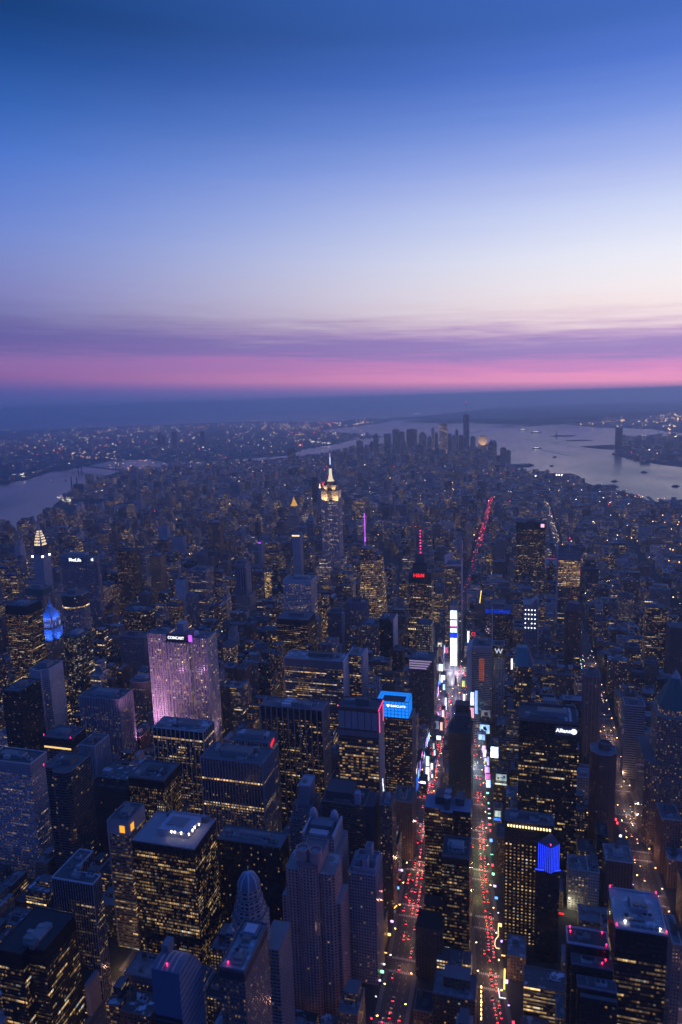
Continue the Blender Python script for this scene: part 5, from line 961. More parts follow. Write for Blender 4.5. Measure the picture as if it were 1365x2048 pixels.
# tower with folded roof wings
x0, x1, y0, y1, z = H['vtop']
th, rf = note(tower('vtop', 'winged_roof_tower', 'slim grey tower with two folded roof wings at the end of the glowing square', TWR, V(GLASS, wall=(.16, .16, .19), lit=.30, coh=.5, em=.4), units=1), 'the slim tower with folded roof wings')
mb = MB(); mb.solid([(x0, y0), (x0+2, y0), (x0+2, y1), (x0, y1)], z-10, z+22, (.42, .42, .48), top=[(x0-1, y0), (x0+1, y0), (x0+20, y1), (x0+18, y1)]); mb.solid(rect(x0, x1, y0-1, y0), z-4, z+1, (.45, .45, .5), top=[(x0+6, y0-1), (x1, y0-1), (x1, y0), (x0+6, y0)]); mb.box(x1+.05, x1+1.2, y0-1, y1, 0, z+8, (.42, .42, .48)); put(mb, 'roof_wing', th)

# --- right of the glowing square
note(tower('penn', 'black_office_tower', 'tall black tower with dashed rows of lights and a small white roof corner logo', TWR, V(DARK, wall=(.02, .02, .025), lit=.42, coh=.7, em=.42, run=4), mech=22, units=2), 'the tall black tower with a white corner logo')
x0, x1, y0, y1, z = H['penn']; emis('corner_logo', SEEN[-1][0], glow('pink_white_sign', (1.0, .45, .65), 1.6), [(x1-14, x1-4, y0-.9, y0-.2, z-14, z-4)])
x0, x1, y0, y1, z = H['lattice']
note(tower('lattice', 'screen_topped_tower', 'tower of golden lit floors below a grey screened top and a thin mast', TWR, V(BAND, wall=(.12, .12, .14), lit=.9, coh=.25, em=.62, ww=.9), segs=[(z-80, V(BAND, lit=.2)), (z-16, V(BAND, wall=(.14, .13, .13), lit=.95, coh=.2, em=.68, ww=.9)), (z-14, V(BAND, lit=0)), (z+10, V(STONE, wall=(.24, .25, .29), wh=.2, ww=1, lit=0))], units=1), 'the golden tower with a thin mast')
mx, my = NYTM; mb = MB(); mb.bar((mx, my, z), (mx, my, 319), 1.0, (.5, .5, .55), r2=.35); mst = put(mb, 'mast', SEEN[-1][0]); beacon(SEEN[-1][0], mx, my, 262, None, 1.2)
mb = MB(); mb.box(x0-2.5, x0-.5, y0-2, y1, 0, z+14, (.32, .33, .38)); put(mb, 'screen_wall', SEEN[-1][0])
note(tower('penn_grey', 'grey_office_tower', 'grey tower with a bright pale roof house along the far avenue', TWR, V(STONE, lit=.15)), 'the grey tower with a pale roof house')
x0, x1, y0, y1, z = H['blue_top']
note(tower('blue_top', 'blue_lit_top_tower', 'broad dark tower whose top storey glows deep blue', TWR, V(DARK, lit=.12, coh=.3, wall=(.03, .03, .04)), units=2), 'the broad tower with a deep blue top')
emis('blue_band', SEEN[-1][0], glow('deep_blue_band', (.0, .05, .8), .55), [(x0+k*9, x0+k*9+7.6, y0-.8, y0-.1, z-10, z-1) for k in range(6)]); mb = MB(); mb.box(x0+14, x0+16, y0-2, y0-.1, 0, z+8, (.40, .40, .46)); put(mb, 'pier', SEEN[-1][0])
x0, x1, y0, y1, z = H['studs']
note(tower('studs', 'studded_tower', 'stone tower with a grid of white floodlights on its front and a slanted roof', TWR, V(STONE, wall=(.22, .20, .23), lit=.04), units=0, rc=.25), 'the tower with a grid of white floodlights')
emis('facade_lamp', SEEN[-1][0], glow('stud_lamp', (.8, .85, 1.0), 5), [(x0+4+i*6.6, x0+5.8+i*6.6, y0-1, y0-.1, z-12-j*10, z-10.2-j*10) for i in range(4) for j in range(5) if (i, j) != (1, 3)])
mb = MB(); mb.solid(rect(x0, x1, y0+4, y1), z+.1, z+.2, (.26, .25, .28), top=[(x0, y0+10), (x1, y1-12), (x1, y1-6), (x0, y1)]); mb.solid([(x0+14, y0+4), (x1, y0+4), (x1, y1-4), (x0+14, y1-4)], z, z+14, (.26, .25, .28), top=[(x1-2, y0+4), (x1, y0+4), (x1, y1-4), (x1-2, y1-4)]); mb.box(x1+.05, x1+2, y0, y1, 0, z+6, (.3, .29, .32)); put(mb, 'slanted_roof', SEEN[-1][0])
x0, x1, y0, y1, z = H['w_tower']
note(tower('w_tower', 'hotel_tower', 'slim hotel tower with a large white letter on its dark top', TWR, V(PALE, wall=(.30, .31, .35), bay=4.5, ww=.45, lit=.12), segs=[(z-22, None), (z, V(DARK, lit=0))], units=1), 'the slim tower with a white letter')
lettering('lettering', 'W', ((x0+x1)/2, y0-.6, z-10), 13, glow('dim_white_sign', (.7, .75, 1.0), .9), SEEN[-1][0])
x0, x1, y0, y1, z = H['slant_glass']
th = thing('slanted_glass_tower', 'office tower with a teal slanted glass prism on top and striped dark storeys', TWR, (x0+x1)/2, (y0+y1)/2)
mb = MB(); mb.prism(rect(x0-10, x1+2, y0-4, y1+4), 0, 120, V(BAND, wall=(.20, .21, .25), wh=.6, lit=.12)); mb.prism(rect(x0, x1, y0, y1), 120, z, V(GLASS, lit=.14)); put(mb, 'shaft', th)
mb = MB(); mb.solid(rect(x0+1, x1-5, y0+1, y1-4), z, z+26, (.07, .20, .22), top=[(x0+3, y0+14), (x1-8, y0+14), (x1-8, y1-8), (x0+3, y1-8)]); mb.ribs((x0+1, y0+1), (x1-5, y0+1), z, z+2, 4, .6, .4, (.3, .35, .4)); mb.solid([(x1-6, y0), (x1+1, y0), (x1+1, y1-4), (x1-6, y1-4)], z, z+22, (.12, .13, .16), top=[(x1-8, y0+14), (x1-6, y0+14), (x1-6, y1-8), (x1-8, y1-8)]); put(mb, 'glass_prism', th)
emis('roof_lamp', th, GL_SIGNW, [(x0-5, x0-2.5, y0+2, y0+6, z-6, z+10)]); SEEN.append((th, 'the teal slanted glass top'))
x0, x1, y0, y1, z = H['red_strip']
note(tower('red_strip', 'stone_hotel', 'long stone hotel with striped balconies and a red lit panel of windows', 'hotel', V(BAND, wall=(.34, .29, .32), bay=3, fl=3.4, wh=.45, ww=1, lit=.05), segs=[(z-10, None), (z, V(STONE, wall=(.30, .26, .29), lit=0, ww=.05))], units=3, rc=.14), 'the stone hotel with a red lit panel')
emis('red_panel', SEEN[-1][0], glow('red_window_panel', (1.0, .20, .10), .30), [(x0+13+i*3.1, x0+15.4+i*3.1, y0-.8, y0-.1, z-62+k*4.2, z-59+k*4.2) for i in range(3) for k in range(10)]); mb = MB(); mb.box(x0-8, x0-.05, y0-3, y1, 0, z-4, (.42, .37, .40)); put(mb, 'end_wall', SEEN[-1][0])
note(tower('banded_lit', 'dim_glass_tower', 'dim glass tower with evenly lit yellow bands along its lower floors', TWR, V(BAND, wall=(.05, .06, .07), lit=.5, coh=.5, em=.35), units=1), 'the dim tower with yellow bands')
note(tower('brick_edge', 'brick_high_rise', 'plain brown brick high-rise cut by the picture edge', 'apartment tower', V(BRICK, wall=(.20, .11, .09), lit=.02), units=1), 'the brown brick high-rise at the edge')
x0, x1, y0, y1, z = H['dark_red']; note(tower('dark_red', 'dark_red_tower', 'dark reddish tower with an angular folded crown', TWR, V(BRICK, wall=(.10, .05, .05), lit=.06), units=0), 'the dark reddish tower')
mb = MB(); mb.solid(rect(x0, x1, y0, y1), z, z+16, (.14, .09, .10), top=[(x0+4, y0+6), (x1-2, y0+1), (x1-8, y1-2), (x0+9, y1-7)]); put(mb, 'folded_crown', SEEN[-1][0])
x0, x1, y0, y1, z = H['allianz']
th, rf = note(tower('allianz', 'black_slab_tower', 'large black slab tower with a white lit name sign and a wide open framed roof', TWR, V(DARK, wall=(.012, .012, .016), lit=.20, coh=.85, em=.45, run=5), mech=20,
    units=6, rc=.10, par=4, parc=(.10, .10, .115), segs=[(z-64, None), (z-60, V(DARK, lit=.95, coh=0, em=.75, ww=.7, bay=4)), (z-22, None), (z, V(DARK, lit=0))]), 'the large black slab with a white name')
mb = MB(); mb.box(x1-27, x1-1, y0-1, y0-.2, z-14.5, z-2.5, (.10, .10, .16), floor=True); sgn = put(mb, 'name_sign', th)
lettering('lettering', 'Allianz', (x1-17.4, y0-1.4, z-8.5), 6.6, GL_SIGNW, sgn)
ring_ = [((x1-5)+3.1*math.cos(2*math.pi*k/14), y0-1.4, z-8.5+3.1*math.sin(2*math.pi*k/14)) for k in range(15)]
emis('emblem', sgn, GL_SIGNW, bars=[(a, b, .45) for a, b in zip(ring_, ring_[1:])] + [((x1-5+d, y0-1.4, z-10.4), (x1-5+d, y0-1.4, z-7+(.9 if d == 0 else 0)), .5) for d in (-1.4, 0, 1.4)])
mb = MB()
for k in range(9): mb.box(x1-15, x1-12, y0+4+k*4.4, y0+6.5+k*4.4, z, z+2.5, (.5, .5, .55)); mb.box(x1-10, x1-7, y0+4+k*4.4, y0+6.5+k*4.4, z, z+2.5, (.5, .5, .55))
put(mb, 'vent_row', rf)
x0, x1, y0, y1, z = H['bluegrey_fin']; note(tower('bluegrey_fin', 'striped_blade', 'slim blue grey slab with fine horizontal stripes and a dark side', 'apartment tower', V(BAND, wall=(.30, .31, .36), wh=.35, lit=.0), units=1), 'the slim striped blue grey slab')
x0, x1, y0, y1, z = H['slim_round']
th, rf = note(tower('slim_round', 'round_topped_tower', 'slim brick tower with rounded piers and a round dark tank house on top', 'apartment tower', V(BRICK, wall=(.20, .15, .15), lit=.04), units=0, ribs=(6, 2, 1.2, (.24, .18, .18))), 'the slim brick tower with a round top')
mb = MB(); mb.lathe((x0+x1)/2, (y0+y1)/2, [(7, z), (7, z+8), (6, z+8), (6, z+4), (0, z+4)], 16, (.22, .18, .18)); put(mb, 'tank_house', rf)
# tower with a copper pyramid, right edge
x0, x1, y0, y1, z = H['copper_base']
th = thing('copper_pyramid_tower', 'massive brick tower with a green copper pyramid roof cut by the picture edge', TWR, (x0+x1)/2, (y0+y1)/2)
CB = V(BRICK, wall=(.25, .18, .16), bay=3.0, fl=3.7, ww=.45, wh=.5, lit=.17, coh=.15, em=.75)
mb = MB(); mb.prism(cham(x0-14, x1+14, y0-2, y1+14, 6), 0, z-62, CB); mb.prism(cham(x0, x1, y0, y1, 9), z-62, z, CB, rc=.2); mb.prism(cham(x0+4, x1-4, y0+4, y1-4, 12), z, z+10, V(CB, wall=(.34, .27, .25), lit=.5)); put(mb, 'shaft', th)
mb = MB(); mb.solid(cham(x0+3, x1-3, y0+3, y1-3, 12), z+10, z+46, (.05, .12, .115), top=cham(x0+19, x1-19, y0+23, y1-23, 3)); put(mb, 'pyramid_roof', th); mb = MB(); mb.lathe((x0+x1)/2, (y0+y1)/2, [(6, z+46), (0, z+58)], 8, (.3, .34, .36)); put(mb, 'glass_tip', th)
SEEN.append((th, 'the green copper pyramid'))

# --- foreground left
note(tower('white_grid_left', 'white_frame_tower', 'pale gridded office tower with a tall blank mechanical storey under its roof', TWR, V(PALE, wall=(.42, .42, .47), bay=2.2, fl=3.7, ww=.6, wh=.5, lit=.32, coh=.5, em=.32), segs=[(H['white_grid_left'][4]-15, None), (H['white_grid_left'][4], V(PALE, wall=(.38, .38, .43), bay=1.6, ww=.3, wh=.95, lit=0))], units=5, rc=.09), 'the pale gridded tower with a blank top storey')
x0, x1, y0, y1, z = H['notch_dark']; x0 -= 8; H['notch_dark'] = (x0, x1+12, y0, y1, z); x1 += 12
note(tower('notch_dark', 'balcony_striped_tower', 'dark tower wrapped in thin pale horizontal stripes with rounded notches and a red roof light', 'apartment tower', V(BAND, wall=(.10, .11, .125), fl=3.5, wh=.66, ww=1, lit=.025, coh=.2, gloss=.3),
    poly=[(x0, y0+4), (x0+4, y0), (x0+13, y0), (x0+15, y0+6), (x0+17, y0-5), (x0+22, y0-8), (x1-5, y0-8), (x1, y0-3), (x1, y1), (x0, y1)], units=3, beacons=1), 'the dark tower with thin pale stripes')
note(tower('rib_pale', 'fine_ribbed_tower', 'grey tower with fine white vertical ribs and one diagonal row of lights', TWR, V(STONE, wall=(.30, .30, .34), bay=1.8, ww=.5, wh=.8, lit=.015), ribs=(3.0, .9, .7, (.42, .42, .47)), units=3, rc=.12), 'the grey tower with fine white ribs')
note(tower('granite', 'dark_granite_tower', 'dark granite box tower with a sunken grey roof court and thin upright windows', TWR, V(DARK, wall=(.018, .018, .022), bay=2.6, fl=3.8, ww=.45, wh=.72, lit=.42, coh=.35, em=.42), mech=12, units=8, rc=.15, par=2, parc=(.16, .16, .18)), 'the dark granite box')
note(tower('ubs', 'blue_ribbed_tower', 'blue grey ribbed office tower with two bright full floors of yellow light', TWR, V(DARK, wall=(.06, .07, .09), lit=.45, coh=.6, em=.5),
    segs=[(60, V(DARK, wall=(.06, .07, .09), lit=.6)), (88, None), (91.6, V(DARK, lit=.97, coh=0, em=.85, ww=.85)), (95, V(DARK, lit=.97, coh=0, em=.6, ww=.85)), (125, V(DARK, lit=.03)), (129, V(DARK, lit=.98, coh=0, em=.95, ww=.85)), (H['ubs'][4], V(DARK, wall=(.10, .11, .14), lit=0))], ribs=(4.2, .9, .8, (.27, .29, .36)), rc=.13, units=6, parc=(.20, .22, .28)), 'the blue grey ribbed tower')
th, rf = tower('ubs_back', 'louvred_roof_tower', 'blue grey ribbed tower with a raised louvred roof and a red sign on its side', TWR, V(DARK, wall=(.08, .09, .12), lit=.3), ribs=(4.2, .9, .8, (.27, .29, .36)), units=3, rc=.14); note(th, 'the louvred roof with a red sign')
x0, x1, y0, y1, z = H['ubs_back']; mb = MB()
for k in range(5): mb.box(x0+8+k*8.5, x0+14+k*8.5, y0+14, y0+26, z, z+4, (.36, .38, .44))
put(mb, 'louvre_house', rf); mb = MB()
for k in range(5): mb.face([(x1+.5, y0+8+k*3, z-11+k*.9), (x1+.5, y0+11.2+k*3, z-10+k*.9), (x1+.5, y0+10+k*3, z-2+k*.4), (x1+.5, y0+7+k*3, z-4+k*.4)], 0)
put(mb, 'side_sign', th, [GL_SIGNR])
th, rf = note(tower('orange_top', 'stone_pier_tower', 'slim stone tower with two big orange lit windows under its roof', TWR, V(BAND, wall=(.20, .19, .22), lit=.42, coh=.6, em=.45, wh=.45), segs=[(H['orange_top'][4]-16, None), (H['orange_top'][4], V(STONE, wall=(.34, .34, .38), ww=.02, lit=0))], rc=.1, units=3), 'the slim stone tower with orange windows')
x0, x1, y0, y1, z = H['orange_top']; OW = glow('orange_window', (1.0, .40, .03), 1.3); emis('big_window', th, OW, [(x0+14, x0+20, y0-.5, y0-.05, z-13, z-5)]); emis('big_window', th, OW, [(x1+.05, x1+.5, y0+4, y0+10, z-13, z-5)])
mb = MB(); mb.box(x0-1.2, x0-.02, y0-1, y0+3, 0, z, (.36, .37, .42)); put(mb, 'corner_pier', th)
x0, x1, y0, y1, z = H['roofbox']
RB = V(DARK, wall=(.012, .012, .014), bay=2.3, fl=3.8, ww=.82, wh=.58, lit=.60, coh=.62, em=.5, run=5)
th, rf = note(tower('roofbox', 'black_box_tower', 'big black box tower with a brownish flat roof, white roof lamps and many golden windows', TWR, RB, segs=[(58, RB), (68, V(RB, lit=.06)), (z-10, RB), (z, V(RB, lit=0))], rc=(.33, .29, .31), ribs=(6.9, .45, .35, (.03, .03, .034)), par=1, parc=(.34, .30, .33), units=0), 'the big black box with roof lamps')
mb = MB(); mb.box(x0+22, x1-12, y0+14, y1-8, z, z+7, (.36, .36, .41)); mb.box(x0+28, x1-22, y0+22, y1-14, z+7, z+8, (.20, .2, .22)); mb.box(x0+16, x1-6, y1-7, y1-1, z, z+5, (.12, .13, .16)); put(mb, 'plant_house', rf)
mb = MB()
for k in range(7): mb.lathe(x0+24+k*5.6, y1-4, [(2.2, z+5), (2.2, z+6.2), (1.5, z+6.2), (1.5, z+5.2), (0, z+5.2)], 12, (.40, .40, .44))
put(mb, 'fan_row', rf)
for (lx, ly) in ((x0+38, y0+13), (x0+42, y0+13), (x0+49, y0+13), (x0+58, y0+13), (x1-11, y0+20), (x1-11, y0+25), (x1-9, y0+30)): beacon(rf, lx, ly, z+5, GL_LAMPW, .7)
x0, x1, y0, y1, z = H['lroof']
lp = [(x0, y0), (x1, y0), (x1, y0+14), (x0+17, y0+14), (x0+17, y1), (x0, y1)]
LR = V(DARK, wall=(.02, .022, .03), bay=2.0, fl=3.8, ww=.9, wh=.5, lit=.28, coh=.8, em=.5, run=8)
note(tower('lroof', 'pinstriped_tower', 'black tower with an L-shaped roof outlined in white and thin silver mullions', TWR, LR, poly=lp, segs=[(z-24, LR), (z, V(LR, lit=0))], ribs=(3.0, .35, .35, (.34, .35, .42)), par=1.2, parc=(.52, .52, .6), rc=.10, units=4, big=False), 'the black tower with an L-shaped roof')
mb = MB(); mb.prism(rect(x0-8, x1-8, y0-18, y0-.2), 0, 34, V(LR, lit=.5), rc=.05); mb.box(x1-6, x1-1, y0-20, y0-2, 0, 38, (.30, .27, .30)); put(mb, 'podium', SEEN[-1][0])
th, rf = note(tower('fan_roof', 'dark_wide_tower', 'wide dark tower with a row of round fans along its grey roof', TWR, V(DARK, wall=(.016, .017, .024), lit=.07, coh=.3, bay=2.6, ww=.5), units=1, rc=.17, parc=(.15, .16, .19)), 'the wide dark tower with roof fans')
x0, x1, y0, y1, z = H['fan_roof']; mb = MB()
for k in range(9): mb.lathe(x0+6+k*5.4, y0+8, [(2.3, z), (2.3, z+2.2), (1.7, z+2.2), (1.7, z+1.2), (0, z+1.2)], 12, (.30, .31, .35))
put(mb, 'fan_row', rf)
x0, x1, y0, y1, z = H['stepped_blue']
th = thing('stepped_blue_tower', 'narrow blue grey tower with stepped shoulders and a bare shaft', TWR, (x0+x1)/2, (y0+y1)/2); SB = V(STONE, wall=(.20, .22, .28), lit=.07)
mb = MB(); mb.prism(rect(x0-4, x1+14, y0-3, y1+4), 0, z-30, SB); mb.prism(rect(x0, x1, y0, y1), z-30, z-14, SB); mb.prism(rect(x0+7, x1-4, y0+3, y1-4), z-14, z+10, V(SB, ww=.02, lit=0), rc=.4); put(mb, 'shaft', th)
mb = MB(); mb.ring(rect(x0+6.6, x1-3.6, y0+2.6, y1-3.6), z+9.6, z+11, .7, (.3, .32, .38)); rf = put(mb, 'roof', th); roof_units(rf, x0+8, x1-5, y0+4, y1-5, z+10, 2, rnd, False); SEEN.append((th, 'the narrow stepped blue grey tower'))
# pink brick bay-windowed hotel
x0, x1, y0, y1, z = H['pink_bays']
th = thing('bay_windowed_tower', 'pink brick tower of stepped bays with a pair of round roof drums', 'hotel', (x0+x1)/2, (y0+y1)/2)
PB = V(BRICK, wall=(.50, .29, .28), bay=3.4, fl=3.3, ww=.46, wh=.55, lit=.004, coh=0); w6 = (x1-x0)/6
mb = MB()
mb.prism(rect(x0-5, x0-.1, y0+6, y1), 0, z-36, PB, rc=.25); mb.prism(rect(x1+.1, x1+5, y0+6, y1), 0, z-36, PB, rc=.25)
mb.prism(cham(x0, x0+2*w6, y0+3, y1, 3), 0, z-4, PB, rc=.2, snow=.4); mb.prism(cham(x1-2*w6, x1, y0+3, y1, 3), 0, z-4, PB, rc=.2, snow=.4)
mb.prism([(x0+1.8*w6, y0+1), (x0+2.4*w6, y0-2), (x1-2.4*w6, y0-2), (x1-1.8*w6, y0+1), (x1-1.8*w6, y1+2), (x0+1.8*w6, y1+2)], 0, z+8, PB, rc=.15); put(mb, 'shaft', th)
for sx in (-1, 1):
    mb = MB(); mb.lathe((x0+x1)/2+sx*6.6, y0+5, [(6.4, z+8), (6.4, z+20), (5.7, z+20), (5.7, z+17), (0, z+17)], 16, (.46, .28, .28)); dr = put(mb, 'roof_drum', th); mb = MB(); mb.lathe((x0+x1)/2+sx*6.6, y0+5, [(2.6, z+17), (2.6, z+18.5), (1.9, z+18.5), (1.9, z+17.6), (0, z+17.6)], 10, (.25, .35, .38)); put(mb, 'fan', dr)
mb = MB(); mb.ring(rect(x0+1.7*w6, x1-1.7*w6, y0-2.4, y1+2.2), z+6, z+9, .8, (.30, .19, .21)); put(mb, 'cornice', th)
SEEN.append((th, 'the pink brick tower of bays'))
x0, x1, y0, y1, z = H['gabled']
th = thing('twin_gabled_tower', 'grey stone tower with two rounded gables and stepped ridged sides', TWR, (x0+x1)/2, (y0+y1)/2); GB = V(STONE, wall=(.36, .34, .38), lit=.03, bay=2.6)
mb = MB(); mb.prism(rect(x0, x1+5, y0, y1), 0, z-14, GB, rc=.2); mb.prism(rect(x0+3, x1, y0+2, y1-2), z-14, z, GB, rc=.12); put(mb, 'shaft', th)
mb = MB()
for gx in (x0+6, x1-8): mb.solid(rect(gx-4, gx+4, y1-9, y1-3), z, z+7, (.38, .36, .41)); mb.lathe(gx, y1-6, [(4, z+7), (3.3, z+10), (1.8, z+12), (0, z+12.6)], 12, (.38, .37, .42))
mb.box(x0+3, x0+5, y0+2, y1-2, z, z+4, (.40, .38, .43)); mb.box(x1-2, x1, y0+2, y1-2, z, z+4, (.40, .38, .43)); put(mb, 'gable', th)
mb = MB(); mb.box(x0+8, x1-6, y0+16, y0+28, z, z+5, (.12, .15, .19)); mb.box(x0+10, x1-8, y0+4, y0+12, z, z+3, (.36, .35, .40)); put(mb, 'plant_house', th); SEEN.append((th, 'the twin gabled stone tower'))
note(tower('pinstripe', 'fine_banded_tower', 'broad tower of fine dark horizontal bands with a blank bluish side', TWR, V(BAND, wall=(.12, .10, .10), fl=3.0, wh=.5, lit=.05, coh=.6, em=.25), units=4, rc=.06, segs=[(H['pinstripe'][4]-2, None), (H['pinstripe'][4], V(BAND, lit=0))]), 'the broad tower of fine bands')
x0, x1, y0, y1, z = H['pinstripe']; mb = MB(); mb.box(x0+4, x1-16, y0+5, y1-3, z, z+11, (.06, .06, .075)); mb.box(x1-12, x1-6, y0+2, y0+9, z, z+13, (.26, .28, .38)); mb.box(x1+.05, x1+10, y0+4, y1, 0, z-2, (.05, .055, .075)); put(mb, 'plant_house', SEEN[-1][0])
note(tower('striped_low', 'slim_striped_block', 'slim block of dark stripes with scattered amber windows beside the red lit avenue', 'office block', V(BAND, wall=(.12, .10, .10), fl=3.3, ww=.4, wh=.5, lit=.12, coh=0, em=.8), units=1), 'the slim striped block by the avenue')
note(tower('brown_low', 'brown_avenue_block', 'square brown block with a dim brown facade lit from the avenue', 'office block', V(BRICK, wall=(.20, .14, .13), lit=.03), units=3, tank=1), 'the square brown avenue block')
# twin dark glass towers on the island between the avenues
x0, x1, y0, y1, z = H['twin_dark']
th = thing('stepped_black_tower', 'black glass tower between two avenues with a blue grey stepped roof and golden dashes', TWR, (x0+x1)/2, (y0+y1)/2); TD = V(DARK, wall=(.010, .011, .015), bay=2.6, fl=3.9, ww=.86, wh=.5, lit=.30, coh=.7, em=.55, run=4); x3 = x0+(x1-x0)*.36; x4 = x0+(x1-x0)*.62
mb = MB(); mb.prism([(x0, y0), (x3, y0), (x3, y0-5), (x4, y0-5), (x4, y0), (x1, y0), (x1, y1), (x0, y1)], 0, z-6, TD, cap=False); mb.prism([(x0, y0), (x3, y0), (x3, y0-5), (x4, y0-5), (x4, y0), (x1, y0), (x1, y1), (x0, y1)], z-6, z, V(TD, lit=0), rc=(.20, .23, .30)); put(mb, 'shaft', th)
mb = MB(); mb.box(x3-7, x3+2, y0+8, y1, z, z+9, (.05, .06, .08)); mb.box(x3+4, x4-4, y0-1, y1+2, z, z+12, (.05, .06, .08)); mb.box(x4+2, x1-8, y0+10, y1, z, z+8, (.06, .07, .09)); rf = put(mb, 'plant_house', th)
mb = MB()
for k in (0, 1): mb.lathe((x3+x4)/2, y0+5+k*11, [(4, z+12), (4, z+13.2), (3, z+13.2), (3, z+12.4), (0, z+12.4)], 12, (.35, .36, .42))
put(mb, 'fan', rf); mb = MB(); mb.prism(rect(x0, x3+2, y0-16, y0-.1), 0, 52, V(TD, lit=.3), rc=.05); mb.prism(rect(x0-2, x3+8, y0-62, y0-36), 0, 62, V(BRICK, wall=(.08, .07, .07), lit=.02), rc=.03); put(mb, 'podium', th); SEEN.append((th, 'the black stepped tower between two avenues'))
x0, x1, y0, y1, z = H['mid_dark']; y1 = min(y1, H['twin_dark'][2]-5.2); H['mid_dark'] = (x0, x1, y0, y1, z)
th, rf = note(tower('mid_dark', 'black_court_tower', 'lower black tower with a sunken roof court in front of the stepped black tower', TWR, V(TD, lit=.42, coh=.6), segs=[(z-8, V(TD, lit=.42, coh=.6)), (z, V(TD, lit=0))], units=6, rc=.07, par=1.6, parc=(.10, .11, .14)), 'the lower black tower with a roof court')
mb = MB(); mb.prism(rect(x0-4, x1+3, y0-18, y0-.2), 0, 34, V(BAND, wall=(.06, .05, .05), fl=3.6, lit=.95, coh=.15, em=.7, ww=.8), rc=.14); put(mb, 'podium', th)
# rounded dark blade
x0, x1, y0, y1, z = H['blade']
th = thing('dark_hotel_block', 'unlit dark hotel slab with a rounded stepped top between the two glowing streets', 'hotel', (x0+x1)/2, (y0+y1)/2); BL = V(DARK, wall=(.05, .055, .065), lit=.015, ww=.4, wh=.4, bay=3)
mb = MB(); mb.prism(rect(x0, x1, y0, y1), 0, z-18, BL, rc=.06); mb.prism(rect(x0+2, x1-2, y0+8, y1), z-18, z, BL, cap=True, top=rect(x0+7, x1-3, y0+16, y1-2)); put(mb, 'shaft', th)
mb = MB(); mb.box(x0+9, x1-5, y0+19, y1-4, z, z+14, (.03, .03, .035)); mb.box(x0+10, x1-6, y0+17, y0+19, z, z+3, (.10, .10, .12)); put(mb, 'roof_house', th); SEEN.append((th, 'the unlit dark hotel slab'))
# row of lamps tower and blue prism
th, rf = note(tower('dots_row', 'lamp_row_tower', 'dark tower with a straight row of round white lamps just below its roof', TWR, V(DARK, wall=(.012, .013, .018), bay=4.2, fl=4.2, ww=.42, wh=.42, lit=.75, coh=.25, em=.62, run=6), segs=[(H['dots_row'][4]-26, None), (H['dots_row'][4], V(DARK, lit=0))], units=3, rc=.14, parc=(.10, .12, .17)), 'the dark tower with a row of white lamps')
x0, x1, y0, y1, z = H['dots_row']
for k in range(15): emis('lamp', th, GL_CREAM, [(x0+3+k*3.1, x0+4.8+k*3.1, y0-1.4, y0-.1, z-6, z-4)])
x0, x1, y0, y1, z = H['blue_prism']
th = thing('blue_neon_tower', 'slim dark tower capped by a prism of vertical blue neon tubes', TWR, (x0+x1)/2, (y0+y1)/2); xm, ym = x0+(x1-x0)*.66, y0-6
mb = MB(); mb.prism([(x0, y0), (x1+2, y0), (x1+2, y1), (x0, y1)], 0, z-22, V(DARK, lit=.015), rc=.05); put(mb, 'shaft', th)
tri = [(x0+2, y0+3), (xm, ym+1), (x1+2, y0+5), (x1-6, y1-4)]; mb = MB(); mb.solid(tri, z-21.9, z+8, (.015, .03, .09)); pr_ = put(mb, 'prism_core', th)
tb = []
for (pa, pb, n) in ((tri[0], tri[1], 7), (tri[1], tri[2], 6)):
    for k in range(n): f = (k+.5)/n; px_, py_ = pa[0]+(pb[0]-pa[0])*f, pa[1]+(pb[1]-pa[1])*f-.7; tb.append(((px_, py_, z-21), (px_, py_, z+8), .26))
emis('neon_tube', pr_, GL_BLUE, bars=tb+[((x0-.5, y0-.6, z-21.5), (xm+2, y0-.6, z-21.5), .55), ((xm+2, y0-.6, z-21.5), (x1+3, y0+3, z-21.5), .5)]); beacon(pr_, xm, ym+4, z+8.5)
SEEN.append((th, 'the blue neon prism'))
x0, x1, y0, y1, z = H['octa_brick']
th, rf = note(tower('octa_brick', 'octagonal_brick_tower', 'brown brick apartment tower with an octagonal roof terrace and round tank house', 'apartment tower', V(BRICK, wall=(.17, .10, .09), bay=2.8, fl=3.0, ww=.45, lit=.045, coh=0), poly=cham(x0, x1, y0, y1, 9), units=0, rc=.2, parc=(.32, .28, .30)), 'the octagonal brick tower')
mb = MB(); mb.lathe((x0+x1)/2+2, (y0+y1)/2+3, [(8, z), (8, z+9), (7, z+9), (7, z+6), (0, z+6)], 12, (.20, .13, .12)); put(mb, 'tank_house', rf)
x0, x1, y0, y1, z = H['snow_roof']
SR = V(DARK, wall=(.014, .014, .018), bay=2.0, fl=4.0, ww=.9, wh=.5, lit=.42, coh=.85, em=.55, run=7)
th, rf = note(tower('snow_roof', 'pale_roof_tower', 'black tower with a large pale roof, red corner lights and broken bands of yellow windows', TWR, SR, segs=[(z-26, SR), (z, V(SR, lit=0))], rc=.34, snow=.8, par=1.4, parc=(.38, .39, .46), units=2, beacons=4, big=False), 'the black tower with a pale roof')
mb = MB(); mb.box(x0+14, x1-12, y0+18, y0+34, z, z+6, (.30, .29, .32)); put(mb, 'plant_house', rf)
mb = MB()
for k in range(2): mb.lathe(x0+18+k*6, y0+22, [(2.6, z+6), (2.6, z+7.4), (0, z+7.4)], 12, (.28, .19, .16))
for k in range(5): mb.lathe(x0+13+k*4.6, y0+5, [(1.9, z), (1.9, z+2.4), (0, z+2.4)], 12, (.16, .22, .26))
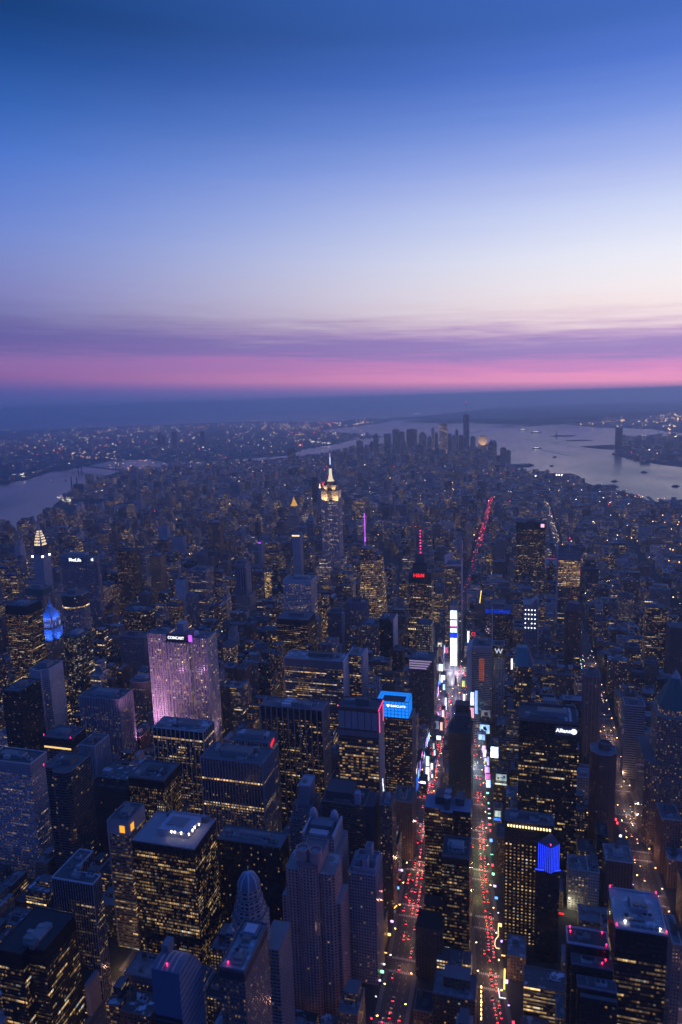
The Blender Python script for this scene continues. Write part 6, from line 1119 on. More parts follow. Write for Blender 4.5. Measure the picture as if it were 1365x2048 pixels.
put(mb, 'cooling_tower', rf); beacon(rf, x0+8, y0+7, z, GL_LAMPW, .7); beacon(rf, x1-5, y0+4, z, GL_LAMPW, .7)
x0, x1, y0, y1, z = H['dark_step']
th = thing('terraced_black_tower', 'unlit black tower descending in three terraces, white edged roof with red lights', 'apartment tower', (x0+x1)/2, (y0+y1)/2); DS = V(DARK, lit=.008, wall=(.012, .012, .016))
mb = MB(); mb.prism(rect(x0, x1, y0, y1), 0, z, DS, rc=.08); mb.prism(rect(x0+3, x1+2, y0-11, y0-.1), 0, z-9, DS, rc=.10); mb.prism(rect(x0+7, x1+4, y0-22, y0-11.1), 0, z-19, DS, rc=.12); mb.prism(rect(x0+9, x1+4, y0-26, y0-22.1), 0, z-24, DS, rc=.14); put(mb, 'shaft', th)
mb = MB(); mb.ring(rect(x0-.2, x1+.2, y0-.2, y1+.2), z-.4, z+1.2, .9, (.44, .43, .50)); mb.ring(rect(x0+2.8, x1+2.2, y0-11.2, y0-.2), z-9.4, z-8, .5, (.14, .15, .19)); mb.ring(rect(x0+6.8, x1+4.2, y0-22.2, y0-11.2), z-19.4, z-17.8, .6, (.18, .2, .25)); rf = put(mb, 'roof', th)
roof_units(rf, x0+3, x1-3, y0+3, y1-3, z, 3, rnd, False); roof_units(rf, x0+8, x1, y0-10, y0-2, z-9, 3, rnd, False); roof_units(rf, x0+10, x1, y0-21, y0-13, z-19, 3, rnd, False)
for bx, by, bz in ((x0+3, y1-2, z+1), (x0+3, y1-7, z+1), (x1-4, y1-3, z+1), (x1-2, y0+2, z+1), (x1-3, y0-4, z-8), (x1-6, y0-8, z-8)): beacon(rf, bx, by, bz)
SEEN.append((th, 'the terraced black tower'))
# curved rippling glass tower, bottom
x0, x1, y0, y1, z = H['curved']
th = thing('curved_glass_tower', 'blue glass tower with a curved sloping ribbed roof and rippled shimmering side', 'apartment tower', (x0+x1)/2, (y0+y1)/2)
mb = MB(); n = 10; prof = [(y0+(y1-y0)*k/n, z+3*math.sin(math.pi*min(1, k/n*.9))-22*(k/n)**3) for k in range(n+1)]
BLU = V(GLASS, wall=(.10, .16, .26), lit=0, ww=.96, wh=.9, gloss=1.0); RIP = V(GLASS, wall=(.18, .24, .36), bay=1.5, fl=5, ww=.5, wh=.8, lit=.0, gloss=1.0)
mb.wall((x0, y0), (x1, y0), 0, z-34, BLU); mb.wall((x0, y0), (x1, y0), z-34, z, V(BLU, ww=.02)); 
for (ya_, za_), (yb_, zb_) in zip(prof, prof[1:]):
    mb.face([(x1, ya_, 0), (x1, yb_, 0), (x1, yb_, zb_), (x1, ya_, za_)], FA, [(ya_/1.5, 0), (yb_/1.5, 0), (yb_/1.5, zb_/5), (ya_/1.5, za_/5)], (.37, 0, .55, .8), (.20, .27, .42, 0), (1, .3, 1, 6))
    mb.face([(x0, yb_, 0), (x0, ya_, 0), (x0, ya_, za_), (x0, yb_, zb_)], PL, b=(.05, .07, .1, 0)); mb.face([(x0, ya_, za_), (x1, ya_, za_), (x1, yb_, zb_), (x0, yb_, zb_)], PL, b=(.16, .15, .18, 0))
mb.wall((x1, y1), (x0, y1), 0, z-22, BLU); put(mb, 'shaft', th)
mb = MB()
for k in range(4):
    xx = x0+4+k*3.6
    for (ya_, za_), (yb_, zb_) in zip(prof, prof[1:]): mb.bar((xx, ya_, za_+.3), (xx, yb_, zb_+.3), .4, (.42, .42, .48))
rf = put(mb, 'roof_rails', th); beacon(rf, x0+10, y0+3, z+1); mb = MB(); mb.box(x0+1, x0+6, y0+12, y0+20, z, z+7, (.14, .16, .2)); put(mb, 'stair_head', th)
mb = MB(); mb.prism(rect(x1+2, x1+24, y0+16, y1+40), 0, z-75, V(DARK, lit=.02), rc=.2, snow=.6); put(mb, 'podium', th); SEEN.append((th, 'the curved blue glass tower'))
x0, x1, y0, y1, z = H['narrow']
th, rf = note(tower('narrow', 'narrow_brick_tower', 'very narrow brick tower with a long white patched roof and one red corner light', TWR, V(BRICK, wall=(.20, .15, .15), bay=2.2, lit=.16, coh=.2, em=.5), segs=[(z-7, None), (z, V(BRICK, wall=(.07, .06, .07), ww=.02, lit=0))], rc=.30, snow=1.0, units=2, par=2, parc=(.13, .11, .13), big=False), 'the very narrow brick tower')
beacon(rf, x0+5, y0+4, z+1); mb = MB(); mb.box(x0+4, x1-4, y0+5, y0+17, z, z+1.2, (.20, .15, .17)); mb.box(x0+3, x1-3, y1-15, y1-3, z, z+3, (.10, .13, .18)); mb.box(x0+5, x1-5, y1-13, y1-5, z+3, z+3.6, (.4, .42, .5)); put(mb, 'plant_house', rf)
# domed tower
x0, x1, y0, y1, z = H['dome']; cx, cy = (x0+x1)/2, (y0+y1)/2; a = (x1-x0)/2
th = thing('domed_tower', 'slender grey tower with an octagonal ribbed dome and stepped cornices', TWR, cx, cy); DM = V(STONE, wall=(.34, .33, .38), bay=5, fl=3.9, ww=.62, wh=.42, lit=.02, coh=0)
mb = MB(); mb.prism(cham(x0-1, x1+1, cy-a-1, cy+a+1, a*.55), 0, z-30, DM); mb.prism(cham(x0+1, x1-1, cy-a+1, cy+a-1, a*.55), z-30, z-22, DM); mb.prism(cham(x0+2.6, x1-2.6, cy-a+2.6, cy+a-2.6, a*.5), z-22, z-14, DM); mb.prism(cham(x0+4, x1-4, cy-a+4, cy+a-4, a*.45), z-14, z-6, DM); put(mb, 'shaft', th)
mb = MB(); mb.prism(rect(x1-3, x1+13, cy-6, cy+26), 0, z-58, V(STONE, wall=(.26, .24, .28), fl=3.4, ww=.8, wh=.5, lit=.02), rc=.2); mb.prism(rect(x0-9, x0-1.5, cy-4, cy+16), 0, z-52, V(STONE, wall=(.24, .25, .30), ww=.8, lit=.02), rc=.25); put(mb, 'side_wing', th)
rd = a-4.2; prof = [(rd*math.cos(q*math.pi/2/7), z-6+rd*1.35*math.sin(q*math.pi/2/7)) for q in range(8)]
mb = MB(); mb.lathe(cx, cy, prof, 8, (.13, .18, .26), ph=math.pi/8); dm = put(mb, 'dome', th); mb = MB()
for k in range(8):
    an = math.pi/8+k*math.pi/4
    for (ra, za_), (rb_, zb_) in zip(prof, prof[1:]): mb.bar((cx+ra*1.02*math.cos(an), cy+ra*1.02*math.sin(an), za_), (cx+rb_*1.02*math.cos(an), cy+rb_*1.02*math.sin(an), zb_+.05), .45, (.48, .50, .58))
put(mb, 'rib', dm); mb = MB(); mb.bar((cx, cy, prof[-1][1]-.5), (cx, cy, prof[-1][1]+4), .5, (.3, .4, .45)); put(mb, 'finial', dm); SEEN.append((th, 'the ribbed dome'))
x0, x1, y0, y1, z = H['bands_low']
th, rf = note(tower('bands_low', 'lit_band_tower', 'black stepped tower with long bright yellow bands of windows in the bottom corner', TWR, V(DARK, lit=.50, coh=.9, em=.62, run=9, fl=4.2, wall=(.01, .01, .012)), poly=[(x0-12, y0), (x0+16, y0), (x0+16, y0+8), (x1+4, y0+8), (x1+4, y1+10), (x0-12, y1+10)], mech=16, units=6, rc=.05), 'the black tower with long yellow bands')
x0, x1, y0, y1, z = H['crown_small']
th, rf = note(tower('crown_small', 'crown_topped_tower', 'small grey lilac tower with a castle-like roof crown', 'apartment tower', V(PALE, wall=(.30, .29, .35), lit=.05, coh=0, bay=2.8), units=0, rc=.18), 'the small tower with a castle-like crown')
mb = MB()
for (bx, by, bw, bh) in ((x0+5, y0+8, 6, 10), (x0+14, y0+3, 6, 14), (x0+14, y0+18, 7, 18), (x0+21, y0+12, 6, 9)): mb.box(bx, bx+bw, by, by+bw+3, z, z+bh, (.32, .31, .37)); mb.box(bx+1, bx+bw-1, by+1, by+bw+2, z+bh, z+bh+.4, (.08, .1, .14))
mb.ring(rect(x0+4, x1-1, y0+2, y1-3), z, z+6, 1.0, (.33, .32, .38)); put(mb, 'roof_crown', rf)
x0, x1, y0, y1, z = GAB
th = thing('gothic_tower', 'dark gothic stone tower with steep gabled dormers and a pale chimney wall', 'tower', (x0+x1)/2, (y0+y1)/2); GO = V(STONE, wall=(.10, .085, .085), lit=.015)
mb = MB(); mb.prism(rect(x0, x1, y0, y1), 0, z, GO); mb.prism(rect(x0+6, x1-4, y0+6, y1-4), z, z+10, GO, rc=.12, snow=.9); put(mb, 'shaft', th)
mb = MB()
for k in range(4): gx = x0+2+k*(x1-x0-8)/3; mb.solid(rect(gx, gx+6, y0+.2, y0+6), z, z+9, (.11, .09, .09), top=[(gx+2.7, y0+.2), (gx+3.3, y0+.2), (gx+3.3, y0+6), (gx+2.7, y0+6)])
put(mb, 'gable', th); mb = MB(); mb.box(x1-5, x1+2, y1-10, y1-1, z-10, z+20, (.36, .34, .38)); mb.box(x0+10, x0+22, y0+12, y0+20, z+10, z+16, (.34, .35, .42)); put(mb, 'chimney', th); SEEN.append((th, 'the dark gothic tower'))
x0, x1, y0, y1, z = YBAND
th, rf = note(tower(YBAND, 'yellow_strip_block', 'dark block with one long yellow light strip under its roof and red roof lights', 'office block', V(BAND, wall=(.16, .15, .17), lit=.05), segs=[(z-16, None), (z, V(DARK, lit=0))], units=3, beacons=2), 'the dark block with one yellow strip')
emis('light_strip', th, GL_WARMROW, [(x0+1, x1-1, y0-.6, y0-.1, z-17, z-14.5)])

for key, nm, lb, st_, phr in ((EXTRA1, 'brick_high_rise', 'red brown brick high-rise right of the far right avenue, below the copper pyramid', V(BRICK, wall=(.24, .13, .11), lit=.05), 'the red brown brick high-rise'),
        (EXTRA2, 'brick_block', 'square dark brick block with a white roof edge left of the far right avenue', V(BRICK, wall=(.16, .09, .08), lit=.03), 'the square dark brick block'),
        (EXTRA3, 'brick_block', 'brown block with a few bright windows right of the far right avenue', V(BRICK, wall=(.18, .12, .11), lit=.10), 'the brown block by the far right avenue'),
        (EXTRA4, 'grey_tower', 'plain grey tower cut by the picture edge beside the pale roofed black tower', V(STONE, wall=(.20, .19, .22), lit=.04), 'the plain grey tower at the edge')):
    note(tower(key, nm, lb, 'apartment tower', st_, units=3, tank=1, rc=.16, snow=.5, parc=(.36, .34, .36)), phr)
# --- tall art deco landmark with a lit crown
x, y = ESB
th = thing('floodlit_spire_tower', 'tallest art deco tower with a cream floodlit crown and a glowing white and blue spire', 'tower', x, y); ES = V(STONE, wall=(.40, .38, .40), bay=2.6, fl=3.8, ww=.5, wh=.55, lit=.55, coh=.45, em=1.2)
mb = MB(); mb.prism(rect(x-64, x+64, y-30, y+30), 0, 28, ES); mb.prism(rect(x-52, x+52, y-27, y+27), 28, 80, ES); mb.prism(rect(x-40, x+40, y-25, y+25), 80, 108, ES)
mb.prism(rect(x-29, x+29, y-21, y+21), 108, 291, ES); mb.ribs((x-29, y-21), (x+29, y-21), 108, 291, 5.8, 1.8, .6, (.44, .42, .44)); mb.ribs((x+29, y-21), (x+29, y+21), 108, 291, 5.8, 1.8, .6, (.44, .42, .44)); put(mb, 'shaft', th)
CRS = V(ES, ww=.25, wh=.8, lit=.0, wall=(.5, .46, .40)); mb = MB()
for (xa, xb) in ((x-28, x-7), (x+7, x+28)): mb.prism(rect(xa, xb, y-19, y+19), 291, 325, CRS)
mb.prism(rect(x-7, x+7, y-16, y+16), 291, 325, V(ES, lit=.1, wall=(.16, .15, .16)))
for (xa, xb) in ((x-22, x-7), (x+7, x+22)): mb.prism(rect(xa, xb, y-15, y+15), 325, 342, CRS)
mb.prism(rect(x-7, x+7, y-13, y+13), 325, 342, V(ES, wall=(.16, .15, .16), lit=0)); mb.ribs((x-28, y-19), (x-7, y-19), 291, 325, 4.2, 1.3, .6, (.5, .46, .40)); mb.ribs((x+7, y-19), (x+28, y-19), 291, 325, 4.2, 1.3, .6, (.5, .46, .40)); put(mb, 'crown', th)
mb = MB(); mb.prism(cham(x-16, x+16, y-13, y+13, 4), 342, 353, V(ES, wall=(.06, .06, .08), lit=.05)); put(mb, 'observatory', th)
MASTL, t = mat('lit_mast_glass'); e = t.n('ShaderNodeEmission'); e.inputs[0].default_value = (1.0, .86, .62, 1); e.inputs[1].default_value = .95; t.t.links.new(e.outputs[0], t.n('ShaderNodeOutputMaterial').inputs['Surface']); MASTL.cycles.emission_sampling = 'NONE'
mb = MB(); mb.lathe(x, y, [(12, 353), (10, 355), (7.5, 360), (5.6, 368), (4.8, 380), (4.4, 393)], 12, (1, 1, 1), mi=0); put(mb, 'mooring_mast', th, [MASTL])
mb = MB(); mb.lathe(x, y, [(4.6, 393), (3.0, 399), (2.6, 402)], 12, (.2, .2, .24)); mb.bar((x, y, 402), (x, y, 443), .6, (.5, .5, .6), r2=.3); sp = put(mb, 'antenna', th)
emis('antenna_light', sp, glow('antenna_white', (.55, .65, 1.0), 1.7), bars=[((x, y, 405), (x, y, 428), 1.7)]); emis('antenna_light', sp, glow('antenna_violet', (.75, .35, 1.0), .9), bars=[((x, y, 429), (x, y, 441), 1.1)])
for lx, ly, lz, tz, e in ((-18, -31, 292, 312, 1), (18, -31, 292, 312, 1), (-9, -29, 292, 308, .6), (27, -29, 292, 308, .6), (40, 0, 292, 312, .9), (-14, -24, 326, 338, .55), (14, -24, 326, 338, .55)):
    lamp('floodlight', 'SPOT', (x+lx, y+ly, lz), (x+lx*.9, y-15 if ly < -20 else y, tz), 46000*e, (1.0, .62, .24), th, spot_size=R(110), spot_blend=.9, shadow_soft_size=1.5)
SEEN.append((th, 'the tallest floodlit spire'))
# --- golden pyramid tower, clock tower, black needle
x, y = NYL
th = thing('gold_pyramid_tower', 'stone tower with a glowing golden pyramid roof', 'tower', x, y); NS_ = V(STONE, wall=(.30, .28, .28), lit=.3)
mb = MB(); mb.prism(rect(x-50, x+40, y-25, y+25), 0, 75, NS_); mb.prism(rect(x-26, x+26, y-20, y+20), 75, 100, NS_); mb.prism(rect(x-15, x+15, y-15, y+15), 100, 147, V(NS_, lit=.2)); put(mb, 'shaft', th)
GOLD = glow('gold_roof_glow', (1.0, .50, .08), .8); mb = MB(); mb.solid(cham(x-13, x+13, y-13, y+13, 4), 147, 178, (.6, .4, .1), top=cham(x-2, x+2, y-2, y+2, .6), mi=0); mb.lathe(x, y, [(2, 178), (2, 183), (0, 188)], 6, (.6, .4, .1), mi=0); put(mb, 'pyramid_roof', th, [GOLD])  # floodlighting put into the gold roof as its own emission
x, y = CLK
th = thing('clock_tower', 'slender pale clock tower with a golden lantern beside the floodlit spire', 'tower', x, y); mb = MB(); mb.prism(rect(x-11, x+11, y-12, y+12), 0, 165, V(PALE, lit=.1)); mb.solid(rect(x-9, x+9, y-9, y+9), 165, 193, (.30, .32, .36), top=rect(x-3, x+3, y-3, y+3)); put(mb, 'shaft', th)
emis('lantern', th, GL_CREAM, [(x-3.5, x+3.5, y-3.5, y+3.5, 193, 199), (x-1.4, x+1.4, y-1.4, y+1.4, 199, 212)])
for key, nm, lb, st_, phr in ((NEEDLE, 'black_needle_tower', 'thin black residential tower with a red top light, close beside the gold topped tower', V(DARK, lit=.05), 'the thin black tower'), (BRKLIT, 'dark_brown_tower', 'dark brown tower with orange lit windows low down, alone among small houses', V(BRICK, wall=(.12, .07, .06), lit=.3), 'the dark brown tower'), (WHITEB, 'white_apartment_tower', 'pale blue white apartment tower with a red roof light far to the left', V(PALE, wall=(.45, .47, .52), lit=.03), 'the pale blue white tower')):
    th, rf = note(tower(key, nm, lb, 'apartment tower', st_, units=1, beacons=1), phr)
# --- round arena with a red ring
x, y = MSG
th = thing('round_arena', 'round arena drum with glowing red vertical strips and a pale roof rim', 'arena', x, y); mb = MB(); mb.lathe(x, y, [(62, 0), (62, 44), (58, 46), (0, 40)], 40, (.22, .21, .25)); put(mb, 'drum', th)
RED = glow('arena_red', (1.0, .02, .12), 1.1); tb = []
for k in range(9, 21):
    an = math.pi + k*math.pi/20; tb.append(((x+62.6*math.cos(an), y+62.6*math.sin(an), 12), (x+62.6*math.cos(an), y+62.6*math.sin(an), 40), 1.3))
emis('red_strip', th, RED, bars=tb); rg = [(x+62.5*math.cos(k*math.pi/24), y+62.5*math.sin(k*math.pi/24), 45) for k in range(49)]; emis('rim_light', th, glow('rim_pink', (1.0, .25, .45), .45), bars=[(a_, b_, 1.1) for a_, b_ in zip(rg, rg[1:])])
SEEN.append((th, 'the red ringed arena'))
# ------------------------------------------------------------------ far skyline
def frustum_top(mb, x0, x1, y0, y1, z, kind, col):
    cx, cy = (x0+x1)/2, (y0+y1)/2; w_ = x1-x0
    if kind == 'pyramid': mb.solid(rect(x0, x1, y0, y1), z, z+w_*.7, col, top=rect(cx-1, cx+1, cy-1, cy+1))
    elif kind == 'stepped': mb.box(x0+w_*.15, x1-w_*.15, y0+5, y1-5, z, z+14, col); mb.box(x0+w_*.3, x1-w_*.3, y0+9, y1-9, z+14, z+26, col)
    elif kind == 'dome': mb.lathe(cx, cy, [(w_*.45, z), (w_*.4, z+w_*.2), (w_*.25, z+w_*.36), (0, z+w_*.42)], 12, col)
    elif kind == 'slanted': mb.solid(rect(x0, x1, y0, y1), z, z+.1, col, top=rect(x0, x1, y0, y1)); mb.solid(rect(x0, x1, y0, y1), z+.1, z+14, col, top=[(x0, y0+12), (x1, y0+12), (x1, y1), (x0, y1)])
    elif kind == 'mast': mb.box(cx-6, cx+6, cy-6, cy+6, z, z+9, col); mb.bar((cx, cy, z+9), (cx, cy, z+45), 1.5, (.3, .3, .33))
    elif kind == 'cranes':
        mb.box(x0+4, x1-4, y0+4, y1-4, z, z+6, col)
        for sx in (x0+5, x1-5): mb.bar((sx, cy, z), (sx, cy, z+22), 1.2, (.3, .28, .25)); mb.bar((sx-8, cy, z+18), (sx+26, cy, z+26), .9, (.3, .28, .25))
    else: mb.box(x0+w_*.25, x1-w_*.25, y0+6, y1-6, z, z+6, col)
TOPW = dict(flat='a flat', pyramid='a pyramid', stepped='a stepped', dome='a domed', slanted='a slanted', mast='a masted', cranes='an unfinished')
for i, (x0, x1, y0, y1, z, kind, where, tone_, lit_) in enumerate(FAR):
    th = thing('far_skyscraper', where, 'skyscraper', (x0+x1)/2, (y0+y1)/2, group='towers of the hazy far skyline')
    g = {'d': (.05, .055, .065), 'm': (.15, .15, .17), 'l': (.32, .31, .32), 'g': (.55, .42, .25)}[tone_]
    st = V(STONE, wall=g, lit=lit_*2+.04, em=2.2, bay=4.5, fl=5)
    mb = MB(); mb.prism(rect(x0, x1, y0, y1), 0, z, st, rc=.15); put(mb, 'shaft', th); mb = MB(); frustum_top(mb, x0, x1, y0, y1, z, kind, g); put(mb, 'top', th)
    if tone_ == 'g': lamp('floodlight', 'SPOT', ((x0+x1)/2, y0-60, z*.5), ((x0+x1)/2, y0, z*.8), 500000, (1, .7, .4), th, spot_size=R(70), shadow_soft_size=4)
x, y = WTC
th = thing('tapered_glass_skyscraper', 'tallest tapered glass tower of the far skyline with a thin mast and red tip', 'skyscraper', x, y); GW = V(GLASS, wall=(.34, .34, .38), lit=.10, bay=6, fl=8, gloss=1)
a = 31; sq = rect(x-a, x+a, y-a, y+a); base_ = []
for k in range(4): p_, q_ = sq[k], sq[(k+1) % 4]; base_ += [p_, ((p_[0]+q_[0])/2, (p_[1]+q_[1])/2)]
b_ = 22; top_ = []; dm_ = [(x, y-a*.98), (x+a*.98, y), (x, y+a*.98), (x-a*.98, y)]
for k in range(4): p_, q_ = dm_[k-1], dm_[k]; top_ += [((p_[0]+q_[0])/2, (p_[1]+q_[1])/2), q_]
mb = MB(); mb.prism(sq, 0, 56, GW, cap=False); mb.prism(base_, 56, 412, GW, cap=True, top=top_); put(mb, 'shaft', th)
mb = MB(); mb.lathe(x, y, [(19, 412), (19, 418), (16, 418), (16, 412)], 16, (.3, .3, .33)); put(mb, 'roof_ring', th); mb = MB(); mb.bar((x, y, 412), (x, y, 541), 2.2, (.35, .35, .4), r2=.8); sp = put(mb, 'mast', th); beacon(sp, x, y, 530, None, 3.5); SEEN.append((th, 'the tapered far skyscraper'))

def bridge(name, label, pa, pb, h, deck, wd):
    (xa, ya), (xb, yb) = pa, pb; L = math.hypot(xb-xa, yb-ya); tx, ty = (xb-xa)/L, (yb-ya)/L; nx, ny = ty, -tx
    th = thing(name, label, 'bridge', (xa+xb)/2, (ya+yb)/2); d0 = drop((xa+xb)/2, (ya+yb)/2); ss = L*.42; c_ = (.10, .11, .13)
    for (x, y) in (pa, pb):
        mb = MB()
        for s_ in (-1, 1):
            for k in (-1, 1): mb.bar((x+nx*s_*wd/2+tx*k*4, y+ny*s_*wd/2+ty*k*4, 0), (x+nx*s_*wd/2+tx*k*2, y+ny*s_*wd/2+ty*k*2, h), wd*.09, c_, n=4)
        for zz_ in (h*.5, h*.75, h): mb.bar((x-nx*wd/2, y-ny*wd/2, zz_-2), (x+nx*wd/2, y+ny*wd/2, zz_-2), wd*.1, c_, n=4)
        put(mb, 'bridge_tower', th)
    mb = MB(); A_ = (xa-tx*ss, ya-ty*ss); B2 = (xb+tx*ss, yb+ty*ss)
    mb.solid([(A_[0]+nx*wd/2, A_[1]+ny*wd/2), (A_[0]-nx*wd/2, A_[1]-ny*wd/2), (B2[0]-nx*wd/2, B2[1]-ny*wd/2), (B2[0]+nx*wd/2, B2[1]+ny*wd/2)][::-1], deck-6, deck, c_, floor=True); put(mb, 'deck', th)
    for s_ in (-1, 1):
        mb = MB(); P_ = lambda f, zz_: (xa+tx*f*L+nx*s_*wd/2, ya+ty*f*L+ny*s_*wd/2, zz_); pts = [P_(-ss/L, deck), P_(0, h)] + [P_(k/12, deck+4+(h-deck-4)*(2*k/12-1)**2) for k in range(1, 12)] + [P_(1, h), P_(1+ss/L, deck)]
        for p_, q_ in zip(pts, pts[1:]): mb.bar(p_, q_, wd*.05, c_, n=4)
        for q_ in pts[2:-2]: mb.bar(q_, (q_[0], q_[1], deck), .4, c_, n=3)
        put(mb, 'cable', th)
    return th
bridge('suspension_bridge', 'dark suspension bridge with two lattice towers across the narrow river', WMB[0], WMB[1], 96, 40, 34)
bridge('suspension_bridge', 'very distant suspension bridge whose two towers stand out of the hazy sea', VZB[0], VZB[1], 211, 75, 34)
x, y = LIB
th = thing('statue', 'small statue of a robed figure with raised arm on an island pedestal', 'statue', x, y); mb = MB(); mb.box(x-25, x+25, y-25, y+25, 2, 18, (.3, .29, .27)); mb.solid(rect(x-10, x+10, y-10, y+10), 18, 47, (.35, .33, .3), top=rect(x-7, x+7, y-7, y+7)); put(mb, 'pedestal', th)
mb = MB(); mb.lathe(x, y, [(5.5, 47), (5, 58), (4.4, 70), (4.6, 76), (2, 79), (1.9, 80), (2.6, 83), (2, 86), (0, 87)], 10, (.16, .26, .24)); mb.bar((x+3, y, 76), (x+6, y, 90), 1.4, (.16, .26, .24)); mb.lathe(x+6.2, y, [(.6, 90), (1.8, 91), (0, 94)], 6, (.5, .4, .1)); put(mb, 'figure', th)
for i, (x, y) in enumerate(STACKS):
    th = thing('smokestack', ['tall thin power station chimney by the narrow river, the taller of two', 'power station chimney beside its taller twin by the narrow river'][i], 'chimney', x, y, group='power station chimneys'); mb = MB(); h = 115-i*6; mb.lathe(x, y, [(6, 0), (4, h), (3, h), (3, h-3), (0, h-3)], 12, (.16, .13, .13)); put(mb, 'flue', th); mb = MB(); mb.lathe(x, y, [(4.5, h-8), (4.5, h-6)], 12, (.3, .3, .3)); put(mb, 'band', th)
for i, (pts, lb) in enumerate(PIERS):
    th = thing('pier', lb, 'pier', pts[0][0], pts[0][1], group='piers along the wide river'); mb = MB(); mb.solid(pts, -1, 3.2, (.12, .12, .13)); put(mb, 'deck', th)
    xs = [p_[0] for p_ in pts]; ys = [p_[1] for p_ in pts]; cx, cy = sum(xs)/4, sum(ys)/4; sh = [(cx+(p_[0]-cx)*.8, cy+(p_[1]-cy)*.75) for p_ in pts]
    mb = MB(); mb.solid(sh, 3.2, 13, (.14, .14, .16)); put(mb, 'shed', th)
    if i == 1:
        mb = MB()
        for k in range(14): f = (k+.5)/14; px_, py_ = sh[0][0]+(sh[1][0]-sh[0][0])*f, sh[0][1]+(sh[1][1]-sh[0][1])*f; mb.box(px_-2.2, px_+2.2, py_-3, py_, 13, 17, (1, 1, 1), mi=0)
        put(mb, 'lamp_row', th, [GL_LAMPW])
GL_SHIP = glow('ship_lights', (.95, .9, .8), 3.0)
def vessel(x, y, L, ang, label, kind, lit_):
    th = thing(kind, label, 'ship' if kind == 'ferry' else 'boat', x, y, group='boats on the rivers'); w_ = L*.22; h = L*.07; ca, sa = math.cos(ang), math.sin(ang)
    tr = lambda a, b: (x+a*ca-b*sa, y+a*sa+b*ca)
    mb = MB(); hull = [tr(-L*.5, -w_*.4), tr(L*.3, -w_*.5), tr(L*.5, 0), tr(L*.3, w_*.5), tr(-L*.5, w_*.4)]; mb.solid(hull, -.5, h, (.10, .10, .12)); put(mb, 'hull', th)
    mb = MB(); mb.solid([tr(-L*.38, -w_*.36), tr(L*.22, -w_*.36), tr(L*.22, w_*.36), tr(-L*.38, w_*.36)], h, h*2.6, (.40, .36, .32)); mb.solid([tr(0, -w_*.25), tr(L*.16, -w_*.25), tr(L*.16, w_*.25), tr(0, w_*.25)], h*2.6, h*3.6, (.4, .4, .42)); put(mb, 'cabin', th)
    if lit_:
        mb = MB(); mb.solid([tr(-L*.36, -w_*.37), tr(L*.20, -w_*.37), tr(L*.20, w_*.37), tr(-L*.36, w_*.37)], h*1.4, h*1.9, (1, 1, 1), mi=0); put(mb, 'lit_deck', th, [GL_SHIP])
for v in BOATS: vessel(*v)
FOAM, t = mat('wake_foam'); finish(t, **{'Base Color': (.35, .36, .40, 1), 'Roughness': .6})
mb = MB()
for (pa, pb, w_) in WAKES: strip(mb, [pa, pb], w_, .6)
tag(mb.build('wake', mats=[FOAM]), 'pale wakes spreading behind boats on the wide river', 'wake', kind='stuff')

# ------------------------------------------------------------------ glowing square: screens and billboards
LOWS = []
def screen(px0, px1, y, z0, z1, col, label, host=False, facing='front', pic=None, st=1.0):
    """LED screen or billboard on a steel housing; own building behind it unless it hangs on a tower"""
    if facing == 'front': x0, x1 = px0, px1; fr = rect(x0, x1, y, y+1.4); dsp = [(x0+.3, y-.15, z0+.3), (x1-.3, y-.15, z0+.3), (x1-.3, y-.15, z1-.3), (x0+.3, y-.15, z1-.3)]
    else: ya_, yb_ = px0, px1; x = y; s_ = 1 if facing == 'side' else -1; fr = rect(min(x, x-1.4*s_), max(x, x-1.4*s_), ya_, yb_); dsp = [(x+.15*s_, ya_+.3, z0+.3), (x+.15*s_, yb_-.3, z0+.3), (x+.15*s_, yb_-.3, z1-.3), (x+.15*s_, ya_+.3, z1-.3)]
    if facing == 'other': dsp = dsp[::-1]
    cx, cy = sum(p_[0] for p_ in fr)/4, sum(p_[1] for p_ in fr)/4
    th = thing('led_screen', label, 'billboard', cx, cy, z0, group='glowing screens of the square')
    mb = MB(); mb.solid(fr, z0, z1, (.04, .04, .05), floor=True); put(mb, 'housing', th)
    mb = MB(); mb.face(dsp, 0, [(0, 0), (1, 0), (1, 1), (0, 1)]); d = put(mb, 'display', th, [SCREEN]); d.color = (*col, st)
    if pic: 
        mb = MB()
        for (u0, v0, u1, v1, c) in pic:
            q = lambda u_, v_: tuple(dsp[0][k]+(dsp[1][k]-dsp[0][k])*u_+(dsp[3][k]-dsp[0][k])*v_ for k in range(3)); pp = [q(u0, v0), q(u1, v0), q(u1, v1), q(u0, v1)]
            pp = [(a_[0], a_[1]-.1, a_[2]) if facing == 'front' else (a_[0]+.1, a_[1], a_[2]) for a_ in pp]; mb.face(pp, 0, b=(*c, 0))
        put(mb, 'picture', th, [PLAIN])
    if facing == 'front' and not host: LOWS.append((x0-1.5, x1+1.5, y+1.5, y+16, z1+2))
    if facing != 'front' and not host: LOWS.append((cx-14 if facing == 'side' else cx+.8, cx-.8 if facing == 'side' else cx+14, px0-1, px1+1, z1+2))
    return th
x0, x1, y0, y1, z = TSQ
th = thing('screen_tower', 'slim tower covered by stacked glowing screens at the end of the square', 'tower', (x0+x1)/2, (y0+y1)/2)
mb = MB(); mb.prism(rect(x0, x1, y0, y1), 0, z, V(PALE, lit=.02)); put(mb, 'shaft', th); mb = MB(); mb.bar(((x0+x1)/2, y0+5, z), ((x0+x1)/2, y0+5, z+16), .5, (.6, .6, .7)); put(mb, 'flagpole', th)
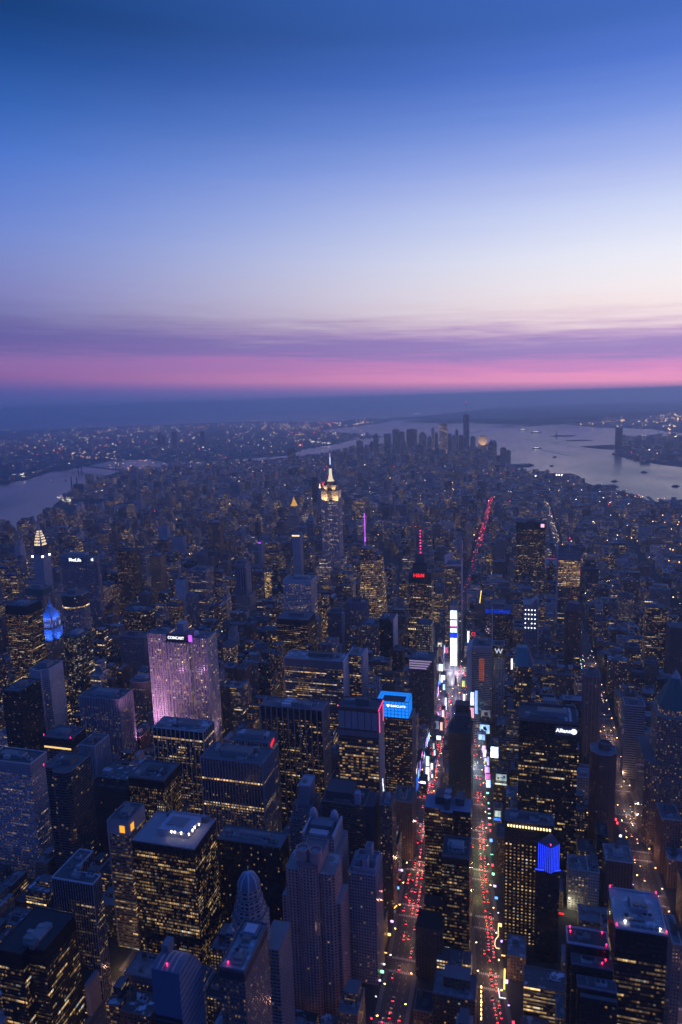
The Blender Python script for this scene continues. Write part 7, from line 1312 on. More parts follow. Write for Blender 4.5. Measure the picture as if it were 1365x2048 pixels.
for (za_, zb_, c, s_) in TSS:
    mb = MB(); mb.face([(x0+.4, y0-.4, za_), (x1-.4, y0-.4, za_), (x1-.4, y0-.4, zb_), (x0+.4, y0-.4, zb_)], 0); d = put(mb, 'screen', th, [SCREEN]); d.color = (*c, s_)
    mb = MB(); mb.box(x0, x1, y0-.3, y0-.02, za_-.4, zb_+.4, (.04, .04, .05)); put(mb, 'screen_frame', th)
for sd in (-1, 1):
    mb = MB(); xx = (x0-.4) if sd < 0 else (x1+.4); q_ = [(xx, y0+2, 30), (xx, y0+16, 30), (xx, y0+16, z-20), (xx, y0+2, z-20)]; mb.face(q_ if sd > 0 else q_[::-1], 0); d = put(mb, 'screen', th, [SCREEN]); d.color = (.3, .6, 1.0, .4)
SEEN.append((th, 'the tower of stacked screens'))
for s_ in SCREENS: screen(*s_[0], **s_[1])
def road_x0(line, y):
    for (xa, ya), (xb, yb) in zip(line, line[1:]):
        if ya <= y <= yb: return xa+(xb-xa)*(y-ya)/(yb-ya)
# screens hung on the walls of the left kerb, seen at a slant, and small shop signs
SCOL = [((.8, .9, 1), 'white'), ((.2, .4, 1), 'blue'), ((1, .2, .45), 'pink'), ((1, .6, .4), 'peach'), ((.5, .75, 1), 'pale blue'), ((.8, .4, 1), 'violet')]
rs = random.Random(21); yy = -215.0
while yy < 330:
    rx = 37 - (yy+225)*.004 if yy < 60 else 34-(yy-60)*.047
    wd = rs.uniform(7, 15); z0 = rs.choice([4, 7, 12, 20]); hh = rs.uniform(7, 20); c_, cn = rs.choice(SCOL)
    screen(yy, yy+wd, rx-16.6, z0, z0+hh, c_, '%s screen on the left kerb wall of the glowing avenue' % cn, host=True, facing='side', st=rs.uniform(.5, 1.6))
    if rs.random() < .45: LOWS.append((rx-34, rx-18.2, yy-1, yy+wd+1, z0+hh+rs.uniform(2, 12)))
    yy += wd + rs.uniform(2, 16)
yy = -200.0
while yy < 70:
    rx = road_x0(BWY, yy)+15.5; wd = rs.uniform(4, 9); z0 = rs.choice([4, 6, 10, 16]); hh = rs.uniform(6, 16); c_, cn = rs.choice(SCOL)
    screen(rx, rx+wd, yy, z0, z0+hh, c_, '%s screen on the right kerb of the glowing diagonal street' % cn, host=True, st=rs.uniform(.5, 1.5))
    yy += rs.uniform(10, 22)
SHOP = [glow('shop_%s' % n_, c_, 3.0) for n_, c_ in (('white', (.9, .92, 1)), ('amber', (1, .55, .15)), ('red', (1, .05, .08)), ('blue', (.1, .3, 1)), ('green', (.3, .9, .5)), ('lilac', (.7, .4, 1)))]
for key, line_, side_, ylo, yhi, lb in (('l', AV7, -1, -760, -190, 'on the left kerb of the red lit avenue'), ('m', BWY, 1, -640, 80, 'on the right kerb of the diagonal street'), ('r', AV8, -1, -420, 420, 'along the avenue right of the large black slab'), ('i', BWY, -1, -420, -120, 'on the island kerb of the diagonal street')):
    y = ylo
    while y < yhi:
        k = rs.randrange(6)
        for (xa, ya), (xb, yb) in zip(line_, line_[1:]):
            if ya <= y <= yb: x = xa+(xb-xa)*(y-ya)/(yb-ya)+side_*(18.6 if side_ < 0 else 17.0)
        z0 = rs.uniform(4, 9); w_, h_ = rs.uniform(1.2, 4.5), rs.uniform(1, 5)
        th = thing('shop_sign', 'small %s lit shop sign %s' % (('white', 'amber', 'red', 'blue', 'green', 'lilac')[k], lb), 'shop sign', x, y, z0, group='shop signs %s' % lb)
        mb = MB(); mb.box(x-w_/2, x+w_/2, y, y+.35, z0, z0+h_, (.05, .05, .05), floor=True); put(mb, 'sign_case', th)
        emis('lit_face', th, SHOP[k], [(x-w_/2+.1, x+w_/2-.1, y-.12, y-.02, z0+.1, z0+h_-.1)])
        y += rs.uniform(9, 30)
# neon ring, tubes and vertical signs
for nm, lb, m_, bars_ in NEON:
    c = [sum(b[0][k] for b in bars_)/len(bars_) for k in range(3)]; th = thing('neon_sign', lb, 'neon sign', c[0], c[1], c[2], group='neon signs'); emis('tube', th, globals()[m_], bars=bars_)
    mb = MB(); mb.bar((c[0], c[1]+1.2, c[2]), (c[0], c[1]+6, c[2]), .3); put(mb, 'bracket', th)

# ------------------------------------------------------------------ the rest of the city
hero_rects = [(v[0]-2, v[1]+2, v[2]-2, v[3]+2, v[4]) for k, v in H.items()]
hero_rects += [(CHRYS[0]-30, CHRYS[0]+30, CHRYS[1]-30, CHRYS[1]+30, 110), (ESB[0]-66, ESB[0]+66, ESB[1]-32, ESB[1]+32, 100), (NYL[0]-52, NYL[0]+42, NYL[1]-27, NYL[1]+27, 80), (MSG[0]-66, MSG[0]+66, MSG[1]-66, MSG[1]+66, 44), (CLK[0]-12, CLK[0]+12, CLK[1]-13, CLK[1]+13, 165),
               (WTC[0]-40, WTC[0]+40, WTC[1]-40, WTC[1]+40, 400), (TSQ[0]-8, TSQ[1]+8, TSQ[2]-150, TSQ[3]+4, 100)]
for k in (NEEDLE, BRKLIT, WHITEB, GAB, YBAND, EXTRA1, EXTRA2, EXTRA3, EXTRA4): hero_rects.append((k[0]-2, k[1]+2, k[2]-2, k[3]+2, k[4]))
hero_rects += [(f[0]-2, f[1]+2, f[2]-2, f[3]+2, f[4]) for f in FAR]
x0, x1, y0, y1, z = H['lroof']; hero_rects.append((x0-10, x1+3, y0-22, y0, 34)); x0, x1, y0, y1, z = H['dome']; hero_rects.append((x0-12, x1+16, y0-6, y1+2, 100)); x0, x1, y0, y1, z = H['curved']; hero_rects.append((x1, x1+26, y0+14, y0+42, 100))
x0, x1, y0, y1, z = H['twin_dark']; hero_rects.append((x0-4, x1+6, y0-64, y1, 60)); x0, x1, y0, y1, z = H['dark_step']; hero_rects.append((x0, x1+6, y0-28, y1, 100)); x0, x1, y0, y1, z = H['copper_base']; hero_rects.append((x0-16, x1+16, y0-4, y1+16, 100))
x0, x1, y0, y1, z = H['slant_glass']; hero_rects.append((x0-12, x1+4, y0-6, y1+6, 100)); x0, x1, y0, y1, z = H['f500']; hero_rects.append((x0-6, x1+16, y0-8, y1+10, 100))
x0, x1, y0, y1, z = H['boa']; hero_rects.append((x0-8, x1+12, y0-8, y1+8, 200)); a0 = H['pink_left']; hero_rects.append((X0-2, X1+2, Yf-2, Yf+46, 230))
CLEAR = list(CLEARINGS)
def road_x(line, y):
    for (xa, ya), (xb, yb) in zip(line, line[1:]):
        if ya <= y <= yb: return xa+(xb-xa)*(y-ya)/(yb-ya)
BWY2 = BWY + [(0, 396), (-120, 720), (-234, 1013), (-480, 1800)]
def blocked(x0, x1, y0, y1):
    for ln, hw in ((AV7, 18), (BWY2, 16), (AV8, 18), (AV6, 18)):
        for y in (y0, (y0+y1)/2, y1):
            rx = road_x(ln, y)
            if rx is not None and x0 < rx+hw and x1 > rx-hw: return True
    for x in STRAIGHT:
        if x0 < x+13 and x1 > x-13: return True
    for (a, b, c, d, _) in hero_rects:
        if x0 < b and x1 > a and y0 < d and y1 > c: return True
    for (a, b, c, d) in CLEAR:
        if x0 < b and x1 > a and y0 < d and y1 > c: return True
    return False
def mean_h(x, y):
    m_ = math.exp(-((y-60)/620)**2)*math.exp(-((x+330)/560)**2)
    h = 24+66*m_
    if x < -900 and y < 1500: h = max(h, 42)
    if -1000 < x < 180 and 500 < y < 2300: h = max(h, 46 - (y-500)*.010)
    if x > 380 and y > 0: h = 19+ (16 if rnd.random() < .2 else 0)
    if 360 < x < 760 and -250 < y < 900: h = 30 + (45 if rnd.random() < .22 else 0)
    if y > 2500: h = 15
    if y > 4700 and -1700 < x < 350: h = 24+26*rnd.random()
    return h
PAL = [((.16, .10, .085), 'brown brick'), ((.22, .14, .11), 'red brick'), ((.27, .23, .20), 'tan stone'), ((.19, .19, .21), 'grey stone'), ((.40, .40, .43), 'pale'), ((.10, .10, .115), 'charcoal'), ((.025, .027, .033), 'black glass'), ((.06, .075, .09), 'blue glass')]
lots = []
def add_lot(x0, x1, y0, y1, cap):
    if x1-x0 < 7: return
    cx, cy = (x0+x1)/2, (y0+y1)/2
    if not inland(cx, cy, MANHATTAN) or blocked(x0, x1, y0, y1): return
    h = mean_h(cx, cy)*math.exp(rnd.gauss(0, .52))
    if rnd.random() < .10 and -150 < cy < 2400 and (-1200 < cx < 250): h *= 1.9
    h = max(9, min(h, cap(cx, cy)))
    if rnd.random() < .045 and 1000 < cy < 4300 and cx < 60: h = max(h, rnd.uniform(42, 88))
    lots.append((x0, x1, y0, y1, h))
def cap_near(x, y):
    if y < -480: return 58 if -140 < x < 30 else 48
    if y < -150: return 70 if x < -300 else 55
    if y < 450: return 62 if -60 < x < 330 else (110 if x < 0 else 80)
    if y < 1100: return 120 if x < -500 else 95
    return 95 if x < 100 else 60
for n in range(58, 14, -1):
    ya, yb = street_y(n)+8, street_y(n-1)-8; mid = (ya+yb)/2; far_ = ya > 1400
    for (r0_, r1_) in ((ya, mid-3), (mid+3, yb)):
        x = -2250 + rnd.random()*10
        while x < 1500:
            w_ = (rnd.choice([14, 18, 22, 26, 32, 40]) if ya < 150 else rnd.choice([18, 24, 30, 38, 50])) if not far_ else rnd.choice([20, 28, 36, 52])
            if rnd.random() > .04:
                if blocked(x, x+w_, r0_, r1_) and w_ > 16: add_lot(x, x+w_/2-1, r0_, r1_, cap_near); add_lot(x+w_/2, x+w_, r0_, r1_, cap_near)
                else: add_lot(x, x+w_, r0_, r1_ - rnd.random()*6, cap_near)
            x += w_+ (0.6 if rnd.random() < .75 else 5)
y = street_y(14)+9
while y < 6900:
    d_ = rnd.uniform(24, 34); x = -3200+rnd.random()*30
    while x < 1300:
        w_ = rnd.choice([16, 22, 30, 44]); add_lot(x, x+w_, y, y+d_, lambda a, b: 70 if b < 4700 else 95); x += w_+rnd.choice([1, 1, 2, 14])
    y += d_+rnd.choice([4, 14])
for l in LOWS: lots.append(l)

# what the camera sees of each plain building decides which are built one by one
from mathutils.bvhtree import BVHTree
bv, bf = [], []
def bvbox(x0, x1, y0, y1, z):
    i = len(bv); bv.extend([(x0, y0, 0), (x1, y0, 0), (x1, y1, 0), (x0, y1, 0), (x0, y0, z), (x1, y0, z), (x1, y1, z), (x0, y1, z)])
    bf.extend([(i, i+1, i+5, i+4), (i+1, i+2, i+6, i+5), (i+2, i+3, i+7, i+6), (i+3, i, i+4, i+7), (i+4, i+5, i+6, i+7)])
for l in lots: bvbox(*l)
for k in hero_rects: bvbox(k[0]+2, k[1]-2, k[2]+2, k[3]-2, k[4])
tree = BVHTree.FromPolygons(bv, bf)
EYE = Vector(CAM)
def to_px(x, y, z):
    d = Vector((x, y, z-drop(x, y)))-EYE; c = d.dot(f0)
    return (682.5+1369.34*d.dot(rv)/c, 1024-1369.34*d.dot(uv_)/c) if c > 1 else (-9999, 0)
def seen_pt(x, y, z):
    p = Vector((x, y, z)); d = p-EYE; L = d.length; hit = tree.ray_cast(EYE, d/L, L-1.5); return hit[0] is None
def in_frame(q, m_=0): return -m_ < q[0] < 1365+m_ and -m_ < q[1] < 2048+m_
# nothing plain may stand in front of the screens, signs and lit streets of the glowing square
def clear_view(p):
    for _ in range(6):
        d = Vector(p)-EYE; L = d.length; hit = tree.ray_cast(EYE, d/L, L-2.2)
        if hit[0] is None or hit[2]//5 >= len(lots): return
        GONE.add(hit[2]//5); i_ = (hit[2]//5)*8
        for k in range(8): bv[i_+k] = (bv[i_+k][0], bv[i_+k][1], min(bv[i_+k][2], 4.0))
        globals()['tree'] = BVHTree.FromPolygons(bv, bf)
GONE = set()
for s_ in SCREENS:
    (a_, b_, y_, za_, zb_, _, _), kw_ = s_
    if kw_.get('facing', 'front') == 'front':
        for f_ in (.25, .75): clear_view((a_+(b_-a_)*f_, y_-.5, (za_+zb_)/2))
for nm_, lb_, m_, bars_ in NEON: clear_view((bars_[0][0][0], bars_[0][0][1]-1, bars_[0][0][2])); clear_view((bars_[-1][1][0], bars_[-1][1][1]-1, bars_[-1][1][2]))
for k_, (a_, b_, c_, d_, z_) in H.items():
    for f_ in (.2, .8):
        for h_ in (.9, .62): clear_view((a_+(b_-a_)*f_, c_-1.0, z_*h_))
for (x_, y_, z_) in ((*NYL, 120), (NYL[0]-14, NYL[1]-16, 90), (NYL[0]+14, NYL[1]-16, 90), (*CLK, 185), (CHRYS[0], CHRYS[1]-17, 130), (CHRYS[0]-15, CHRYS[1]-17, 180), (ESB[0]-20, ESB[1]-22, 130), (ESB[0]+20, ESB[1]-22, 130), (*MSG, 46), (MSG[0]-30, MSG[1]-56, 30), (MSG[0]+30, MSG[1]-56, 30)): clear_view((x_, y_, z_))
score = []
for i, (x0, x1, y0, y1, z) in enumerate(lots):
    if i in GONE: continue
    q = to_px((x0+x1)/2, y0, z)
    if not in_frame(q, 20) or y0 > 2600: continue
    qa, qb = to_px(x0, y0, z), to_px(x1, y0, z); qc = to_px(x0, y0, 0); qd = to_px(x0, y1, z)
    ar = abs(qb[0]-qa[0])*(abs(qc[1]-qa[1])+abs(qd[1]-qa[1]))
    if ar < 60: continue
    pts = [(x0+(x1-x0)*u_, y0-.3, z*v_) for u_ in (.1, .5, .9) for v_ in (.35, .65, .95)]+[(x0+(x1-x0)*u_, y0+(y1-y0)*w_, z+.3) for u_ in (.1, .5, .9) for w_ in (.3, .8)]
    pts = [p_ for p_ in pts if in_frame(to_px(*p_))]
    vis = sum(seen_pt(*p_) for p_ in pts)
    if vis >= 2: score.append((ar*vis/15, i, vis))
score.sort(reverse=True)
pick = [i for _, i, _ in score[:285]]; pset = set(pick)
DARKG = ((.02, .02, .024), 'black glass')
def gen_style(r, z):
    col, nm = r.choice(PAL if z > 40 else PAL[:6]); j = r.uniform(.75, 1.2); col = tuple(c*j for c in col); gl = 'glass' in nm
    st = V(DARK if gl else STONE, wall=col, lit=r.choice([.05, .10, .18, .28, .40, .55]), coh=r.choice([.1, .3, .6]), bay=r.choice([2.2, 2.8, 3.4, 4]), fl=r.choice([3.2, 3.6, 4]), em=r.choice([.5, .7, .9]))
    if r.random() < .2 and not gl: st = V(BAND, wall=col, lit=st['lit'], em=st['em'])
    return st, nm
used = {}
hp = []
for th, phrase in SEEN:
    lo = th.location; top = max([ (c.matrix_local @ Vector(b)).z for c in th.children if c.type == 'MESH' for b in c.bound_box], default=60)
    hp.append((to_px(lo.x, lo.y, top*.8), phrase, lo.y))
def where_is(x, y, z):
    q = to_px(x, y, z); c = sorted((math.hypot(q[0]-p_[0], (q[1]-p_[1])*.7), k) for k, (p_, _, _) in enumerate(hp)); out = []
    for d, k in c[:14]:
        p_, ph, hy = hp[k]; rel = ('just behind' if d < 60 else 'behind') if y > hy+55 else (('just in front of' if d < 60 else 'in front of') if y < hy-55 else ('next to' if d < 70 else 'across from'))
        if abs(q[0]-p_[0]) > 40 and rel in ('next to', 'across from', 'behind', 'in front of'): rel = 'to the %s of' % ('left' if q[0] < p_[0] else 'right')
        out.append((rel, ph))
    return out
def unique(first, rest):
    short = first.split(' with ')[0]
    for st_ in (first, short):
        for rel, ph in rest:
            lb = '%s %s %s' % (st_, rel, ph)
            if len(lb.split()) <= 16 and lb not in used: used[lb] = 1; return lb
    cut = lambda q_: q_.split(' with')[0].split(' of ')[0]
    for (r1, p1) in rest[:9]:
        for (r2, p2) in rest[:9]:
            lb = '%s %s %s, %s %s' % (short, r1, cut(p1), r2, cut(p2))
            if p1 != p2 and len(lb.split()) <= 16 and lb not in used: used[lb] = 1; return lb
    return '%s %s %s' % (short, rest[0][0], cut(rest[0][1]))
for i in pick:
    x0, x1, y0, y1, z = lots[i]; r = random.Random(i*13+5); st, nm = gen_style(r, z)
    big_ = z > 62; name, cat = (('mid_rise_tower', 'high-rise') if big_ else ('loft_building', 'mid-rise') if z > 28 else ('low_building', 'low building'))
    tank = 0 if big_ else (1 if r.random() < .35 else 0); snow = r.choice([0, 0, .3, .8, 1.0]); un = r.choice([1, 2, 3, 4]) if not big_ else 3; rc = r.choice([.06, .10, .16, .24])
    hword = 'tall' if big_ else ('mid-rise' if z > 28 else 'low')
    rword = 'with a water tank' if tank else ('with a snow patched roof' if snow > .5 else ('with a pale roof' if rc > .2 else 'with a dark roof' if rc < .08 else 'with a grey roof'))
    lb = unique('%s %s %s %s' % (hword, nm, 'tower' if big_ else 'block' if z > 28 else 'building', rword), where_is((x0+x1)/2, (y0+y1)/2, z))
    seg = None
    if z > 45 and r.random() < .5: seg = [(z-r.uniform(4, 9), st), (z, V(st, lit=0, wh=.2))]
    th, rf = tower((x0, x1, y0, y1, z), name, lb, cat, st, segs=seg, rc=rc, snow=snow, units=un, tank=tank, par=1.0, group='plain city buildings', big=big_)
    if z > 40 and r.random() < .6:
        i_ = r.uniform(.15, .3); hh = z*r.uniform(.1, .28); mb = MB(); w_, d_ = x1-x0, y1-y0
        mb.prism(rect(x0+w_*i_, x1-w_*i_*.6, y0+d_*.35, y1-d_*.12), z+.02, z+hh, st, rc=rc); put(mb, 'setback', th)

# all remaining buildings: far too many to count
mb = MB(); r = random.Random(99)
for i, (x0, x1, y0, y1, z) in enumerate(lots):
    if i in pset or i in GONE: continue
    st, nm = gen_style(r, z); d0 = drop((x0+x1)/2, (y0+y1)/2)
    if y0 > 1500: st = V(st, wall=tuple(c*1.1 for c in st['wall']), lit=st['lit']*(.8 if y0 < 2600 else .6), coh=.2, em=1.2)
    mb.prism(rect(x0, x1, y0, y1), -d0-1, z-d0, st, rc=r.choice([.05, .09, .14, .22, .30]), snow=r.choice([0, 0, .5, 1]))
    if y0 < 2600 and x1-x0 > 11:
        w_, d_ = x1-x0, y1-y0; a = r.uniform(.1, .5); c = r.uniform(.08, .32); b = r.uniform(.2, .6)
        mb.box(x0+w_*a, x0+w_*(a+.3), y0+d_*b, y0+d_*(b+.3), z-d0, z-d0+r.uniform(3, 7), (c, c, c*1.05))
        if z > 40: mb.prism(rect(x0+w_*.2, x1-w_*.2, y0+d_*.4, y1-d_*.05), z-d0+.02, z-d0+z*r.uniform(.08, .22), st, rc=.12)
tag(mb.build('far_city_blocks'), 'countless small buildings filling the grid of streets down to the rivers', 'city', kind='stuff')
mb = MB()
def scatter(poly, n, xr, yr, hf, wr):
    k = 0; tries = 0
    while k < n and tries < n*12:
        tries += 1; u_ = r.random(); x, y = r.uniform(*xr), yr[0]+(yr[1]-yr[0])*(u_**1.6)
        if not inland(x, y, poly): continue
        w_, d_, h = r.uniform(*wr), r.uniform(*wr), hf(x, y); d0 = drop(x, y); a = r.choice([.1, .5, .8]); ca, sa = math.cos(a), math.sin(a)
        pg = [(x+ca*p_-sa*q_, y+sa*p_+ca*q_) for p_, q_ in ((-w_/2, -d_/2), (w_/2, -d_/2), (w_/2, d_/2), (-w_/2, d_/2))]
        st, _ = gen_style(r, 20); mb.prism(pg, -d0-1, h-d0, V(st, lit=st['lit']*.5, em=1.6), rc=r.choice([.08, .14, .25, .35])); k += 1
scatter(BROOKLYN, 6500, (-11000, -300), (1500, 17000), lambda x, y: r.choice([9, 10, 12, 14, 18, 24]) + (45 if r.random() < .03 else 0), (12, 60))
tag(mb.build('far_borough_blocks'), 'low hazy sprawl of houses beyond the narrow river', 'city', kind='stuff')
mb = MB()
for poly in JERSEY[:1]: scatter(poly, 420, (900, 6500), (5000, 9500), lambda x, y: r.choice([10, 14, 20, 30, 45]), (20, 70))
for poly in JERSEY[2:]: scatter(poly, 260, (500, 7000), (9000, 15500), lambda x, y: r.choice([8, 10, 16]), (30, 130))
scatter(STATEN, 500, (-5500, 6000), (12500, 19000), lambda x, y: r.choice([8, 10, 12]), (20, 60))
tag(mb.build('far_shore_blocks'), 'hazy sheds and buildings on the shores beyond the wide river', 'city', kind='stuff')

# ------------------------------------------------------------------ lights and traffic
LAMPS = .62
def lamp_cube(mb, x, y, z, s_, mi):
    d0 = drop(x, y); z -= d0
    s_ *= LAMPS; mb.lathe(x, y, [(0, z-s_), (s_, z), (0, z+s_)], 4, (1, 1, 1), mi=mi)
mb = MB()
def sprinkle(poly, n, xr, yr, s_, zz_, wts, pw=1.4):
    k = 0; tr_ = 0
    while k < n and tr_ < n*15:
        tr_ += 1; x, y = r.uniform(*xr), yr[0]+(yr[1]-yr[0])*r.random()**pw
        if inland(x, y, poly): lamp_cube(mb, x, y, zz_+r.uniform(0, 8), s_*r.choice([.6, .8, 1, 1.4])*(.5+math.hypot(x-CAM[0], y-CAM[1])/9000), r.choices([0, 1, 2, 3], wts)[0]); k += 1
sprinkle(MANHATTAN, 950, (-3200, 1400), (700, 6600), 1.5, 24, (5, 3, .7, .8))
sprinkle(BROOKLYN, 1050, (-10000, -300), (1500, 16000), 2.6, 24, (5, 3, 1.0, .9))
sprinkle(JERSEY[0], 90, (900, 5000), (5200, 9000), 2.2, 22, (4, 4, 1, 0))
for poly in JERSEY[2:]: sprinkle(poly, 110, (500, 6500), (9000, 15000), 3.6, 22, (8, 3, 0, 0))
sprinkle(STATEN, 26, (-5500, 5000), (12500, 17000), 3.0, 15, (4, 4, 0, 0))
for (x, y, s_, mi) in LIGHTSPOTS: lamp_cube(mb, x, y, 24, s_*1.5, mi)
for k in range(420):
    x, y = r.uniform(-14000, -2500), r.uniform(12000, 25000)
    if inland(x, y, BROOKLYN): lamp_cube(mb, x, y, 30, r.choice([4, 5, 7]), r.choices([0, 1, 2], (5, 3, .6))[0])
tag(mb.build('distant_lamps', mats=[GL_AMBER, GL_LAMPW, GL_RED, GL_SIGNW]), 'sprinkled street and window lights far away over the city', 'lights', kind='stuff')

PAINTS = []
for nm, c in (('cab_yellow', (.60, .36, .03)), ('car_black', (.012, .012, .014)), ('car_white', (.55, .55, .55)), ('car_silver', (.25, .26, .28))):
    m_, t = mat(nm); finish(t, **{'Base Color': (*c, 1), 'Roughness': .25, 'Metallic': .2}); PAINTS.append((m_, nm))
CGLASS, t = mat('car_glass'); finish(t, **{'Base Color': (.01, .012, .015, 1), 'Roughness': .08}); TYRE, t = mat('tyre_rubber'); finish(t, **{'Base Color': (.015, .015, .015, 1), 'Roughness': .8})
def car_mesh(paint, kind):
    mb = MB(); L, W = (4.8, 1.85); 
    mb.solid(rect(-W/2, W/2, -L/2, L/2), .35, .82, (1, 1, 1), top=rect(-W/2+.05, W/2-.05, -L/2+.06, L/2-.10), mi=0, floor=True)
    ya, yb = (-1.9, 1.0) if kind == 0 else (-2.25, 1.2)
    mb.solid(rect(-W/2+.08, W/2-.08, ya, yb), .82, 1.36 if kind == 0 else 1.62, (1, 1, 1), top=rect(-W/2+.28, W/2-.28, ya+.45, yb-.75), mi=1)
    mb.solid(rect(-W/2+.3, W/2-.3, ya+.47, yb-.77), 1.361 if kind == 0 else 1.621, 1.40 if kind == 0 else 1.66, (1, 1, 1), mi=0)
    for sx in (-1, 1):
        for sy in (-1.45, 1.45):
            n = 10; cx = sx*(W/2-.12)
            ring_ = [(sy+.33*math.cos(2*math.pi*k/n), .33+.33*math.sin(2*math.pi*k/n)) for k in range(n)]
            for k in range(n): a, b = ring_[k], ring_[(k+1) % n]; mb.face([(cx-.12, *a), (cx-.12, *b), (cx+.12, *b), (cx+.12, *a)], 2)
            mb.face([(cx+.12*sx, *q) for q in (ring_ if sx > 0 else ring_[::-1])], 2)
    o = mb.build('car', mats=[paint, CGLASS, TYRE]); return o
def lamp_part(name, x, y, z, m_, w_=.5, h=.24):
    mb = MB(); mb.box(x-w_/2, x+w_/2, y-.06, y+.06, z-h/2, z+h/2, (1, 1, 1), mi=0, floor=True); return mb.build(name, mats=[m_])
protos = []
for k, (pm, nm) in enumerate(PAINTS):
    b = car_mesh(pm, k % 2); ch = [lamp_part('tail_light', s_*.62, -2.44, .68, GL_RED) for s_ in (-1, 1)]+[lamp_part('head_light', s_*.62, 2.42, .62, GL_WHITE, .42) for s_ in (-1, 1)]
    for c in ch: c.parent = b
    protos.append(b)
cars = []
def queue(line, hw, ylo, yhi, way, prob, street, jam=(), lanes={}):
    for lane in (-.62, -.2, .2, .62):
        lf = lanes.get(lane, 1.0)
        y = ylo+r.random()*8
        while y < yhi:
            p_ = prob
            for (ja, jb, jp) in jam:
                if ja < y < jb: p_ = jp
            if r.random() < p_*lf:
                rx = road_x(line, y); rx2 = road_x(line, y+5)
                if rx is not None and rx2 is not None: cars.append((rx+lane*hw+r.uniform(-.4, .4), y, math.atan2(-(rx2-rx), 5)+(0 if way > 0 else math.pi), way, street))
            y += r.uniform(6, 9.5)
queue(AV7, 13, -790, 2826, 1, .30, 'left', ((-235, -60, .75), (-60, 120, .5), (-790, -500, .26), (-500, -300, .5), (420, 1150, .06), (1150, 1500, .10), (1500, 1950, .24), (1950, 2150, .05), (2150, 2826, .22)))
queue(BWY, 12, -780, 320, 1, .34, 'right', ((-620, -300, .62), (-240, 200, .4)), {-.62: .05, -.2: .15, .2: 1.3, .62: 1.2})
queue(AV8, 13, -700, 2700, -1, .20, 'eight', ((420, 1300, .05), (1300, 1500, .22), (1500, 1600, .04), (1600, 2700, .15)))
queue(AV6, 13, -760, 1000, -1, .25, 'six')
CARLAB = {'left': 'car with red tail lights heading away along the avenue left of the black twin stepped tower', 'right': 'car with red tail lights queuing along the broad diagonal street right of the island towers', 'eight': 'car with bright head lights coming up the avenue right of the large black slab', 'six': 'car with head lights on the dim avenue beside the big black box'}
vis = [c for c in cars if in_frame(to_px(c[0], c[1], 1)) and seen_pt(c[0], c[1], 3.2)]
vis.sort(key=lambda c: c[1]); single = vis[:290]; sset = set(single); rest = [c for c in cars if c not in sset and (c[1] > 400 or c in set(vis[290:]))]
firsts = set()
for (x, y, rz, way, street) in single:
    k = r.choices([0, 1, 2, 3], (3, 3, 2, 2))[0]; p_ = protos[k]
    if k in firsts:
        o = p_.copy(); COL.objects.link(o)
        for c in p_.children: d = c.copy(); COL.objects.link(d); d.parent = o
    else: o = p_; firsts.add(k)
    o.location = (x, y, 2.07-drop(x, y)); o.rotation_euler = (0, 0, rz)
    col_ = ('yellow', 'black', 'white', 'silver')[k]
    tag(o, {'left': '%s car with red tail lights on the avenue left of the black twin towers', 'right': '%s car with red tail lights on the diagonal street right of the black twin towers', 'eight': '%s car with head lights on the avenue right of the large black slab', 'six': '%s car with head lights on the dim avenue beside the big black box'}[street] % col_, 'car', '%s cars, %s' % (col_, {'left': 'red lit left avenue', 'right': 'diagonal street', 'eight': 'avenue right of the black slab', 'six': 'dim avenue'}[street]))
for k in range(4):
    if k not in firsts: bpy.data.objects.remove(protos[k])
mb = MB()
for (x, y, rz, way, street) in rest: lamp_cube(mb, x, y, 3.2 if y < 1000 else 22-14*r.random(), .5 if y < 1000 else .8, 0 if way > 0 else 1)
for (x, y) in FAR_RED: lamp_cube(mb, x, y, 12, 1.5, 0)
tag(mb.build('far_traffic', mats=[GL_RED, GL_WHITE]), 'strings of red and white car lights far down the avenues', 'traffic', kind='stuff')

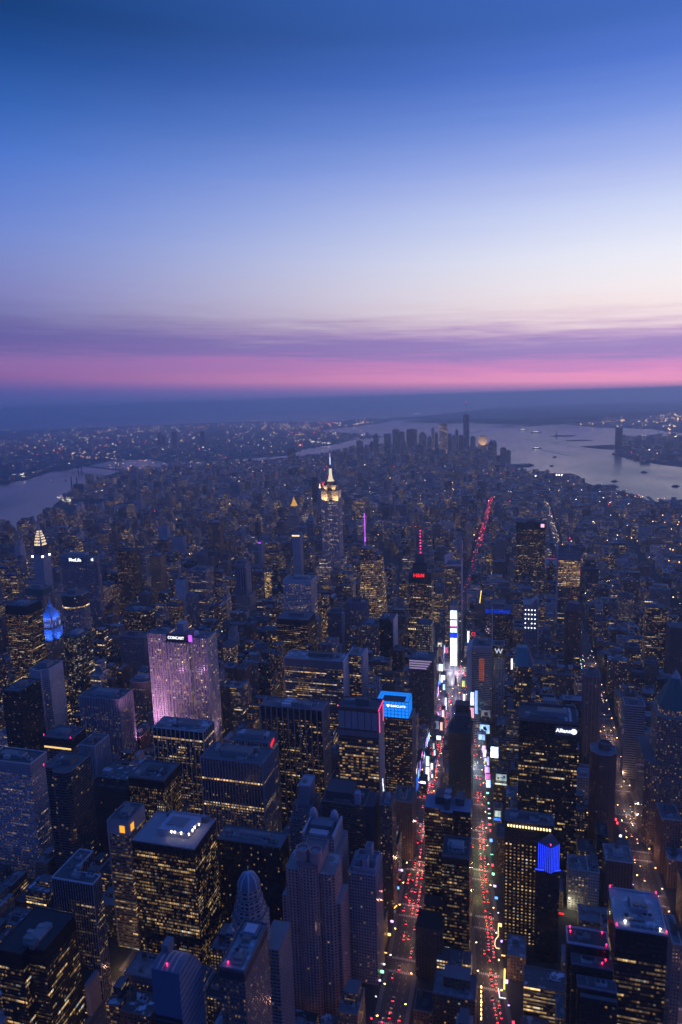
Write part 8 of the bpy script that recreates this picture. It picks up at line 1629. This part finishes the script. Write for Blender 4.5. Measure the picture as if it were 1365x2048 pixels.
# street lamps along the near avenues
def lamp_post():
    mb = MB(); mb.bar((0, 0, 0), (0, 0, 9), .11, (.10, .10, .11), r2=.07); mb.bar((0, 0, 8.8), (1.6, 0, 9.5), .06, (.10, .10, .11)); mb.lathe(0, 0, [(.28, 0), (.22, .5), (.12, .7)], 8, (.10, .10, .11)); o = mb.build('street_lamp')
    h = MB(); h.box(1.2, 2.3, -.3, .3, 9.35, 9.6, (1, 1, 1), mi=0, floor=True); c = h.build('lamp_head', mats=[GL_AMBER]); c.parent = o
    return o
lp0 = lamp_post(); n_ = 0; ll = {'left': 'the avenue left of the black twin towers', 'right': 'the diagonal street right of the black twin towers', 'eight': 'the avenue right of the large black slab', 'six': 'the dim avenue beside the big black box'}
for ln, hw, key in ((AV7, 13, 'left'), (BWY, 12, 'right'), (AV8, 13, 'eight'), (AV6, 13, 'six')):
    for y in range(-780, 420, 38):
        for sd in (-1, 1):
            yy = y+(19 if sd > 0 else 0); rx = road_x(ln, yy)
            if rx is None: continue
            x = rx+sd*(hw+1.2)
            if not (in_frame(to_px(x, yy, 9)) and seen_pt(x, yy, 10)): continue
            if n_ == 0: o = lp0
            else:
                o = lp0.copy(); COL.objects.link(o); c = lp0.children[0].copy(); COL.objects.link(c); c.parent = o
            n_ += 1; o.location = (x, yy, 2.17-drop(x, yy)); o.rotation_euler = (0, 0, 0 if sd < 0 else math.pi)
            tag(o, 'amber street lamp along '+ll[key], 'street lamp', 'street lamps along '+ll[key])
for ln_, hw_ in ROADS[:4]:
    for n in range(57, 46, -1):
        x = road_x(ln_, street_y(n))
        if x is not None: lamp('street_fill', 'POINT', (x+6, street_y(n), 11), (x, street_y(n), 0), 5500, (1.0, .52, .32), shadow_soft_size=.8)  # bare point lights added at the crossings to warm the lower facades
for (x, y, e, c) in STREET_FILL: lamp('street_fill', 'POINT', (x, y, 12), (x, y, 0), e, c, shadow_soft_size=.8)  # added lights without fixtures, for screen spill and street lamp glow

# ------------------------------------------------------------------ haze: one closed box of evenly dense pale air
HZ, t = mat('haze'); 
pv = t.n('ShaderNodeVolumePrincipled'); pv.inputs['Color'].default_value = (.68, .84, 1.0, 1); pv.inputs['Density'].default_value = HAZE_DENSITY; pv.inputs['Anisotropy'].default_value = 0.6
t.t.links.new(pv.outputs[0], t.n('ShaderNodeOutputMaterial').inputs['Volume'])
hs, zlo, zhi = 66000.0, -320.0, 640.0
hv = [(CAM[0]+sx*hs, CAM[1]+sy*hs, zz_) for zz_ in (zlo, zhi) for sx, sy in ((-1, -1), (1, -1), (1, 1), (-1, 1))]
me = bpy.data.meshes.new('haze'); me.from_pydata(hv, [], [(3, 2, 1, 0), (4, 5, 6, 7), (0, 1, 5, 4), (1, 2, 6, 5), (2, 3, 7, 6), (3, 0, 4, 7)]); me.materials.append(HZ)
hz = bpy.data.objects.new('haze', me); COL.objects.link(hz); tag(hz, 'pale blue haze filling the air over the whole city', 'haze', kind='stuff')
